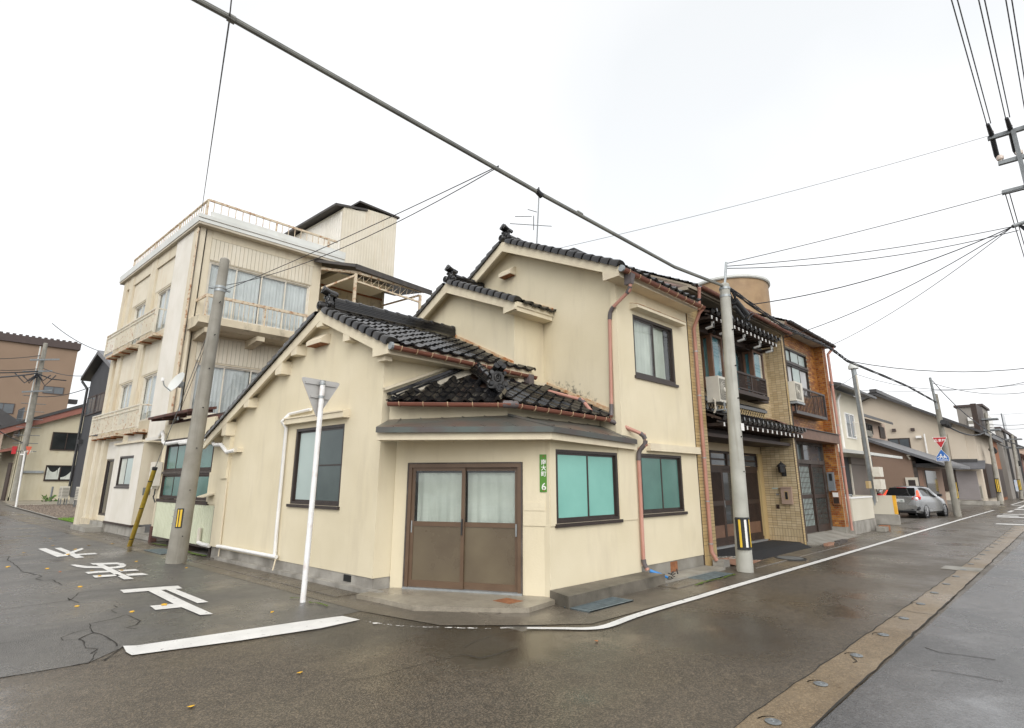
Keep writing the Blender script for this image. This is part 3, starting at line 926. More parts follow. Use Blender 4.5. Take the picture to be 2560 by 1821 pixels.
# the word painted before the stop line
chars = {
    'stop': [[(2.874,10.683),(3.463,10.523),(3.600,10.463),(3.559,10.168),(3.294,10.251),(2.845,10.367)],
             [(3.140,10.298),(3.295,10.269),(3.219,8.789),(3.192,8.002),(3.063,8.048),(3.070,8.943)],
             [(3.350,10.212),(3.465,10.169),(3.432,8.793),(3.303,8.821)],
             [(2.816,9.090),(3.048,9.025),(3.120,8.980),(3.165,8.686),(2.785,8.762)]],
    'ma': [[(2.981,14.460),(3.054,14.449),(3.174,13.984),(3.354,13.770),(3.273,13.524),(3.072,13.731),(3.000,14.041)],
           [(3.299,14.456),(3.687,14.191),(3.664,13.857),(3.285,14.150)],
           [(3.687,14.191),(3.745,13.935),(3.710,13.621),(3.627,13.675),(3.616,13.843)],
           [(3.710,13.621),(3.595,13.342),(3.479,13.284),(3.352,13.328),(3.407,13.564),(3.523,13.566),(3.627,13.706)],
           [(3.352,13.328),(3.268,13.501),(3.352,13.741),(3.417,13.584)],
           [(3.330,14.263),(3.436,14.251),(3.318,11.661),(3.188,11.726)],
           [(2.945,13.136),(3.141,13.150),(3.303,13.012),(3.300,12.798),(3.127,12.870),(2.934,12.860)],
           [(3.413,13.011),(3.675,12.911),(3.665,12.669),(3.398,12.752)],
           [(2.932,12.560),(3.272,12.436),(3.265,12.217),(2.907,12.271)],
           [(3.376,12.380),(3.614,12.318),(3.632,12.016),(3.358,12.122)]],
    're': [[(3.079,18.320),(3.235,18.355),(3.269,16.174),(3.059,16.078)],
           [(3.379,18.210),(3.508,18.226),(3.490,17.120),(3.351,17.085)],
           [(3.066,16.147),(3.261,16.543),(3.638,17.377),(3.843,17.787),(3.810,17.436),(3.536,16.853),(3.222,16.104)],
           [(3.358,17.077),(3.485,17.080),(3.444,15.609),(3.288,15.581)],
           [(3.441,16.441),(3.801,16.411),(3.789,16.087),(3.454,16.144)]],
}
for key in ('stop', 'ma', 're'):
    root = None
    mk = MB()
    for st in chars[key]:
        mk.sheet(st, PAINT)
    for i, st in enumerate(chars[key]):
        q = MB().sheet(st, PAINT + 0.0012 * (i % 3))
        if root is None:
            root = struct(q.build('painted_character', M['road_white']))
        else:
            q.build('stroke', M['road_white'], root)

# cracks and seams in the side road
crk = [([(2.219,16.858),(2.399,17.060),(2.262,16.265),(2.271,15.739),(2.252,14.957),(2.199,14.061),(2.275,13.665),(2.336,13.146),(2.206,12.850),(2.262,12.610),(2.381,12.578),(2.380,11.841)], .022),
       ([(1.449,10.197),(1.655,10.219),(1.855,10.257),(2.183,10.282),(2.285,10.533),(2.410,10.887),(2.786,10.907),(3.237,10.716),(3.711,10.596)], .014),
       ([(1.895,14.054),(2.295,13.802),(2.886,13.522),(3.072,13.500)], .012),
       ([(1.212,8.139),(1.355,8.103),(1.481,8.060)], .010),
       ([(1.665,6.754),(1.720,6.871),(1.797,7.102),(1.746,7.079),(1.801,7.160),(1.831,7.208),(1.763,7.343),(1.801,7.588),(1.794,7.788),(1.963,7.988),(2.032,8.497),(2.155,8.537),(2.293,8.591),(2.459,8.736),(2.481,8.257),(2.380,8.049),(2.270,7.993),(2.336,7.841)], .016),
       ([(1.774,6.731),(1.854,6.863),(1.935,6.990),(2.036,7.157)], .014),
       ([(1.963,7.988),(2.008,7.759),(2.016,7.434),(1.990,7.205)], .018),
       ([(2.515,9.517),(2.506,9.298),(2.408,9.179),(2.405,8.919)], .012),
       ([(1.794,7.788),(1.671,7.836),(1.677,7.982),(1.823,8.143),(1.983,8.228)], .010),
       ([(2.183,10.282),(2.211,10.526),(2.222,10.118),(2.239,10.025)], .018),
       ([(3.189,25.242),(4.051,25.722),(4.634,25.912)], .012), ([(2.565,19.845),(3.008,19.934),(3.490,19.725)], .012)]
root = None
for pts, w in crk:
    fine = []
    for a, b in zip(pts, pts[1:]):
        k = max(1, int(math.dist(a, b) / 0.10))
        for i in range(k):
            t = i / k
            j = 0.012 if k > 1 and i else 0
            fine.append((a[0] + (b[0] - a[0]) * t + rnd.uniform(-j, j), a[1] + (b[1] - a[1]) * t + rnd.uniform(-j, j)))
    fine.append(pts[-1])
    q = MB().ribbon(fine, [w * rnd.uniform(.35, 1.0) for _ in fine], 0.002)
    if root is None:
        root = struct(q.build('road_crack', M['crack']))
    else:
        q.build('crack', M['crack'], root)
for pts, w in (([(7.452,1.453),(7.385,1.368),(7.335,1.301),(7.386,1.110),(7.416,0.891),(7.447,0.700)], .016), ([(6.628,1.274),(6.661,1.150),(6.681,0.927),(6.654,0.653)], .012),
               ([(12.631,1.414),(12.556,0.999)], .015), ([(19.118,1.866),(18.941,1.373)], .02), ([(10.396,3.128),(10.581,2.663),(10.573,2.072)], .010), ([(16.554,3.585),(16.676,2.964)], .012)):
    fine = []
    for a, b in zip(pts, pts[1:]):
        k = max(1, int(math.dist(a, b) / 0.12))
        for i in range(k):
            t = i / k
            fine.append((a[0] + (b[0] - a[0]) * t + rnd.uniform(-.01, .01), a[1] + (b[1] - a[1]) * t + rnd.uniform(-.01, .01)))
    MB().ribbon(fine, [w * rnd.uniform(.4, 1.0) for _ in fine], 0.002).build('crack', M['crack'], root)
# seam where the side road's surface stops, and the rough patch at the junction
sm = [(1.055,6.789),(1.338,6.724),(1.660,6.759),(1.783,6.771),(1.952,6.850)]
MB().ribbon(sm, 0.009, 0.0025).build('crack', M['crack'], root)
MB().ribbon([(4.128,4.561),(4.164,4.449),(4.173,4.330),(4.381,4.313),(4.687,4.333)], [.008, .014, .018, .014, .006], 0.003).build('crack', M['crack'], root)
MB().ribbon([(4.318,4.716),(4.528,4.794),(4.827,4.847),(5.253,4.831)], .006, 0.003).build('crack', M['crack'], root)
MB().ribbon([(2.932,4.672),(3.244,4.577),(3.663,4.584),(4.128,4.539)], .006, 0.001).build('crack', M['crack'], root)

# roadside gutters of concrete slabs, one along each street
g1 = struct(MB().sheet([(4.55, 6.85), (5.45, 7.15), (5.45, 60), (4.45, 60)], 0.001).build('side_gutter', M['wet_conc']))
g2 = struct(MB().sheet([(6.0, 4.40), (8, 4.36), (20, 4.38), (90, 4.38), (90, 5.7), (6.3, 5.7), (5.6, 5.6), (4.754,5.581), (5.384,4.928)], 0.0005).build('street_gutter', M['wet_conc']))
g3 = struct(MB().sheet([(4.55, 6.85), (4.754,5.581), (5.6, 5.6), (6.4, 5.9), (6.2, 7.5), (5.3, 7.6), (4.9, 7.3)], 0.0).build('corner_gutter', M['wet_conc']))
slab = MB(ID)


def slab_mesh(du, dv, h=0.014):
    m = MB(ID)
    P = [F((a, b, 0)) for a, b in ((0, 0), (du, 0), (du, dv), (0, dv))]
    b = 0.006
    m.add([(p.x, p.y, 0) for p in P] + [(p.x, p.y, h - b) for p in P] + [(P[0].x + b, P[0].y + b, h), (P[1].x - b, P[1].y + b, h), (P[2].x - b, P[2].y - b, h), (P[3].x + b, P[3].y - b, h)],
          [(0, 1, 5, 4), (1, 2, 6, 5), (2, 3, 7, 6), (3, 0, 4, 7), (4, 5, 9, 8), (5, 6, 10, 9), (6, 7, 11, 10), (7, 4, 8, 11), (8, 9, 10, 11)], True)
    return m


scatter(slab_mesh(0.36, 0.585), 'gutter_slab', M['wet_conc'], g1, [F((4.80, 7.9 + 0.6 * i, 0.0)) for i in range(34)])
scatter(slab_mesh(0.585, 0.42), 'gutter_slab', M['wet_conc'], g2, [F((6.95 + 0.6 * i, 4.80, 0.0)) for i in range(26) if not (1 <= i <= 2 or 6 <= i <= 7)])
scatter(slab_mesh(0.28, 0.30, 0.008), 'kerb_slab', M['wet_conc'], g3, [F((5.12 + 0.125 * i, 5.86 - 0.29 * i + 0.55, 0.0)) for i in range(4)])
# moss seams
for pts, w in (([(9.195,4.741),(9.711,4.764),(10.132,4.726),(10.820,4.765)], .06), ([(4.316,8.273),(4.390,8.148)], .05), ([(4.343,7.821),(4.405,7.623),(4.387,7.353)], .05), ([(5.355,17.695),(5.423,16.743)], .12), ([(5.304,15.287),(5.280,14.605),(5.303,13.924)], .16)):
    q = MB()
    fine = []
    for a, b in zip(pts, pts[1:]):
        for i in range(8):
            t = i / 8
            fine.append((a[0] + (b[0] - a[0]) * t + rnd.uniform(-.02, .02), a[1] + (b[1] - a[1]) * t + rnd.uniform(-.02, .02)))
    q.ribbon(fine, [w * rnd.uniform(.3, 1.1) for _ in fine], 0.016)
    stuff(tag(q.build('moss', M['moss']), 'bright green moss growing along a wet pavement joint', 'moss'))


def grating(label, c, du, dv, nb):
    g = thing('drain_grating', label, 'grating', (c[0], c[1], 0.0))
    MB().box(c[0], c[0] + du, c[1], c[1] + dv, 0.0012, 0.0145).build('pit', M['drain'], g)
    m = MB()
    m.box(c[0], c[0] + du, c[1], c[1] + 0.02, 0.0, 0.02).box(c[0], c[0] + du, c[1] + dv - 0.02, c[1] + dv, 0.0, 0.02)
    m.box(c[0], c[0] + 0.02, c[1] + 0.02, c[1] + dv - 0.02, 0.0, 0.02).box(c[0] + du - 0.02, c[0] + du, c[1] + 0.02, c[1] + dv - 0.02, 0.0, 0.02)
    m.build('frame', M['grating'], g)
    q = MB(ID)
    if du > dv:
        st = (du - 0.04) / nb
        P0, P1 = F((0, 0, 0)), F((0, dv - 0.04, 0))
        q.beam(P0, P1, 0.009, 0.012)
        scatter(q, 'bar', M['grating'], g, [F((c[0] + 0.02 + st * (i + .5), c[1] + 0.02, 0.016)) for i in range(nb)])
        for k in range(1, 5):
            MB().box(c[0] + .02, c[0] + du - .02, c[1] + dv * k / 5 - .004, c[1] + dv * k / 5 + .004, 0.012, 0.020).build('cross_rod', M['grating'], g)
    else:
        st = (dv - 0.04) / nb
        q.beam(F((0, 0, 0)), F((du - 0.04, 0, 0)), 0.009, 0.012)
        scatter(q, 'bar', M['grating'], g, [F((c[0] + 0.02, c[1] + 0.02 + st * (i + .5), 0.016)) for i in range(nb)])
        for k in range(1, 5):
            MB().box(c[0] + du * k / 5 - .004, c[0] + du * k / 5 + .004, c[1] + .02, c[1] + dv - .02, 0.012, 0.020).build('cross_rod', M['grating'], g)
    return g


grating('steel drain grating beside the raised kerb block at the house corner', (6.45, 4.76), 1.0, 0.40, 26)
grating('steel drain grating by the moss line near the pale concrete pole', (9.75, 4.80), 1.0, 0.42, 24)
grating('steel drain grating on the side street behind the leaning yellow guard pole', (4.72, 15.0), 0.42, 1.2, 26)

# fallen leaves
lf = MB(ID)
lp = [(0, 0, 0.004), (0.05, -0.035, 0.010), (0.075, -0.01, 0.016), (0.07, 0.028, 0.012), (0.035, 0.042, 0.006), (0.03, 0.0, 0.012)]
lf.add(lp + [(p[0], p[1], p[2] - 0.002) for p in lp], [(0, 1, 5), (1, 2, 5), (2, 3, 5), (3, 4, 5), (4, 0, 5), (7, 6, 11), (8, 7, 11), (9, 8, 11), (10, 9, 11), (6, 10, 11), (0, 6, 7, 1), (1, 7, 8, 2), (2, 8, 9, 3), (3, 9, 10, 4), (4, 10, 6, 0)])
leaves = [(3.648,17.506),(4.112,18.383),(4.584,18.450),(3.443,18.955),(3.709,21.606),(3.779,21.269),(2.685,17.589),(2.093,14.880),(2.593,14.106),(4.013,14.094),(2.549,11.385),(2.167,9.704),(2.549,8.821),(3.295,16.346),(3.011,12.356),(3.486,12.908),(2.968,8.948),(3.068,13.253)]
first = None
for i, c in enumerate(leaves):
    z = 0.0 if i < 13 else 0.008
    w = F((c[0], c[1], z))
    if first is None:
        first = proto(lf, 'fallen_leaf', M['leaf'], None, w)
        o = first
    else:
        o = piece(first, None, w)
    if c == leaves[8]:
        pass
    o.rotation_euler = (0, 0, rnd.uniform(0, 6.28))
    s = rnd.uniform(.8, 1.35) * (1.0 if c[1] > 9 else .9)
    o.scale = (s, s * rnd.uniform(.7, 1.0), s)
    tag(o, 'small yellow fallen leaf on the wet side street around the painted word', 'leaf', 'yellow leaves on the side street')
for c, lab, mt in (((2.655,13.487), 'rust red fallen leaf on the side street between cracks', 'leafr'), ((4.375,12.425), 'yellow fallen leaf beside the foot of the dark concrete pole', 'leaf'),
                   ((3.726,7.578), 'yellow fallen leaf near the foot of the white sign post', 'leaf'), ((5.026,11.246), 'curled pale leaf near the house wall on the gutter slabs', 'leaf'),
                   ((1.881,4.976), 'lone yellow leaf lying nearest the camera at the bottom of the picture', 'leaf'), ((2.797,5.137), 'lone yellow leaf on the brown asphalt below the stop line', 'leaf'),
                   ((5.433,3.925), 'reddish leaf scrap on the main road below the white line', 'leafr')):
    o = proto(lf, 'fallen_leaf', M[mt], None, F((c[0], c[1], 0.0)))
    o.rotation_euler = (0, 0, rnd.uniform(0, 6.28))
    o.scale = (.72, .6, .7)
    tag(o, lab, 'leaf')


# ---------------------------------------------------------------- roof tiles
def tile_mesh(A, U, w, l, amp=0.030, lip=0.03, tilt=0.022, twist=0.0):
    """one S-shaped clay tile; A across, U up the slope (unit vectors)"""
    N = A.cross(U).normalized()
    if N.z < 0:
        N = -N
    m = MB(ID)
    k = 8
    P = []
    for row in range(3):
        for i in range(k + 1):
            t = i / k
            h = -amp * 0.62 * sin(pi * t / 0.62) if t < 0.62 else amp * 1.15 * sin(pi * (t - 0.62) / 0.38)
            x = t * w * 1.04
            if row == 0:
                p = A * x + N * (h + tilt - lip) + U * 0.004
            elif row == 1:
                p = A * x + N * (h + tilt) + U * (-0.004)
            else:
                p = A * x + N * (h * 0.97 - 0.004) + U * (l * 1.10)
            p = p + N * (twist * (t - 0.5))
            P.append(p)
    fs = [(r * (k + 1) + i, r * (k + 1) + i + 1, (r + 1) * (k + 1) + i + 1, (r + 1) * (k + 1) + i) for r in range(2) for i in range(k)]
    m.add(P, fs, True)
    return m


def tile_field(parent, O, A, U, w, l, rows, c0, c1, keep=None, amp=0.030, eave=0.05, parts=True, name='roof_tile'):
    """rows and columns of single tiles; A, U unit world vectors"""
    protos = {}
    bag = MB(ID)
    for r in range(rows):
        for c in range(c0, c1):
            mid = O + A * (w * (c + 0.5)) + U * (l * (r + 0.5))
            if keep and not keep(mid, r, c):
                continue
            kind = ('e' if r == 0 else 'n', random.randrange(3))
            tw = (-0.010, 0.0, 0.009)[kind[1]]
            P = O + A * (w * c) + U * (l * r)
            if parts:
                if kind not in protos:
                    protos[kind] = proto(tile_mesh(A, U, w, l, amp, eave if kind[0] == 'e' else 0.022, 0.02 + tw * .4, tw), name, M['tile'], parent, P, True, 50)
                else:
                    piece(protos[kind], parent, P)
            else:
                q = tile_mesh(A, U, w, l, amp, eave if kind[0] == 'e' else 0.022, 0.02 + tw * .4, tw)
                bag.add([v + P for v in q.V], q.Q, True)
    if not parts and bag.V:
        stuff(bag.build('roof_tiles', M['tile'], parent, True, 50))


def verge_mesh(A, U, l, side):
    """a verge tile: rolled over the gable edge; A points outward from the roof over the gable"""
    N = A.cross(U).normalized()
    if N.z < 0:
        N = -N
    prof = [(-0.15, 0.025), (-0.10, 0.055), (-0.04, 0.075), (0.03, 0.075), (0.07, 0.055), (0.088, 0.02), (0.088, -0.055), (0.06, -0.055), (0.05, -0.01)]
    m = MB(ID)
    P = []
    for s, g in ((0.0, 1.06), (0.025, 1.14), (l * 1.06, 0.80)):
        for a, h in prof:
            P.append(A * (a * g) + N * (h * g) + U * s)
    k = len(prof)
    fs = [(r * k + i, r * k + i + 1, (r + 1) * k + i + 1, (r + 1) * k + i) for r in range(2) for i in range(k - 1)]
    fs.append(tuple(range(k)))
    m.add(P, fs, True)
    return m


def verge(parent, O, A, U, l, n, side=1):
    scatter(verge_mesh(A, U, l, side), 'verge_tile', M['tile'], parent, [O + U * (l * i) for i in range(n)], True, 45)


def ridge(parent, p, q, layers=4, w=0.20, h=0.035, seg=0.29, name='ridge'):
    """flat courses under a rolled cap, laid in short lengths"""
    A, Bv = F(p), F(q)
    d = (Bv - A)
    L = d.length
    d.normalize()
    s = d.cross(Vector((0, 0, 1))).normalized()
    up = s.cross(d).normalized()
    n = max(1, int(L / seg))
    st = L / n
    c = MB(ID)
    for k in range(layers):
        ww = w - 0.012 * k
        z0 = k * h
        c.add([s * (-ww / 2) + up * z0, s * (ww / 2) + up * z0, s * (ww / 2) + up * (z0 + h * .72), s * (-ww / 2) + up * (z0 + h * .72),
               d * L + s * (-ww / 2) + up * z0, d * L + s * (ww / 2) + up * z0, d * L + s * (ww / 2) + up * (z0 + h * .72), d * L + s * (-ww / 2) + up * (z0 + h * .72)],
              [(3, 2, 1, 0), (4, 5, 6, 7), (0, 1, 5, 4), (1, 2, 6, 5), (2, 3, 7, 6), (3, 0, 4, 7)], True)
        wi = ww - 0.03
        c.add([s * (-wi / 2) + up * (z0 + h * .70), s * (wi / 2) + up * (z0 + h * .70), s * (wi / 2) + up * (z0 + h), s * (-wi / 2) + up * (z0 + h),
               d * L + s * (-wi / 2) + up * (z0 + h * .70), d * L + s * (wi / 2) + up * (z0 + h * .70), d * L + s * (wi / 2) + up * (z0 + h), d * L + s * (-wi / 2) + up * (z0 + h)],
              [(3, 2, 1, 0), (4, 5, 6, 7), (0, 1, 5, 4), (1, 2, 6, 5), (2, 3, 7, 6), (3, 0, 4, 7)], True)
    cm = proto(c, 'ridge_course', M['tile'], parent, A)
    m = MB(ID)
    z0 = up * (layers * h - 0.004)
    prof = []
    for i in range(9):
        t = pi * i / 8
        prof.append((cos(t), sin(t)))
    P = []
    secs = ((0, .088), (st * .80, .080), (st * .81, .098), (st * 1.0, .098), (st * 1.001, .085))
    for x, r in secs:
        for a, b in prof:
            P.append(d * x + s * (a * r) + up * (b * r) + z0)
    fs = [(i * 9 + j, i * 9 + j + 1, (i + 1) * 9 + j + 1, (i + 1) * 9 + j) for i in range(len(secs) - 1) for j in range(8)]
    fs += [tuple(range(8, -1, -1)), tuple(range((len(secs) - 1) * 9, len(secs) * 9))]
    m.add(P, fs, True)
    scatter(m, 'ridge_cap_tile', M['tile'], parent, [A + d * (st * i) for i in range(n)], True, 50)


def oni(parent, p, face, s=1.0):
    """ridge-end ornament: shield with scrolls, a medallion and three bird-perch rolls on top; face = outward world direction"""
    f = Vector(face).normalized()
    r = f.cross(Vector((0, 0, 1))).normalized()
    O = F(p)
    T = lambda q: O + r * (q[0] * s) + f * (q[1] * s) + Vector((0, 0, q[2] * s))
    m = MB(T)
    sh = [(-.20, 0, -.10), (-.235, 0, -.02), (-.20, 0, .05), (-.15, 0, .06), (-.13, 0, .13), (-.15, 0, .20), (-.09, 0, .27), (0, 0, .29), (.09, 0, .27), (.15, 0, .20), (.13, 0, .13), (.15, 0, .06), (.20, 0, .05), (.235, 0, -.02), (.20, 0, -.10)]
    m.prism([(a, -.02, c) for a, b, c in sh], (0, .075, 0))
    for sg in (-1, 1):
        sp = [(sg * (.165 + .062 * cos(t) * (1 - t / 12)), .065, .0 + .062 * sin(t) * (1 - t / 12)) for t in [i * .55 for i in range(15)]]
        m.tube(sp, .022, 6)
        m.tube([(sg * .165, .02, 0), (sg * .165, .10, 0)], [.035, .03], 10)
    ring = [(.075 * cos(2 * pi * i / 14), .062, .135 + .075 * sin(2 * pi * i / 14)) for i in range(15)]
    m.tube(ring, .016, 6)
    sp = [((.05 - .0035 * i) * cos(i * .6), .066, .135 + (.05 - .0035 * i) * sin(i * .6)) for i in range(13)]
    m.tube(sp, .012, 5)
    for a, z, t in ((-.072, .305, -.06), (.072, .305, -.06), (0, .355, -.05)):
        m.tube([(a, -.16, z + t * .4), (a, .02, z), (a, .17, z + .055)], [.044, .046, .052], 12)
        m.tube([(a, .165, z + .053), (a, .185, z + .06)], [.058, .052], 12)
    for sg in (-1, 1):
        m.tube([(sg * .11, -.10, .235), (sg * .15, .08, .24)], [.03, .034], 8)
    return m.build('ridge_end_ornament', M['tile'], parent, True, 40)


def medallion(parent, p, face, r=0.075):
    f = Vector(face).normalized()
    x = f.cross(Vector((0, 0, 1))).normalized()
    O = F(p)
    T = lambda q: O + x * q[0] + f * q[1] + Vector((0, 0, q[2]))
    m = MB(T)
    m.tube([(0, -.10, 0), (0, .03, 0)], r, 18)
    m.tube([(r * .86 * cos(2 * pi * i / 18), .032, r * .86 * sin(2 * pi * i / 18)) for i in range(19)], .012, 5)
    for k in range(3):
        b = 2 * pi * k / 3
        m.tube([((.018 + .012 * j) * cos(b + j * .5), .034, (.018 + .012 * j) * sin(b + j * .5)) for j in range(4)], [.014, .012, .010, .005], 5)
    return m.build('end_tile_disc', M['tile'], parent, True, 40)


def gutter(parent, p, q, r=0.055, clips=8, mat='copper', caps=True, clipmat='brass'):
    m = MB()
    m.tube([p, q], r, 10, False, pi, 2 * pi)
    m.tube([p, q], r * .88, 10, False, pi, 2 * pi)
    A, Bv = F(p), F(q)
    d = (Bv - A).normalized()
    s = d.cross(Vector((0, 0, 1))).normalized()
    g = m.build('gutter', M[mat], parent, True, 60)
    rim = MB(ID)
    for sg in (-1, 1):
        rim.tube([A + s * (sg * r * .95), Bv + s * (sg * r * .95)], .009, 6)
    rim.build('rim', M[mat], g, True)
    if clips:
        c = MB(ID)
        pts = [s * (r * 1.08 * cos(t)) + Vector((0, 0, r * 1.08 * sin(t))) for t in [pi * 1.02 + (pi * .96) * i / 7 for i in range(8)]]
        c.tube(pts + [s * (r * 1.05) + Vector((0, 0, .02))], .0065, 5)
        L = (Bv - A).length
        scatter(c, 'clip', M[clipmat], g, [A + d * (L * (i + .5) / clips) for i in range(clips)], True)
    return g


def downpipe(parent, pts, r=0.035, mat='pinkpipe', elbows=True, bands=()):
    m = MB()
    m.tube(pts, r, 10)
    o = m.build('downpipe', M[mat], parent, True, 60)
    if elbows:
        for i in range(1, len(pts) - 1):
            a, c, b = (Vector(pts[i - 1]), Vector(pts[i]), Vector(pts[i + 1]))
            e = MB()
            e.tube([tuple(c + (a - c).normalized() * .075), tuple(c + (a - c).normalized() * .02 + (b - c).normalized() * .02), tuple(c + (b - c).normalized() * .075)], r * 1.18, 10)
            e.build('elbow', M['darkelbow'], o, True, 60)
    for c in bands:
        MB().tube([(c[0], c[1], c[2] - .012), (c[0], c[1], c[2] + .012)], r * 1.2, 10).build('band', M['galv'], o, True)
    return o


# ---------------------------------------------------------------- the corner house
H = thing('corner_house', 'cream stuccoed corner house with stepped gables and black tiled roofs', 'house', (7.5, 8.0, 0))
ST, TR = M['stucco'], M['stucco_trim']
U0, V0 = 5.30, 5.57
YW = Vector((SH, 1, 0)).normalized()          # world direction along the side street
XW = Vector((1, 0, 0))


def roof_dir(m, sign=1):
    """unit vector up a slope that rises with +v (sign 1) or -v"""
    return F((0, sign, m)).normalized()


# gable wing
VR, ZR, MR = 9.62, 4.98, 0.478
BU1 = 5.15
gz = lambda v: ZR - MR * abs(v - VR)
win = (8.83, 10.50, 1.27, 2.70)
MB(PU(U0)).wall(7.78, 13.30, 0.22, 2.75, [win]).build('wall', ST, H)
MB(PU(U0)).prism([(7.78, 0, 2.75), (7.78, 0, gz(7.78) - .05), (VR, 0, ZR - .05), (13.30, 0, gz(13.3) - .05), (13.30, 0, 2.75)], (0, -.12, 0)).build('gable_wall', ST, H)
MB(PU(U0)).box(13.303, 13.80, -.1, .035, .25, gz(13.8) - .06).build('corner_pilaster', ST, H)
MB(PU(U0)).box(13.302, 13.62, .036, .07, 1.75, 2.78).build('pilaster_step', ST, H)
MB(PV(7.775)).wall(5.296, 8.2, 2.3, 4.05).build('side_wall', ST, H)
MB(PU(U0)).box(7.80, 13.8, -.15, -.012, 0, .30).build('foundation', M['foundation'], H)
MB(PU(U0)).box(7.5, 13.3, -.02, .10, 0, .07).build('base_ledge', M['foundation'], H)
MB(PU(U0)).box(8.35, 8.55, -.012, .0, .10, .20).build('vent_slot', M['drain'], H)
window(PU(U0), H, *win, M['darkframe'], [M['frost_dk'], M['frost']], n=-.01, fw=.05, sill=.05, bars=[(0, 1.98)])
MB(PU(U0)).box(8.70, 10.90, 0, .13, 2.80, 2.90).prism([(8.70, 0, 2.90), (8.70, .15, 2.90), (8.70, .15, 2.925), (8.70, 0, 2.95)], (2.2, 0, 0)).build('window_hood', TR, H)
WX = lambda X: (lambda p: Vector((X - p[1], p[0], p[2])))     # walls square to the main street
MX, AX = 6.96, 7.83
# vent hoods on the gables
for (a0, a1, z0, T_) in ((9.53, 10.06, 4.28, PU(U0)), ((8.380,6.474)[0], (8.797,6.480)[0], (8.797,6.445)[1], WX(AX))):
    vh = MB(T_).prism([(a0, 0, z0 + .22), (a0, .06, z0 + .22), (a0, .19, z0 + .10), (a0, .19, z0 + .02), (a0, 0, z0 + .02)], (a1 - a0, 0, 0)).build('vent_hood', TR, H)
    MB(T_).box(a0 + .03, a1 - .03, .02, .18, z0 + .005, z0 + .018).build('vent_louvre', M['rust'], vh)

roof = MB()
t = .10
ve, vl_ = 7.42, 14.45
roof.prism([(BU1, VR, ZR), (BU1, ve, gz(ve)), (BU1, ve, gz(ve) - t), (BU1, VR, ZR - t)], (3.25, 0, 0))
roof.prism([(BU1, VR, ZR), (BU1, vl_, gz(vl_)), (BU1, vl_, gz(vl_) - t), (BU1, VR, ZR - t)], (2.9, 0, 0))
R1 = roof.build('gable_roof', TR, H)
MB().prism([(BU1, VR, ZR - .03), (BU1, ve, gz(ve) - .03), (BU1, ve, gz(ve) - .19), (BU1, ve + .42, gz(ve) - .19), (BU1, ve + .42, gz(ve + .42) - .24), (BU1, VR, ZR - .25)], (-.05, 0, 0)).build('bargeboard', TR, R1)
MB().prism([(BU1, VR, ZR - .03), (BU1, vl_, gz(vl_) - .03), (BU1, vl_, gz(vl_) - .22), (BU1, VR, ZR - .25)], (-.05, 0, 0)).build('bargeboard', TR, R1)
MB().prism([(BU1 + .003, ve + .02, gz(ve) - .19), (BU1 + .003, ve + .02, gz(ve) - .04), (BU1 + .003, 7.79, gz(7.79) - .06), (BU1 + .003, 7.79, gz(ve) - .19)], (3.1, 0, 0)).build('boxed_eave', TR, R1)
MB().box(BU1 + .02, 5.3, ve + .16, 7.79, gz(ve) - .27, gz(ve) - .192).build('eave_return', TR, R1)
for vc, w, dz in ((VR, .20, .36), ((8.673,4.391)[0], .20, .36), ((10.503,4.500)[0], .22, .37), ((11.079,3.985)[0], .26, .42), ((12.401,3.434)[0], .22, .36), ((13.387,3.040)[0], .22, .46)):
    MB().box(BU1 - .045, 5.30, vc - w / 2, vc + w / 2, gz(vc) - dz, gz(vc) - .14).build('purlin_end', TR, R1)
# tiles: street slope one by one
Ur = roof_dir(MR)
tile_field(R1, F((5.27, ve - .07, gz(ve - .07) + .035)), XW, Ur, .264, .2345, 10, 0, 12)
tile_field(R1, F((5.27, vl_ - .06, gz(vl_ - .06) + .035)), XW, roof_dir(MR, -1), .264, .2345, 22, 0, 10, parts=False)
verge(R1, F((BU1 - .015, ve - .02, gz(ve - .02) + .02)), -XW, Ur, .236, 10)
verge(R1, F((BU1 - .015, vl_ - .02, gz(vl_ - .02) + .02)), -XW, roof_dir(MR, -1), .2355, 22)
ridge(R1, (5.34, VR, ZR + .04), (8.29, VR, ZR + .04), 5, .24, .036)
oni(R1, (5.27, VR, ZR + .10), -XW, 0.82)
medallion(R1, (5.09, VR, ZR + .07), -XW, .085)
MB(ID).prism([(MX - .002, 9.5, gz(9.5) + .05), (MX - .002, 7.52, gz(7.52) + .05), (MX - .002, 7.52, gz(7.52) + .11), (MX - .002, 9.5, gz(9.5) + .13)], (-.035, 0, 0)).build('wall_flashing', M['tile_rust'], R1)
g = gutter(R1, (5.12, 7.345, 3.855), (8.44, 7.345, 3.79), .058, 11)
MB().tube([(5.08, 7.345, 3.855), (5.125, 7.345, 3.855)], .065, 12, True).build('end_cap', M['galv'], g)
MB().box(8.18, 8.31, 7.27, 7.42, 3.60, 3.81).build('outlet_box', M['darkelbow'], g)
downpipe(R1, [(8.245, 7.345, 3.62), (8.24, 7.25, 3.55), (8.13, 6.02, 3.15), (8.12, 5.84, 2.93)], .034)

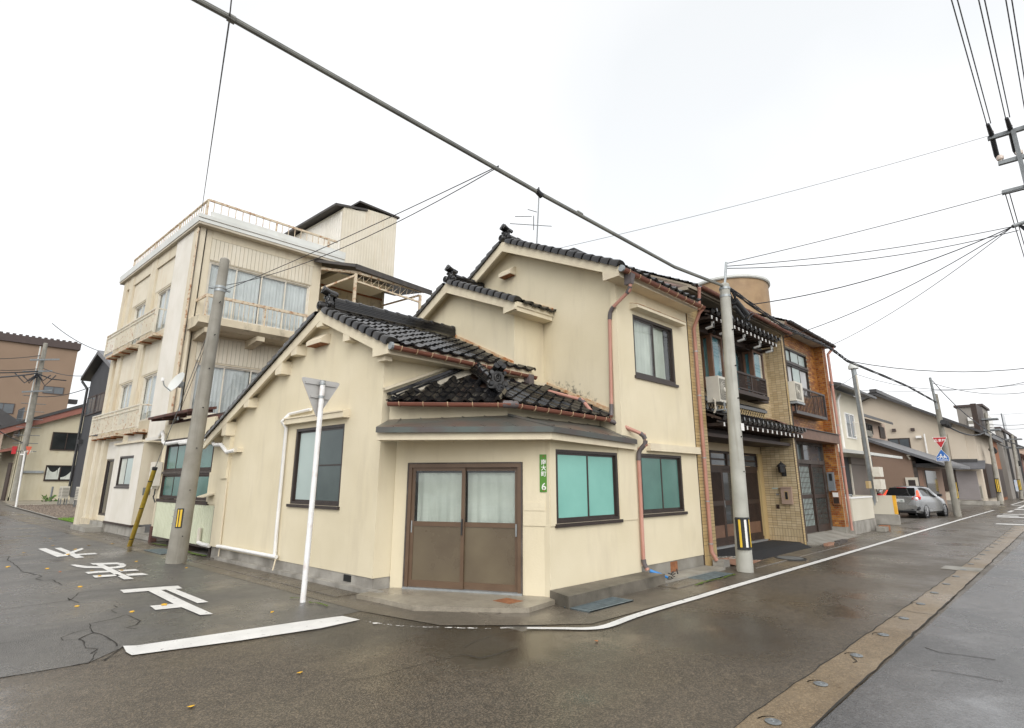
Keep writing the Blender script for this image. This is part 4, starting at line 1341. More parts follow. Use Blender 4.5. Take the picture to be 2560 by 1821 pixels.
# middle block
MV, MZ, MM = 9.62, 6.345, 0.456
mz = lambda v: MZ - MM * abs(v - MV)
mv, MB_ = 7.20, 6.755
MB(WX(MX)).prism([(7.504, 0, 3.0), (7.504, 0, mz(7.5) - .06), (MV, 0, MZ - .06), (12, 0, mz(12) - .06), (12, 0, 3.0)], (0, -.12, 0)).build('wall', ST, H)
MB(lambda p: Vector((p[0], 7.50 - p[1], p[2]))).wall(MX - .004, AX - .004, 3.0, 5.30).build('wall', ST, H)
roof = MB(ID)
roof.prism([(MB_, MV, MZ), (MB_, mv, mz(mv)), (MB_, mv, mz(mv) - t), (MB_, MV, MZ - t)], (AX - MB_ - .01, 0, 0))
roof.prism([(MB_, MV, MZ), (MB_, 12.2, mz(12.2)), (MB_, 12.2, mz(12.2) - t), (MB_, MV, MZ - t)], (AX - MB_ - .01, 0, 0))
R2 = roof.build('gable_roof', TR, H)
MB(ID).prism([(MB_, MV, MZ - .03), (MB_, mv, mz(mv) - .03), (MB_, mv, mz(mv) - .17), (MB_, mv + .36, mz(mv) - .19), (MB_, mv + .36, mz(mv + .36) - .22), (MB_, MV, MZ - .27)], (-.05, 0, 0)).build('bargeboard', TR, R2)
MB(ID).prism([(MB_, MV, MZ - .03), (MB_, 12.2, mz(12.2) - .03), (MB_, 12.2, mz(12.2) - .24), (MB_, MV, MZ - .27)], (-.05, 0, 0)).build('bargeboard', TR, R2)
MB(ID).prism([(MB_ + .003, mv + .02, mz(mv) - .19), (MB_ + .003, mv + .02, mz(mv) - .05), (MB_ + .003, 7.51, mz(7.5) - .05), (MB_ + .003, 7.51, mz(mv) - .19)], (AX - MB_ - .02, 0, 0)).build('boxed_eave', TR, R2)
YU = lambda m, s=1: Vector((0, s, m)).normalized()
tile_field(R2, Vector((MB_ + .12, mv - .07, mz(mv - .07) + .035)), XW, YU(MM), .245, .2345, 1, 0, 4)
tile_field(R2, Vector((MB_ + .12, mv - .07, mz(mv - .07) + .035)) + YU(MM) * .2345, XW, YU(MM), .245, .2345, 10, 0, 4, parts=False)
tile_field(R2, Vector((MB_ + .12, 12.1, mz(12.1) + .035)), XW, YU(MM, -1), .245, .2345, 11, 0, 4, parts=False)
verge(R2, Vector((MB_ - .015, mv - .02, mz(mv - .02) + .02)), -XW, YU(MM), .236, 11)
verge(R2, Vector((MB_ - .015, 12.1, mz(12.1) + .02)), -XW, YU(MM, -1), .2355, 11)
IV = lambda x, y, z: (x - SH * y, y, z)          # world point to street coordinates
ridge(R2, IV(MB_ + .18, MV, MZ + .04), IV(AX - .02, MV, MZ + .04), 4, .22, .036)
oni(R2, IV(MB_ + .10, MV, MZ + .09), -XW, 0.76)
medallion(R2, IV(MB_ - .06, MV, MZ + .06), -XW, .08)
MB(ID).prism([(AX - .002, 9.4, mz(9.4) + .05), (AX - .002, mv, mz(mv) + .05), (AX - .002, mv, mz(mv) + .10), (AX - .002, 9.4, mz(9.4) + .10)], (-.03, 0, 0)).build('wall_flashing', M['tile_rust'], R2)

# main block
AV, AZ, AM = 8.55, 7.304, 0.509
az = lambda v: AZ - AM * abs(v - AV)
AE, AB, av = 11.25, 7.58, 5.27
MB(WX(AX)).prism([(5.574, 0, 2.3), (5.574, 0, az(5.57) - .05), (AV, 0, AZ - .06), (11.9, 0, az(11.9) - .06), (11.9, 0, 2.3)], (0, -.12, 0)).build('wall', ST, H)
w1, w2 = (9.15, 10.63, 1.12, 2.215), (9.13, 10.63, 3.695, 4.935)
MB(PV(V0)).wall(8.605, AE, .24, 5.50, [w1, w2]).build('wall', ST, H)
MB(PV(V0)).box(8.7, AE - .002, -.15, -.012, 0, .26).build('foundation', M['concrete'], H)
MB(PV(V0)).box(9.98, 10.22, -.012, -.004, .03, .22).build('vent_grille', M['rust'], H)
MB(PV(V0)).box(9.35, AE, 0, .10, 2.27, 2.41).build('string_course', TR, H)
hd_ = MB(PV(V0)).prism([(9.05, 0, 5.14), (9.05, .17, 5.09), (9.05, .17, 5.03), (9.05, 0, 5.02)], (1.85, 0, 0)).build('window_hood', TR, H)
MB(PV(V0)).prism([(9.05, .0, 5.15), (9.05, .18, 5.10), (9.05, .18, 5.092), (9.05, 0, 5.142)], (1.85, 0, 0)).build('hood_flashing', M['tile_rust'], hd_)
window(PV(V0), H, *w1, M['darkframe'], [M['teal_dk']], n=-.01, fw=.045, sill=.045)
window(PV(V0), H, *w2, M['darkframe'], [M['glass']], n=-.01, fw=.05, sill=.045, cur=(M['curtain'], [(9.16, 9.95), (9.96, 10.42)]))
roof = MB(ID)
roof.prism([(AB, AV, AZ), (AB, av, az(av)), (AB, av, az(av) - t), (AB, AV, AZ - t)], (2.93, 0, 0))
roof.prism([(AB, AV, AZ), (AB, 12.1, az(12.1)), (AB, 12.1, az(12.1) - t), (AB, AV, AZ - t)], (2.93, 0, 0))
R3 = roof.build('gable_roof', TR, H)
MB(ID).prism([(AB, AV, AZ - .03), (AB, av, az(av) - .03), (AB, av, az(av) - .21), (AB, av + .37, az(av) - .21), (AB, av + .37, az(av + .37) - .22), (AB, AV, AZ - .27)], (-.05, 0, 0)).build('bargeboard', TR, R3)
MB(ID).prism([(AB, AV, AZ - .03), (AB, 12.1, az(12.1) - .03), (AB, 12.1, az(12.1) - .24), (AB, AV, AZ - .27)], (-.05, 0, 0)).build('bargeboard', TR, R3)
MB(ID).prism([(AB + .003, av + .02, az(av) - .21), (AB + .003, av + .02, az(av) - .06), (AB + .003, 5.58, az(5.58) - .06), (AB + .003, 5.58, az(av) - .21)], (2.91, 0, 0)).build('boxed_eave', TR, R3)
tile_field(R3, Vector((AB + .12, av - .07, az(av - .07) + .035)), XW, YU(AM), .257, .2345, 2, 0, 11)
tile_field(R3, Vector((AB + .12, av - .07, az(av - .07) + .035)) + YU(AM) * .469, XW, YU(AM), .257, .2345, 14, 0, 11, parts=False)
verge(R3, Vector((AB - .015, av - .02, az(av - .02) + .02)), -XW, YU(AM), .236, 15)
verge(R3, Vector((AB - .015, 12.0, az(12.0) + .02)), -XW, YU(AM, -1), .2355, 16)
ridge(R3, IV(AB + .18, AV, AZ + .04), IV(AB + 2.9, AV, AZ + .04), 3, .22, .036)
oni(R3, IV(AB + .10, AV, AZ + .09), -XW, 0.76)
medallion(R3, IV(AB - .06, AV, AZ + .06), -XW, .08)
g = gutter(R3, (8.28, 5.20, 5.545), (11.32, 5.20, 5.50), .057, 9)
MB().tube([(8.24, 5.20, 5.545), (8.282, 5.20, 5.545)], .064, 12).build('end_cap', M['galv'], g)
MB().prism([(8.44, 5.13, 5.50), (8.58, 5.13, 5.50), (8.55, 5.16, 5.30), (8.47, 5.16, 5.30)], (0, .14, 0)).build('outlet_box', M['darkelbow'], g)
downpipe(R3, [(8.51, 5.20, 5.30), (8.51, 5.22, 5.18), (8.57, 5.66, 4.92), (8.58, 5.70, 4.80), (8.58, 5.74, 3.02), (8.57, 5.74, 2.93), (8.53, 5.72, 2.86)], .034)
downpipe(R3, [(11.30, 5.20, 5.47), (11.33, 5.30, 5.40), (11.42, 5.49, 5.10), (11.42, 5.49, .30), (11.46, 5.42, .12)], .04, elbows=False,
         bands=[(11.42, 5.49, z) for z in (4.55, 3.55, 2.2, 1.3, .45)])

# corner bay: splayed door wall, flat street wall, metal lean-to roof, hipped tile roof
D0, D1 = (5.66, 7.62), (6.66, 5.57)
PD = PL(D1, D0)
LD = (F((*D1, 0)) - F((*D0, 0))).length


def PDoor(p):
    """(along from the left end, outward, height) on the splayed door wall"""
    A, Bv = F((*D0, 0)), F((*D1, 0))
    d = (Bv - A).normalized()
    n = Vector((d.y, -d.x, 0))
    return A + d * p[0] + n * p[1] + Vector((0, 0, p[2]))


dl, dr, dz0, dz1 = (0.119,1.926)[0] - .02, (1.984,1.950)[0] + .01, .09, (1.037,1.963)[1] + .01
dn = -1.0 if (PDoor((0, 1, 0)) - F((*D0, 0))).dot(Vector((0, 0, 1.7)) - F((*D0, 0))) < 0 else 1.0
PDX = lambda p: PDoor((p[0], p[1] * dn, p[2]))
MB(PDX).wall(-.16, LD + .012, .05, 2.50, [(dl, dr, 0.0, dz1)], .10).build('wall', ST, H)
MB(PV(7.77)).wall(5.297, 5.72, .22, 2.56).build('wall', ST, H)
MB(PV(7.77)).box(5.33, 5.70, -.1, -.012, 0, .24).build('foundation', M['foundation'], H)
ww = (6.77, 8.375, 1.075, 2.19)
MB(PV(5.53)).wall(6.63, 8.95, .03, 2.45, [ww]).build('wall', ST, H)
MB(PV(5.53)).box(6.64, 6.765, .0, .014, 1.045, 2.44).build('render_band', ST, H)
MB(PV(5.53)).box(8.385, 8.90, 0, .014, 1.045, 2.44).build('render_band', ST, H)
MB(PDX).box(dr + .03, LD + .02, .0, .014, 1.045, 2.44).build('render_band', ST, H)
window(PV(5.53), H, *ww, M['darkframe'], [M['teal']], n=.0, fw=.045, sill=.04)
MB(PDX).box((2.037,1.373)[0], (2.371,1.377)[0], .014, .022, (2.198,1.267)[1], (2.199,1.393)[1]).build('painted_plate', ST, H)
MB(PDX).box((0.330,2.369)[0], (0.861,2.359)[0], .0, .035, (0.511,2.317)[1], (0.508,2.409)[1]).build('blocked_vent', ST, H)
# sliding entrance doors
dm = MB(PDX)
dm.box(dl, dl + .055, -.09, .025, dz0 - .03, dz1).box(dr - .055, dr, -.09, .025, dz0 - .03, dz1).box(dl + .055, dr - .055, -.09, .025, dz1 - .06, dz1)
door = dm.build('door', M['bronze'], H)
MB(PDX).box(dl - .02, dr + .02, -.1, .05, .06, .088).build('threshold', M['galv'], door)
MB(PDX).box(dl - .025, dl - .002, -.05, .03, .05, dz1 + .02).box(dr + .002, dr + .022, -.05, .03, .05, dz1 + .02).box(dl - .002, dr + .002, -.05, .028, dz1 + .002, dz1 + .022).build('door_casing', M['greywood'], door)
midd = (dl + dr) / 2 - .005
zb = (1.060,1.037)[1]
for i, (l, r, n) in enumerate(((dl + .055, midd + .03, .0), (midd - .03, dr - .055, -.035))):
    q = MB(PDX)
    s = .055
    q.box(l, l + s, n - .03, n, dz0, dz1 - .06).box(r - s, r, n - .03, n, dz0, dz1 - .06)
    q.box(l + s, r - s, n - .03, n, dz1 - .06 - .05, dz1 - .06).box(l + s, r - s, n - .03, n, zb - .035, zb + .035).box(l + s, r - s, n - .03, n, dz0, dz0 + .10)
    lf_ = q.build('door_leaf', M['bronze'], door)
    q.V, q.Q = [], []
    MB(PDX).box(l + s, r - s, n - .022, n - .012, dz0 + .10, zb - .035).build('panel', M['bronze_panel'], door)
    MB(PDX).box(l + s, r - s, n - .020, n - .014, zb + .035, dz1 - .11).build('pane', M['glass'], door)
    curtain(MB(PDX), l + .06, r - .06, n - .10, zb - .05, dz1 - .14, .17, .03, seed=5 + i).build('curtain', M['curtain'], door, True, 180)
MB(PDX).add([(dl, -.45, zb), (dr, -.45, zb), (dr, -.45, dz1), (dl, -.45, dz1), (dl, -.08, zb), (dr, -.08, zb), (dr, -.08, dz1), (dl, -.08, dz1)], [(0, 1, 2, 3), (0, 4, 5, 1), (1, 5, 6, 2), (2, 6, 7, 3), (3, 7, 4, 0)]).build('room_shade_box', M['inside'], door)  # open box behind the door panes, room darkness painted into its colour
MB(PDX).box(midd - .018, midd + .006, .0, .014, .88, 1.12).build('handle', M['black'], door)
MB(PDX).box(dr - .10, dr - .078, -.035, -.022, .88, 1.06).build('handle', M['galv'], door)
MB(PDX).box(dl + .07, dl + .088, .0, .010, .90, 1.08).build('handle', M['galv'], door)

# metal lean-to roof
E0, E1, E2 = (4.80, 7.17, 2.50), (6.39, 5.24, 2.50), (8.80, 5.40, 2.44)
K0, K1, K2 = (5.40, 7.72, 2.70), (6.42, 6.12, 2.735), (8.62, 6.02, 2.72)
LR = MB()
LR.add([E0, E1, K1, K0], [(0, 1, 2, 3)]).add([E1, E2, K2, K1], [(0, 1, 2, 3)])
LR.add([(5.27, 7.74, 2.60), E0, K0], [(0, 1, 2)])
LR = LR.build('metal_roof', M['metalroof'], H)
MB().add([E0, E1, (E1[0], E1[1], E1[2] - .085), (E0[0], E0[1], E0[2] - .085), E2, (E2[0], E2[1], E2[2] - .085)], [(0, 1, 2, 3), (1, 4, 5, 2)]).build('edge_trim', M['metaledge'], LR)
for tt in (.10, .27, .45, .62, .80):
    a = [E0[i] + (E1[i] - E0[i]) * tt for i in range(3)]
    b = [K0[i] + (K1[i] - K0[i]) * tt for i in range(3)]
    MB().beam((a[0], a[1], a[2] + .004), (b[0], b[1], b[2] + .004), .022, .014).build('seam', M['metalroof'], LR)
for tt in (.18, .40, .62, .84):
    a = [E1[i] + (E2[i] - E1[i]) * tt for i in range(3)]
    b = [K1[i] + (K2[i] - K1[i]) * tt for i in range(3)]
    MB().beam((a[0], a[1], a[2] + .004), (b[0], b[1], b[2] + .004), .022, .014).build('seam', M['metalroof'], LR)
MB().beam((E1[0], E1[1], E1[2] + .01), (K1[0], K1[1], K1[2] + .01), .06, .03).build('hip_seam', M['metalroof'], LR)
sof = MB()
i0, i1, i2 = (4.86, 7.23), (6.42, 5.30), (8.86, 5.45)
sof.add([(*i0, 2.42), (*i1, 2.42), (*i1, 2.31), (*i0, 2.31)], [(0, 1, 2, 3)])
sof.add([(*i1, 2.42), (*i2, 2.36), (*i2, 2.26), (*i1, 2.31)], [(0, 1, 2, 3)])
sof.add([(*i0, 2.31), (*i1, 2.31), (6.70, 5.58, 2.36), (5.70, 7.66, 2.36), (5.28, 7.72, 2.33)], [(0, 1, 2, 3, 4)])
sof.add([(*i1, 2.31), (*i2, 2.26), (8.9, 5.60, 2.30), (6.70, 5.58, 2.36)], [(0, 1, 2, 3)])
sof.add([(*i0, 2.42), (*i0, 2.31), (5.28, 7.72, 2.33), (5.28, 7.72, 2.55)], [(0, 1, 2, 3)])
sof.build('lean_to_fascia', TR, H)

# upper bay wall and the hipped roof on it
G0, G1, G2 = (5.20, 7.48, 2.935), (6.21, 5.87, 2.87), (8.55, 5.78, 2.82)
MB().add([(5.40, 7.72, 2.6), (6.40, 6.13, 2.6), (6.40, 6.13, 2.93), (5.40, 7.72, 3.0), (8.62, 6.03, 2.6), (8.62, 6.03, 2.9)], [(0, 1, 2, 3), (1, 4, 5, 2)]).build('bay_wall', ST, H)
TP = (7.02, 7.66, 3.76)
L0, L1 = (5.28, 7.68, 3.06), (6.80, 7.70, 3.73)
W2 = (8.86, 7.38, 3.64)
hp = MB()
dz_ = .045
TPd = (TP[0], TP[1], TP[2] - dz_)
hp.add([(G0[0], G0[1], G0[2] + .01), (G1[0], G1[1], G1[2] + .01), TPd, (L0[0], L0[1], L0[2] - dz_)], [(0, 1, 2, 3)])
hp.add([(G1[0], G1[1], G1[2] + .01), (G2[0] + .08, G2[1], G2[2] + .01), (W2[0], W2[1], W2[2] - dz_), (8.05, 7.49, 3.62), TPd], [(0, 1, 2, 3, 4)])
hp.add([(G0[0], G0[1], G0[2] + .02), (G1[0], G1[1], G1[2] + .02), (6.42, 6.14, 2.89), (5.40, 7.73, 2.95)], [(0, 1, 2, 3)])
hp.add([(G1[0], G1[1], G1[2] + .02), (G2[0], G2[1], G2[2] + .02), (8.6, 6.04, 2.86), (6.42, 6.14, 2.89)], [(0, 1, 2, 3)])
R4 = hp.build('hipped_roof', M['darkwood'], H)
MB().add([(L0[0] + .05, L0[1] - .03, L0[2] + .06), (L1[0] + .1, L1[1] - .03, L1[2] + .06), (L1[0] + .14, L1[1] - .24, L1[2] - .06), (L0[0] + .10, L0[1] - .16, L0[2] - .04)], [(0, 1, 2, 3)]).build('plaster_fillet', M['plaster'], R4)
a = F(G0) + Vector((0, 0, .06))
b = F(G1) + Vector((0, 0, .06))
Ah = (b - a).normalized()
nrm = Ah.cross(F(TP) - a).normalized()
Uh = nrm.cross(Ah).normalized()
if Uh.z < 0:
    Uh = -Uh
Lh = (b - a).length
c_ = MB()


def side2(p, q, r):
    return (q.x - p.x) * (r.y - p.y) - (q.y - p.y) * (r.x - p.x)


fb, ft, fl0, fl1 = F(G1), F(TP), F(L0), F(L1)
tile_field(R4, a + Uh * -.03, Ah, Uh, .266, .25, 5, 0, 9, lambda p, r, c: side2(fb, ft, p) > .05 and side2(fl0, fl1, p) < -.10, .052, .06)
b2 = F((G2[0] + .05, G2[1], G2[2] + .06))
a2 = F(G1) + Vector((0, 0, .06))
Ah2 = (b2 - a2).normalized()
nrm = Ah2.cross(F(W2) - a2).normalized()
Uh2 = nrm.cross(Ah2).normalized()
if Uh2.z < 0:
    Uh2 = -Uh2
tile_field(R4, a2 + Uh2 * -.03, Ah2, Uh2, .262, .235, 8, 0, 11, lambda p, r, c: side2(fb, ft, p) < -.06 and p.x < 7.74 and (p.y < 7.36 or (p.y < 7.66 and p.x < 6.85)), .040, .06)
ridge(R4, (6.50, 6.50, 3.24), (7.02, 7.62, 3.80), 3, .20, .034, .26)
hd = (F((6.50, 6.50, 3.2)) - F((7.02, 7.62, 3.78)))
hd.z = 0
oni(R4, (6.46, 6.42, 3.28), hd, 0.80)
medallion(R4, (6.44, 6.34, 3.20), hd, .085)
MB().beam((L0[0] + .05, L0[1] - .02, L0[2] + .06), (L1[0], L1[1] - .02, L1[2] + .06), .13, .05).beam((L0[0] + .12, L0[1] - .05, L0[2] + .02), (L1[0], L1[1] - .05, L1[2] + .015), .17, .035).build('wall_course', M['tile'], R4)
MB().beam((L0[0], L0[1] + .05, L0[2] + .14), (L1[0], L1[1] + .05, L1[2] + .14), .06, .05).build('wall_fillet', TR, R4)
MB(ID).prism([(AX - .002, 7.40, 3.65), (AX - .002, 5.80, 2.95), (AX - .002, 5.80, 3.03), (AX - .002, 7.40, 3.74)], (-.03, 0, 0)).build('wall_flashing', M['tile_rust'], R4)
MB().box(8.02, 8.82, 7.41, 7.495, 3.64, 3.72).build('top_flashing', TR, R4)
gutter(R4, G0, G1, .055, 5)
gutter(R4, (G1[0] + .03, G1[1], G1[2]), G2, .055, 8)
MB().tube([(G1[0] - .06, G1[1] + .10, G1[2]), G1, (G1[0] + .10, G1[1] - .004, G1[2])], .060, 10).build('gutter_joint', M['darkelbow'], R4, True)
downpipe(R4, [(8.55, 5.78, 2.80), (8.62, 5.72, 2.76), (8.97, 5.36, 2.53), (8.985, 5.34, 2.36), (8.955, 5.46, 2.28), (8.945, 5.48, 2.15), (8.935, 5.48, .30), (8.95, 5.42, .20)], .036)

# pipes and ducts on the gable wall
cp = MB(PU(U0))
cp.tube([((9.931,3.046)[0], .05, (9.931,3.046)[1]), ((10.735,3.016)[0], .05, (10.735,3.016)[1]), ((10.776,2.863)[0], .16, (10.776,2.863)[1] ), ((10.789,2.745)[0], .06, (10.789,2.745)[1]), ((10.790,0.802)[0], .05, (10.790,0.802)[1]), ((10.769,0.289)[0], .05, (10.769,0.289)[1])], .034, 8)
cp.build('conduit', M['white'], H, True)
p0, p1 = (10.664,0.290), (13.054,0.292)
MB(PU(U0)).tube([(p0[0], .07, p0[1]), (p1[0], .07, p1[1]), (p1[0] + .25, .07, p1[1] - .01)], .037, 10).build('conduit', M['white'], H, True)
MB(PU(U0)).tube([(p0[0] + .02, .06, p0[1]), (p0[0] + .02, .10, .05)], .016, 8).build('drain_hose', M['cream_pipe'], H, True)
q0, q1 = (13.319,2.292), (13.268,0.316)
MB(PU(U0)).tube([(q0[0], .03, q0[1]), (q1[0], .03, q1[1]), (q1[0] + .02, .03, .02)], .014, 6).build('conduit', M['cream_pipe'], H, True)
d0 = [(16.307,2.673), (14.259,2.655), (14.052,2.539), (13.675,2.523), (13.319,2.340), (12.914,2.369)]
MB(PU(U0)).tube([(a_[0], .10, a_[1]) for a_ in d0], .045, 8).build('air_duct', M['white'], H, True)
MB(PU(U0)).box((12.763,2.405)[0], (13.064,2.417)[0], 0, .12, (12.890,2.328)[1], (12.915,2.421)[1]).build('duct_cap', TR, H)
MB(PU(U0)).box((14.049,2.804)[0], (14.398,2.823)[0], .0, .16, (14.191,2.712)[1], (14.265,2.953)[1]).build('junction_box', TR, H)
# porch slab, kerb block
porch = MB()
pp = [(4.95, 7.62), (5.3, 7.70), (5.72, 7.70), (6.74, 5.56), (6.62, 5.40), (5.940,5.304), (5.596,5.622), (5.011,6.437), (4.982,7.336)]
porch.prism([(p[0], p[1], 0.0) for p in pp], (0, 0, .062))
porch = struct(porch.build('porch_slab', M['porch_conc']))
MB().box(5.93, 6.19, 5.63, 5.93, .0625, .067).build('hatch_cover', M['rust'], porch)
kb = MB()
kb.prism([(6.42, 5.06, 0), (8.98, 5.13, 0), (8.98, 5.52, 0), (6.60, 5.52, 0)], (0, 0, .165))
struct(kb.build('kerb_block', M['kerbdark']))
MB().box(8.99, 11.2, 5.14, 5.55, .0, .045).build('base_apron', M['concrete'], porch)

# the street-name plate beside the door
sg = thing('street_name_plate', 'narrow green enamel plate with white characters and a 6 beside the door', 'sign', (6.6, 5.7, 1.4))
s0, s1, z0, z1 = (2.290,2.038)[0], (2.418,2.037)[0], (2.350,1.540)[1], (2.356,2.105)[1]
MB(PDX).box(s0, s1, .016, .024, z0, z1).build('plate', M['green'], sg)
cs = (s0 + s1) / 2
for ch, yy, sz in (('南', 425, .085), ('大', 465, .085), ('町', 505, .085), ('6', 590, .15)):
    zz = z1 - (yy - 370) / 255 * (z1 - z0)
    mesh_text(ch, sz, 'character', M['white'], sg, lambda c, zz=zz: PDX((cs + c[0], .0265 + c[2], zz + c[1])), bold=.0015)
for zz in (z0 + .03, z1 - .03):
    MB(PDX).tube([(cs, .022, zz), (cs, .030, zz)], .012, 8).build('fixing', M['rust'], sg, True)


# ---------------------------------------------------------------- three-storey block on the side street
def ribs(T, parent, a0, a1, z0, z1, mat, pitch=.09, h=.018, n=0.0, name='ribbed_cladding'):
    """vertical ribbed sheet: one folded sheet"""
    m = MB(T)
    k = max(1, int(round((a1 - a0) / pitch)))
    st = (a1 - a0) / k
    prof = []
    for i in range(k):
        a = a0 + st * i
        prof += [(a, n), (a + st * .34, n), (a + st * .44, n + h), (a + st * .90, n + h)]
    prof.append((a1, n))
    P = [(a, d, z0) for a, d in prof] + [(a, d, z1) for a, d in prof]
    L = len(prof)
    m.add(P, [(i, i + 1, L + i + 1, L + i) for i in range(L - 1)])
    return m.build(name, mat, parent)


def boards(T, parent, a0, a1, z0, z1, mat, pitch=.125, th=.018, gap=.010, n=0.0):
    """cladding boards laid one by one over a dark joint"""
    k = max(1, int(round((a1 - a0) / pitch)))
    st = (a1 - a0) / k
    base = T((0, 0, 0))
    m = MB(lambda p: T(p) - base)
    m.box(gap / 2, st - gap / 2, n, n + th, z0, z1)
    scatter(m, 'cladding_board', mat, parent, [T((a0 + st * i, 0, 0)) for i in range(k)])
    MB(T).box(a0, a1, n - .01, n + .004, z0, z1).build('cladding_back', M['cladgap'], parent)


def baluster_rail(T, parent, a0, a1, z0, z1, n, mat, nb, tw=.05, th=.06, bw=.016, posts=(), bottom=True, name='railing', ret=0.0):
    r = MB(T).box(a0, a1, n - tw / 2, n + tw / 2, z1 - th, z1).build(name, mat, parent)
    if bottom:
        MB(T).box(a0, a1, n - .015, n + .015, z0, z0 + .035).build('bottom_rail', mat, r)
    st = (a1 - a0) / nb
    base = T((0, 0, 0))
    b = MB(lambda p: T(p) - base)
    b.box(-bw / 2, bw / 2, n - bw / 2, n + bw / 2, z0 + (.035 if bottom else 0), z1 - th)
    scatter(b, 'baluster', mat, r, [T((a0 + st * (i + .5), 0, 0)) for i in range(nb)])
    for a in posts:
        MB(T).box(a - .022, a + .022, n - .024, n + .024, z0 - .05, z1 + .002).build('post', mat, r)
    if ret:
        for a in (a0, a1):
            MB(T).box(a - .02, a + .02, 0, n - tw / 2, z1 - th, z1 - .005).build('rail_return', mat, r)
    return r


B3 = thing('apartment_block', 'three storey cream block with rusty balconies and roof railing behind the corner house', 'building', (7.5, 22, 0))
BC = M['bldcream']
BU, BV = 5.50, 18.30
TU, TV = PU(BU), PV(BV)
# side wall with its openings
oa = [(20.25, 21.80, 6.75, 8.34), (22.85, 24.40, 6.75, 8.34), (20.30, 21.90, 3.65, 5.24), (22.92, 24.45, 3.65, 5.24)]
MB(lambda p: TU((p[0], p[1] - .09, p[2]))).wall(20.10, 26.05, 3.05, 9.85, oa).build('wall', BC, B3)
for (a0, a1, z0, z1) in oa:
    window(TU, B3, a0, a1, z0, z1, M['offwhite'], [M['glass']], n=-.12, fw=.05, cur=(M['curtain2'], [(a0 + .05, a1 - .05)]))
for (a0, a1) in ((22.08, 22.68), (24.70, 25.18), (25.6, 26.05)):
    MB(TU).box(a0, a1, -.17, .0, 3.0, 9.86).build('pilaster', BC, B3)
MB(TU).box(20.1, 26.05, -.15, -.02, 9.35, 9.84).build('head_beam', BC, B3)
for (a0, a1) in ((20.12, 22.07), (22.69, 24.69)):
    ribs(TU, B3, a0, a1, 8.40, 9.34, M['cladcream'], .085, .015, -.085)
    ribs(TU, B3, a0, a1, 5.30, 6.50, M['cladcream'], .085, .015, -.085)
ribs(TU, B3, 18.62, 20.10, 3.02, 9.84, M['cladwhite'], .075, .014, .0)
MB(TU).box(18.60, 20.1, -.2, -.002, 3.0, 9.85).build('corner_core', BC, B3)
MB(TU).box(18.30, 18.60, -.25, .02, 2.75, 9.85).build('corner_post', BC, B3)
MB(TU).box(18.3, 20.12, -.02, .05, 2.92, 3.02).build('drip_edge', M['cladwhite'], B3)
# side balconies
for z0, z1, sl in ((6.58, 7.37, 6.42), (3.38, 4.12, 3.22)):
    rr = baluster_rail(TU, B3, 20.22, 25.85, z0, z1, .28, M['railpale'], 46, .045, .05, .018, (20.24, 22.95, 25.83), True, 'side_balcony_rail', ret=1)
    MB(TU).box(20.22, 25.85, .24, .30, z1 - .17, z1 - .14).build('mid_rail', M['railpale'], rr)
    MB(TU).box(20.25, 22.05, -.15, .24, sl, sl + .10).build('balcony_floor', M['railrust'], B3)
    MB(TU).box(22.70, 25.80, -.15, .24, sl, sl + .10).build('balcony_floor', M['railrust'], B3)
    for a in (20.6, 21.5, 23.0, 23.9, 24.8, 25.5):
        MB(TU).box(a - .03, a + .03, -.15, .27, sl - .05, sl - .001).build('balcony_bracket', M['rust'], B3)
# ground floor on the side street
wnd = (20.88, 22.40, 1.50, 2.50)
k_ = [(23.02, 24.60, .48, 2.45)]
MB(lambda p: TU((p[0], p[1] - .10, p[2]))).wall(22.95, 26.0, .3, 3.05, k_).build('wall', BC, B3)
for (a0, a1, z0, z1) in ((20.15, 20.88, .36, 2.90), (22.40, 22.98, .36, 2.90), (20.88, 22.40, .36, 1.50), (20.88, 22.40, 2.50, 2.90)):
    ribs(TU, B3, a0, a1, z0, z1, M['cladwhite'], .08, .015, .06)
MB(TU).box(20.14, 22.98, -.5, .055, .36, 1.495).box(20.14, 20.875, -.5, .055, 1.496, 2.9).box(22.405, 22.98, -.5, .055, 1.496, 2.9).box(20.876, 22.404, -.5, .055, 2.505, 2.9).build('ground_floor_bay', BC, B3)
MB(TU).box(20.10, 23.02, -.1, .14, 2.90, 2.97).build('bay_cap', BC, B3)
MB(TU).box(20.12, 23.0, -.1, .10, .30, .36).build('bay_base_strip', M['darkwood'], B3)
window(TU, B3, *wnd, M['darkframe'], [M['frost'], M['curtain']], n=.06, fw=.05, sill=.03)
for (a0, a1) in ((20.1, 21.5), (21.52, 23.0)):
    MB(TU).box(a0, a1, -.3, .02, 0, .298).build('foundation_block', M['foundation'], B3)
ribs(TU, B3, 23.02, 24.65, 2.47, 3.1, M['cladwhite'], .085, .015, -.09)
ribs(TU, B3, 20.6, 22.05, 2.98, 3.22, M['cladwhite'], .085, .015, .0)
sd = window(TU, B3, 23.02, 24.60, .48, 2.45, M['darkframe'], [M['frost'], M['darkglass']], n=-.10, fw=.05, name='sliding_door')
MB(TU).box(22.98, 24.75, -.2, .10, 0, .30).build('step', M['concrete'], B3)
MB(TU).box(22.95, 24.9, .10, .55, 0, .16).build('step', M['concrete'], B3)
for (a0, a1, n0, n1, z1) in ((24.68, 25.05, -.15, .05, 3.15), (25.25, 25.60, -.2, .12, 3.30), (25.95, 26.35, -.2, .20, 3.38)):
    MB(TU).box(a0, a1, n0, n1, 0, z1).build('buttress', BC, B3)
MB(TU).box(24.6, 25.6, .0, .16, 0, .35).build('buttress_foot', M['slab'], B3)
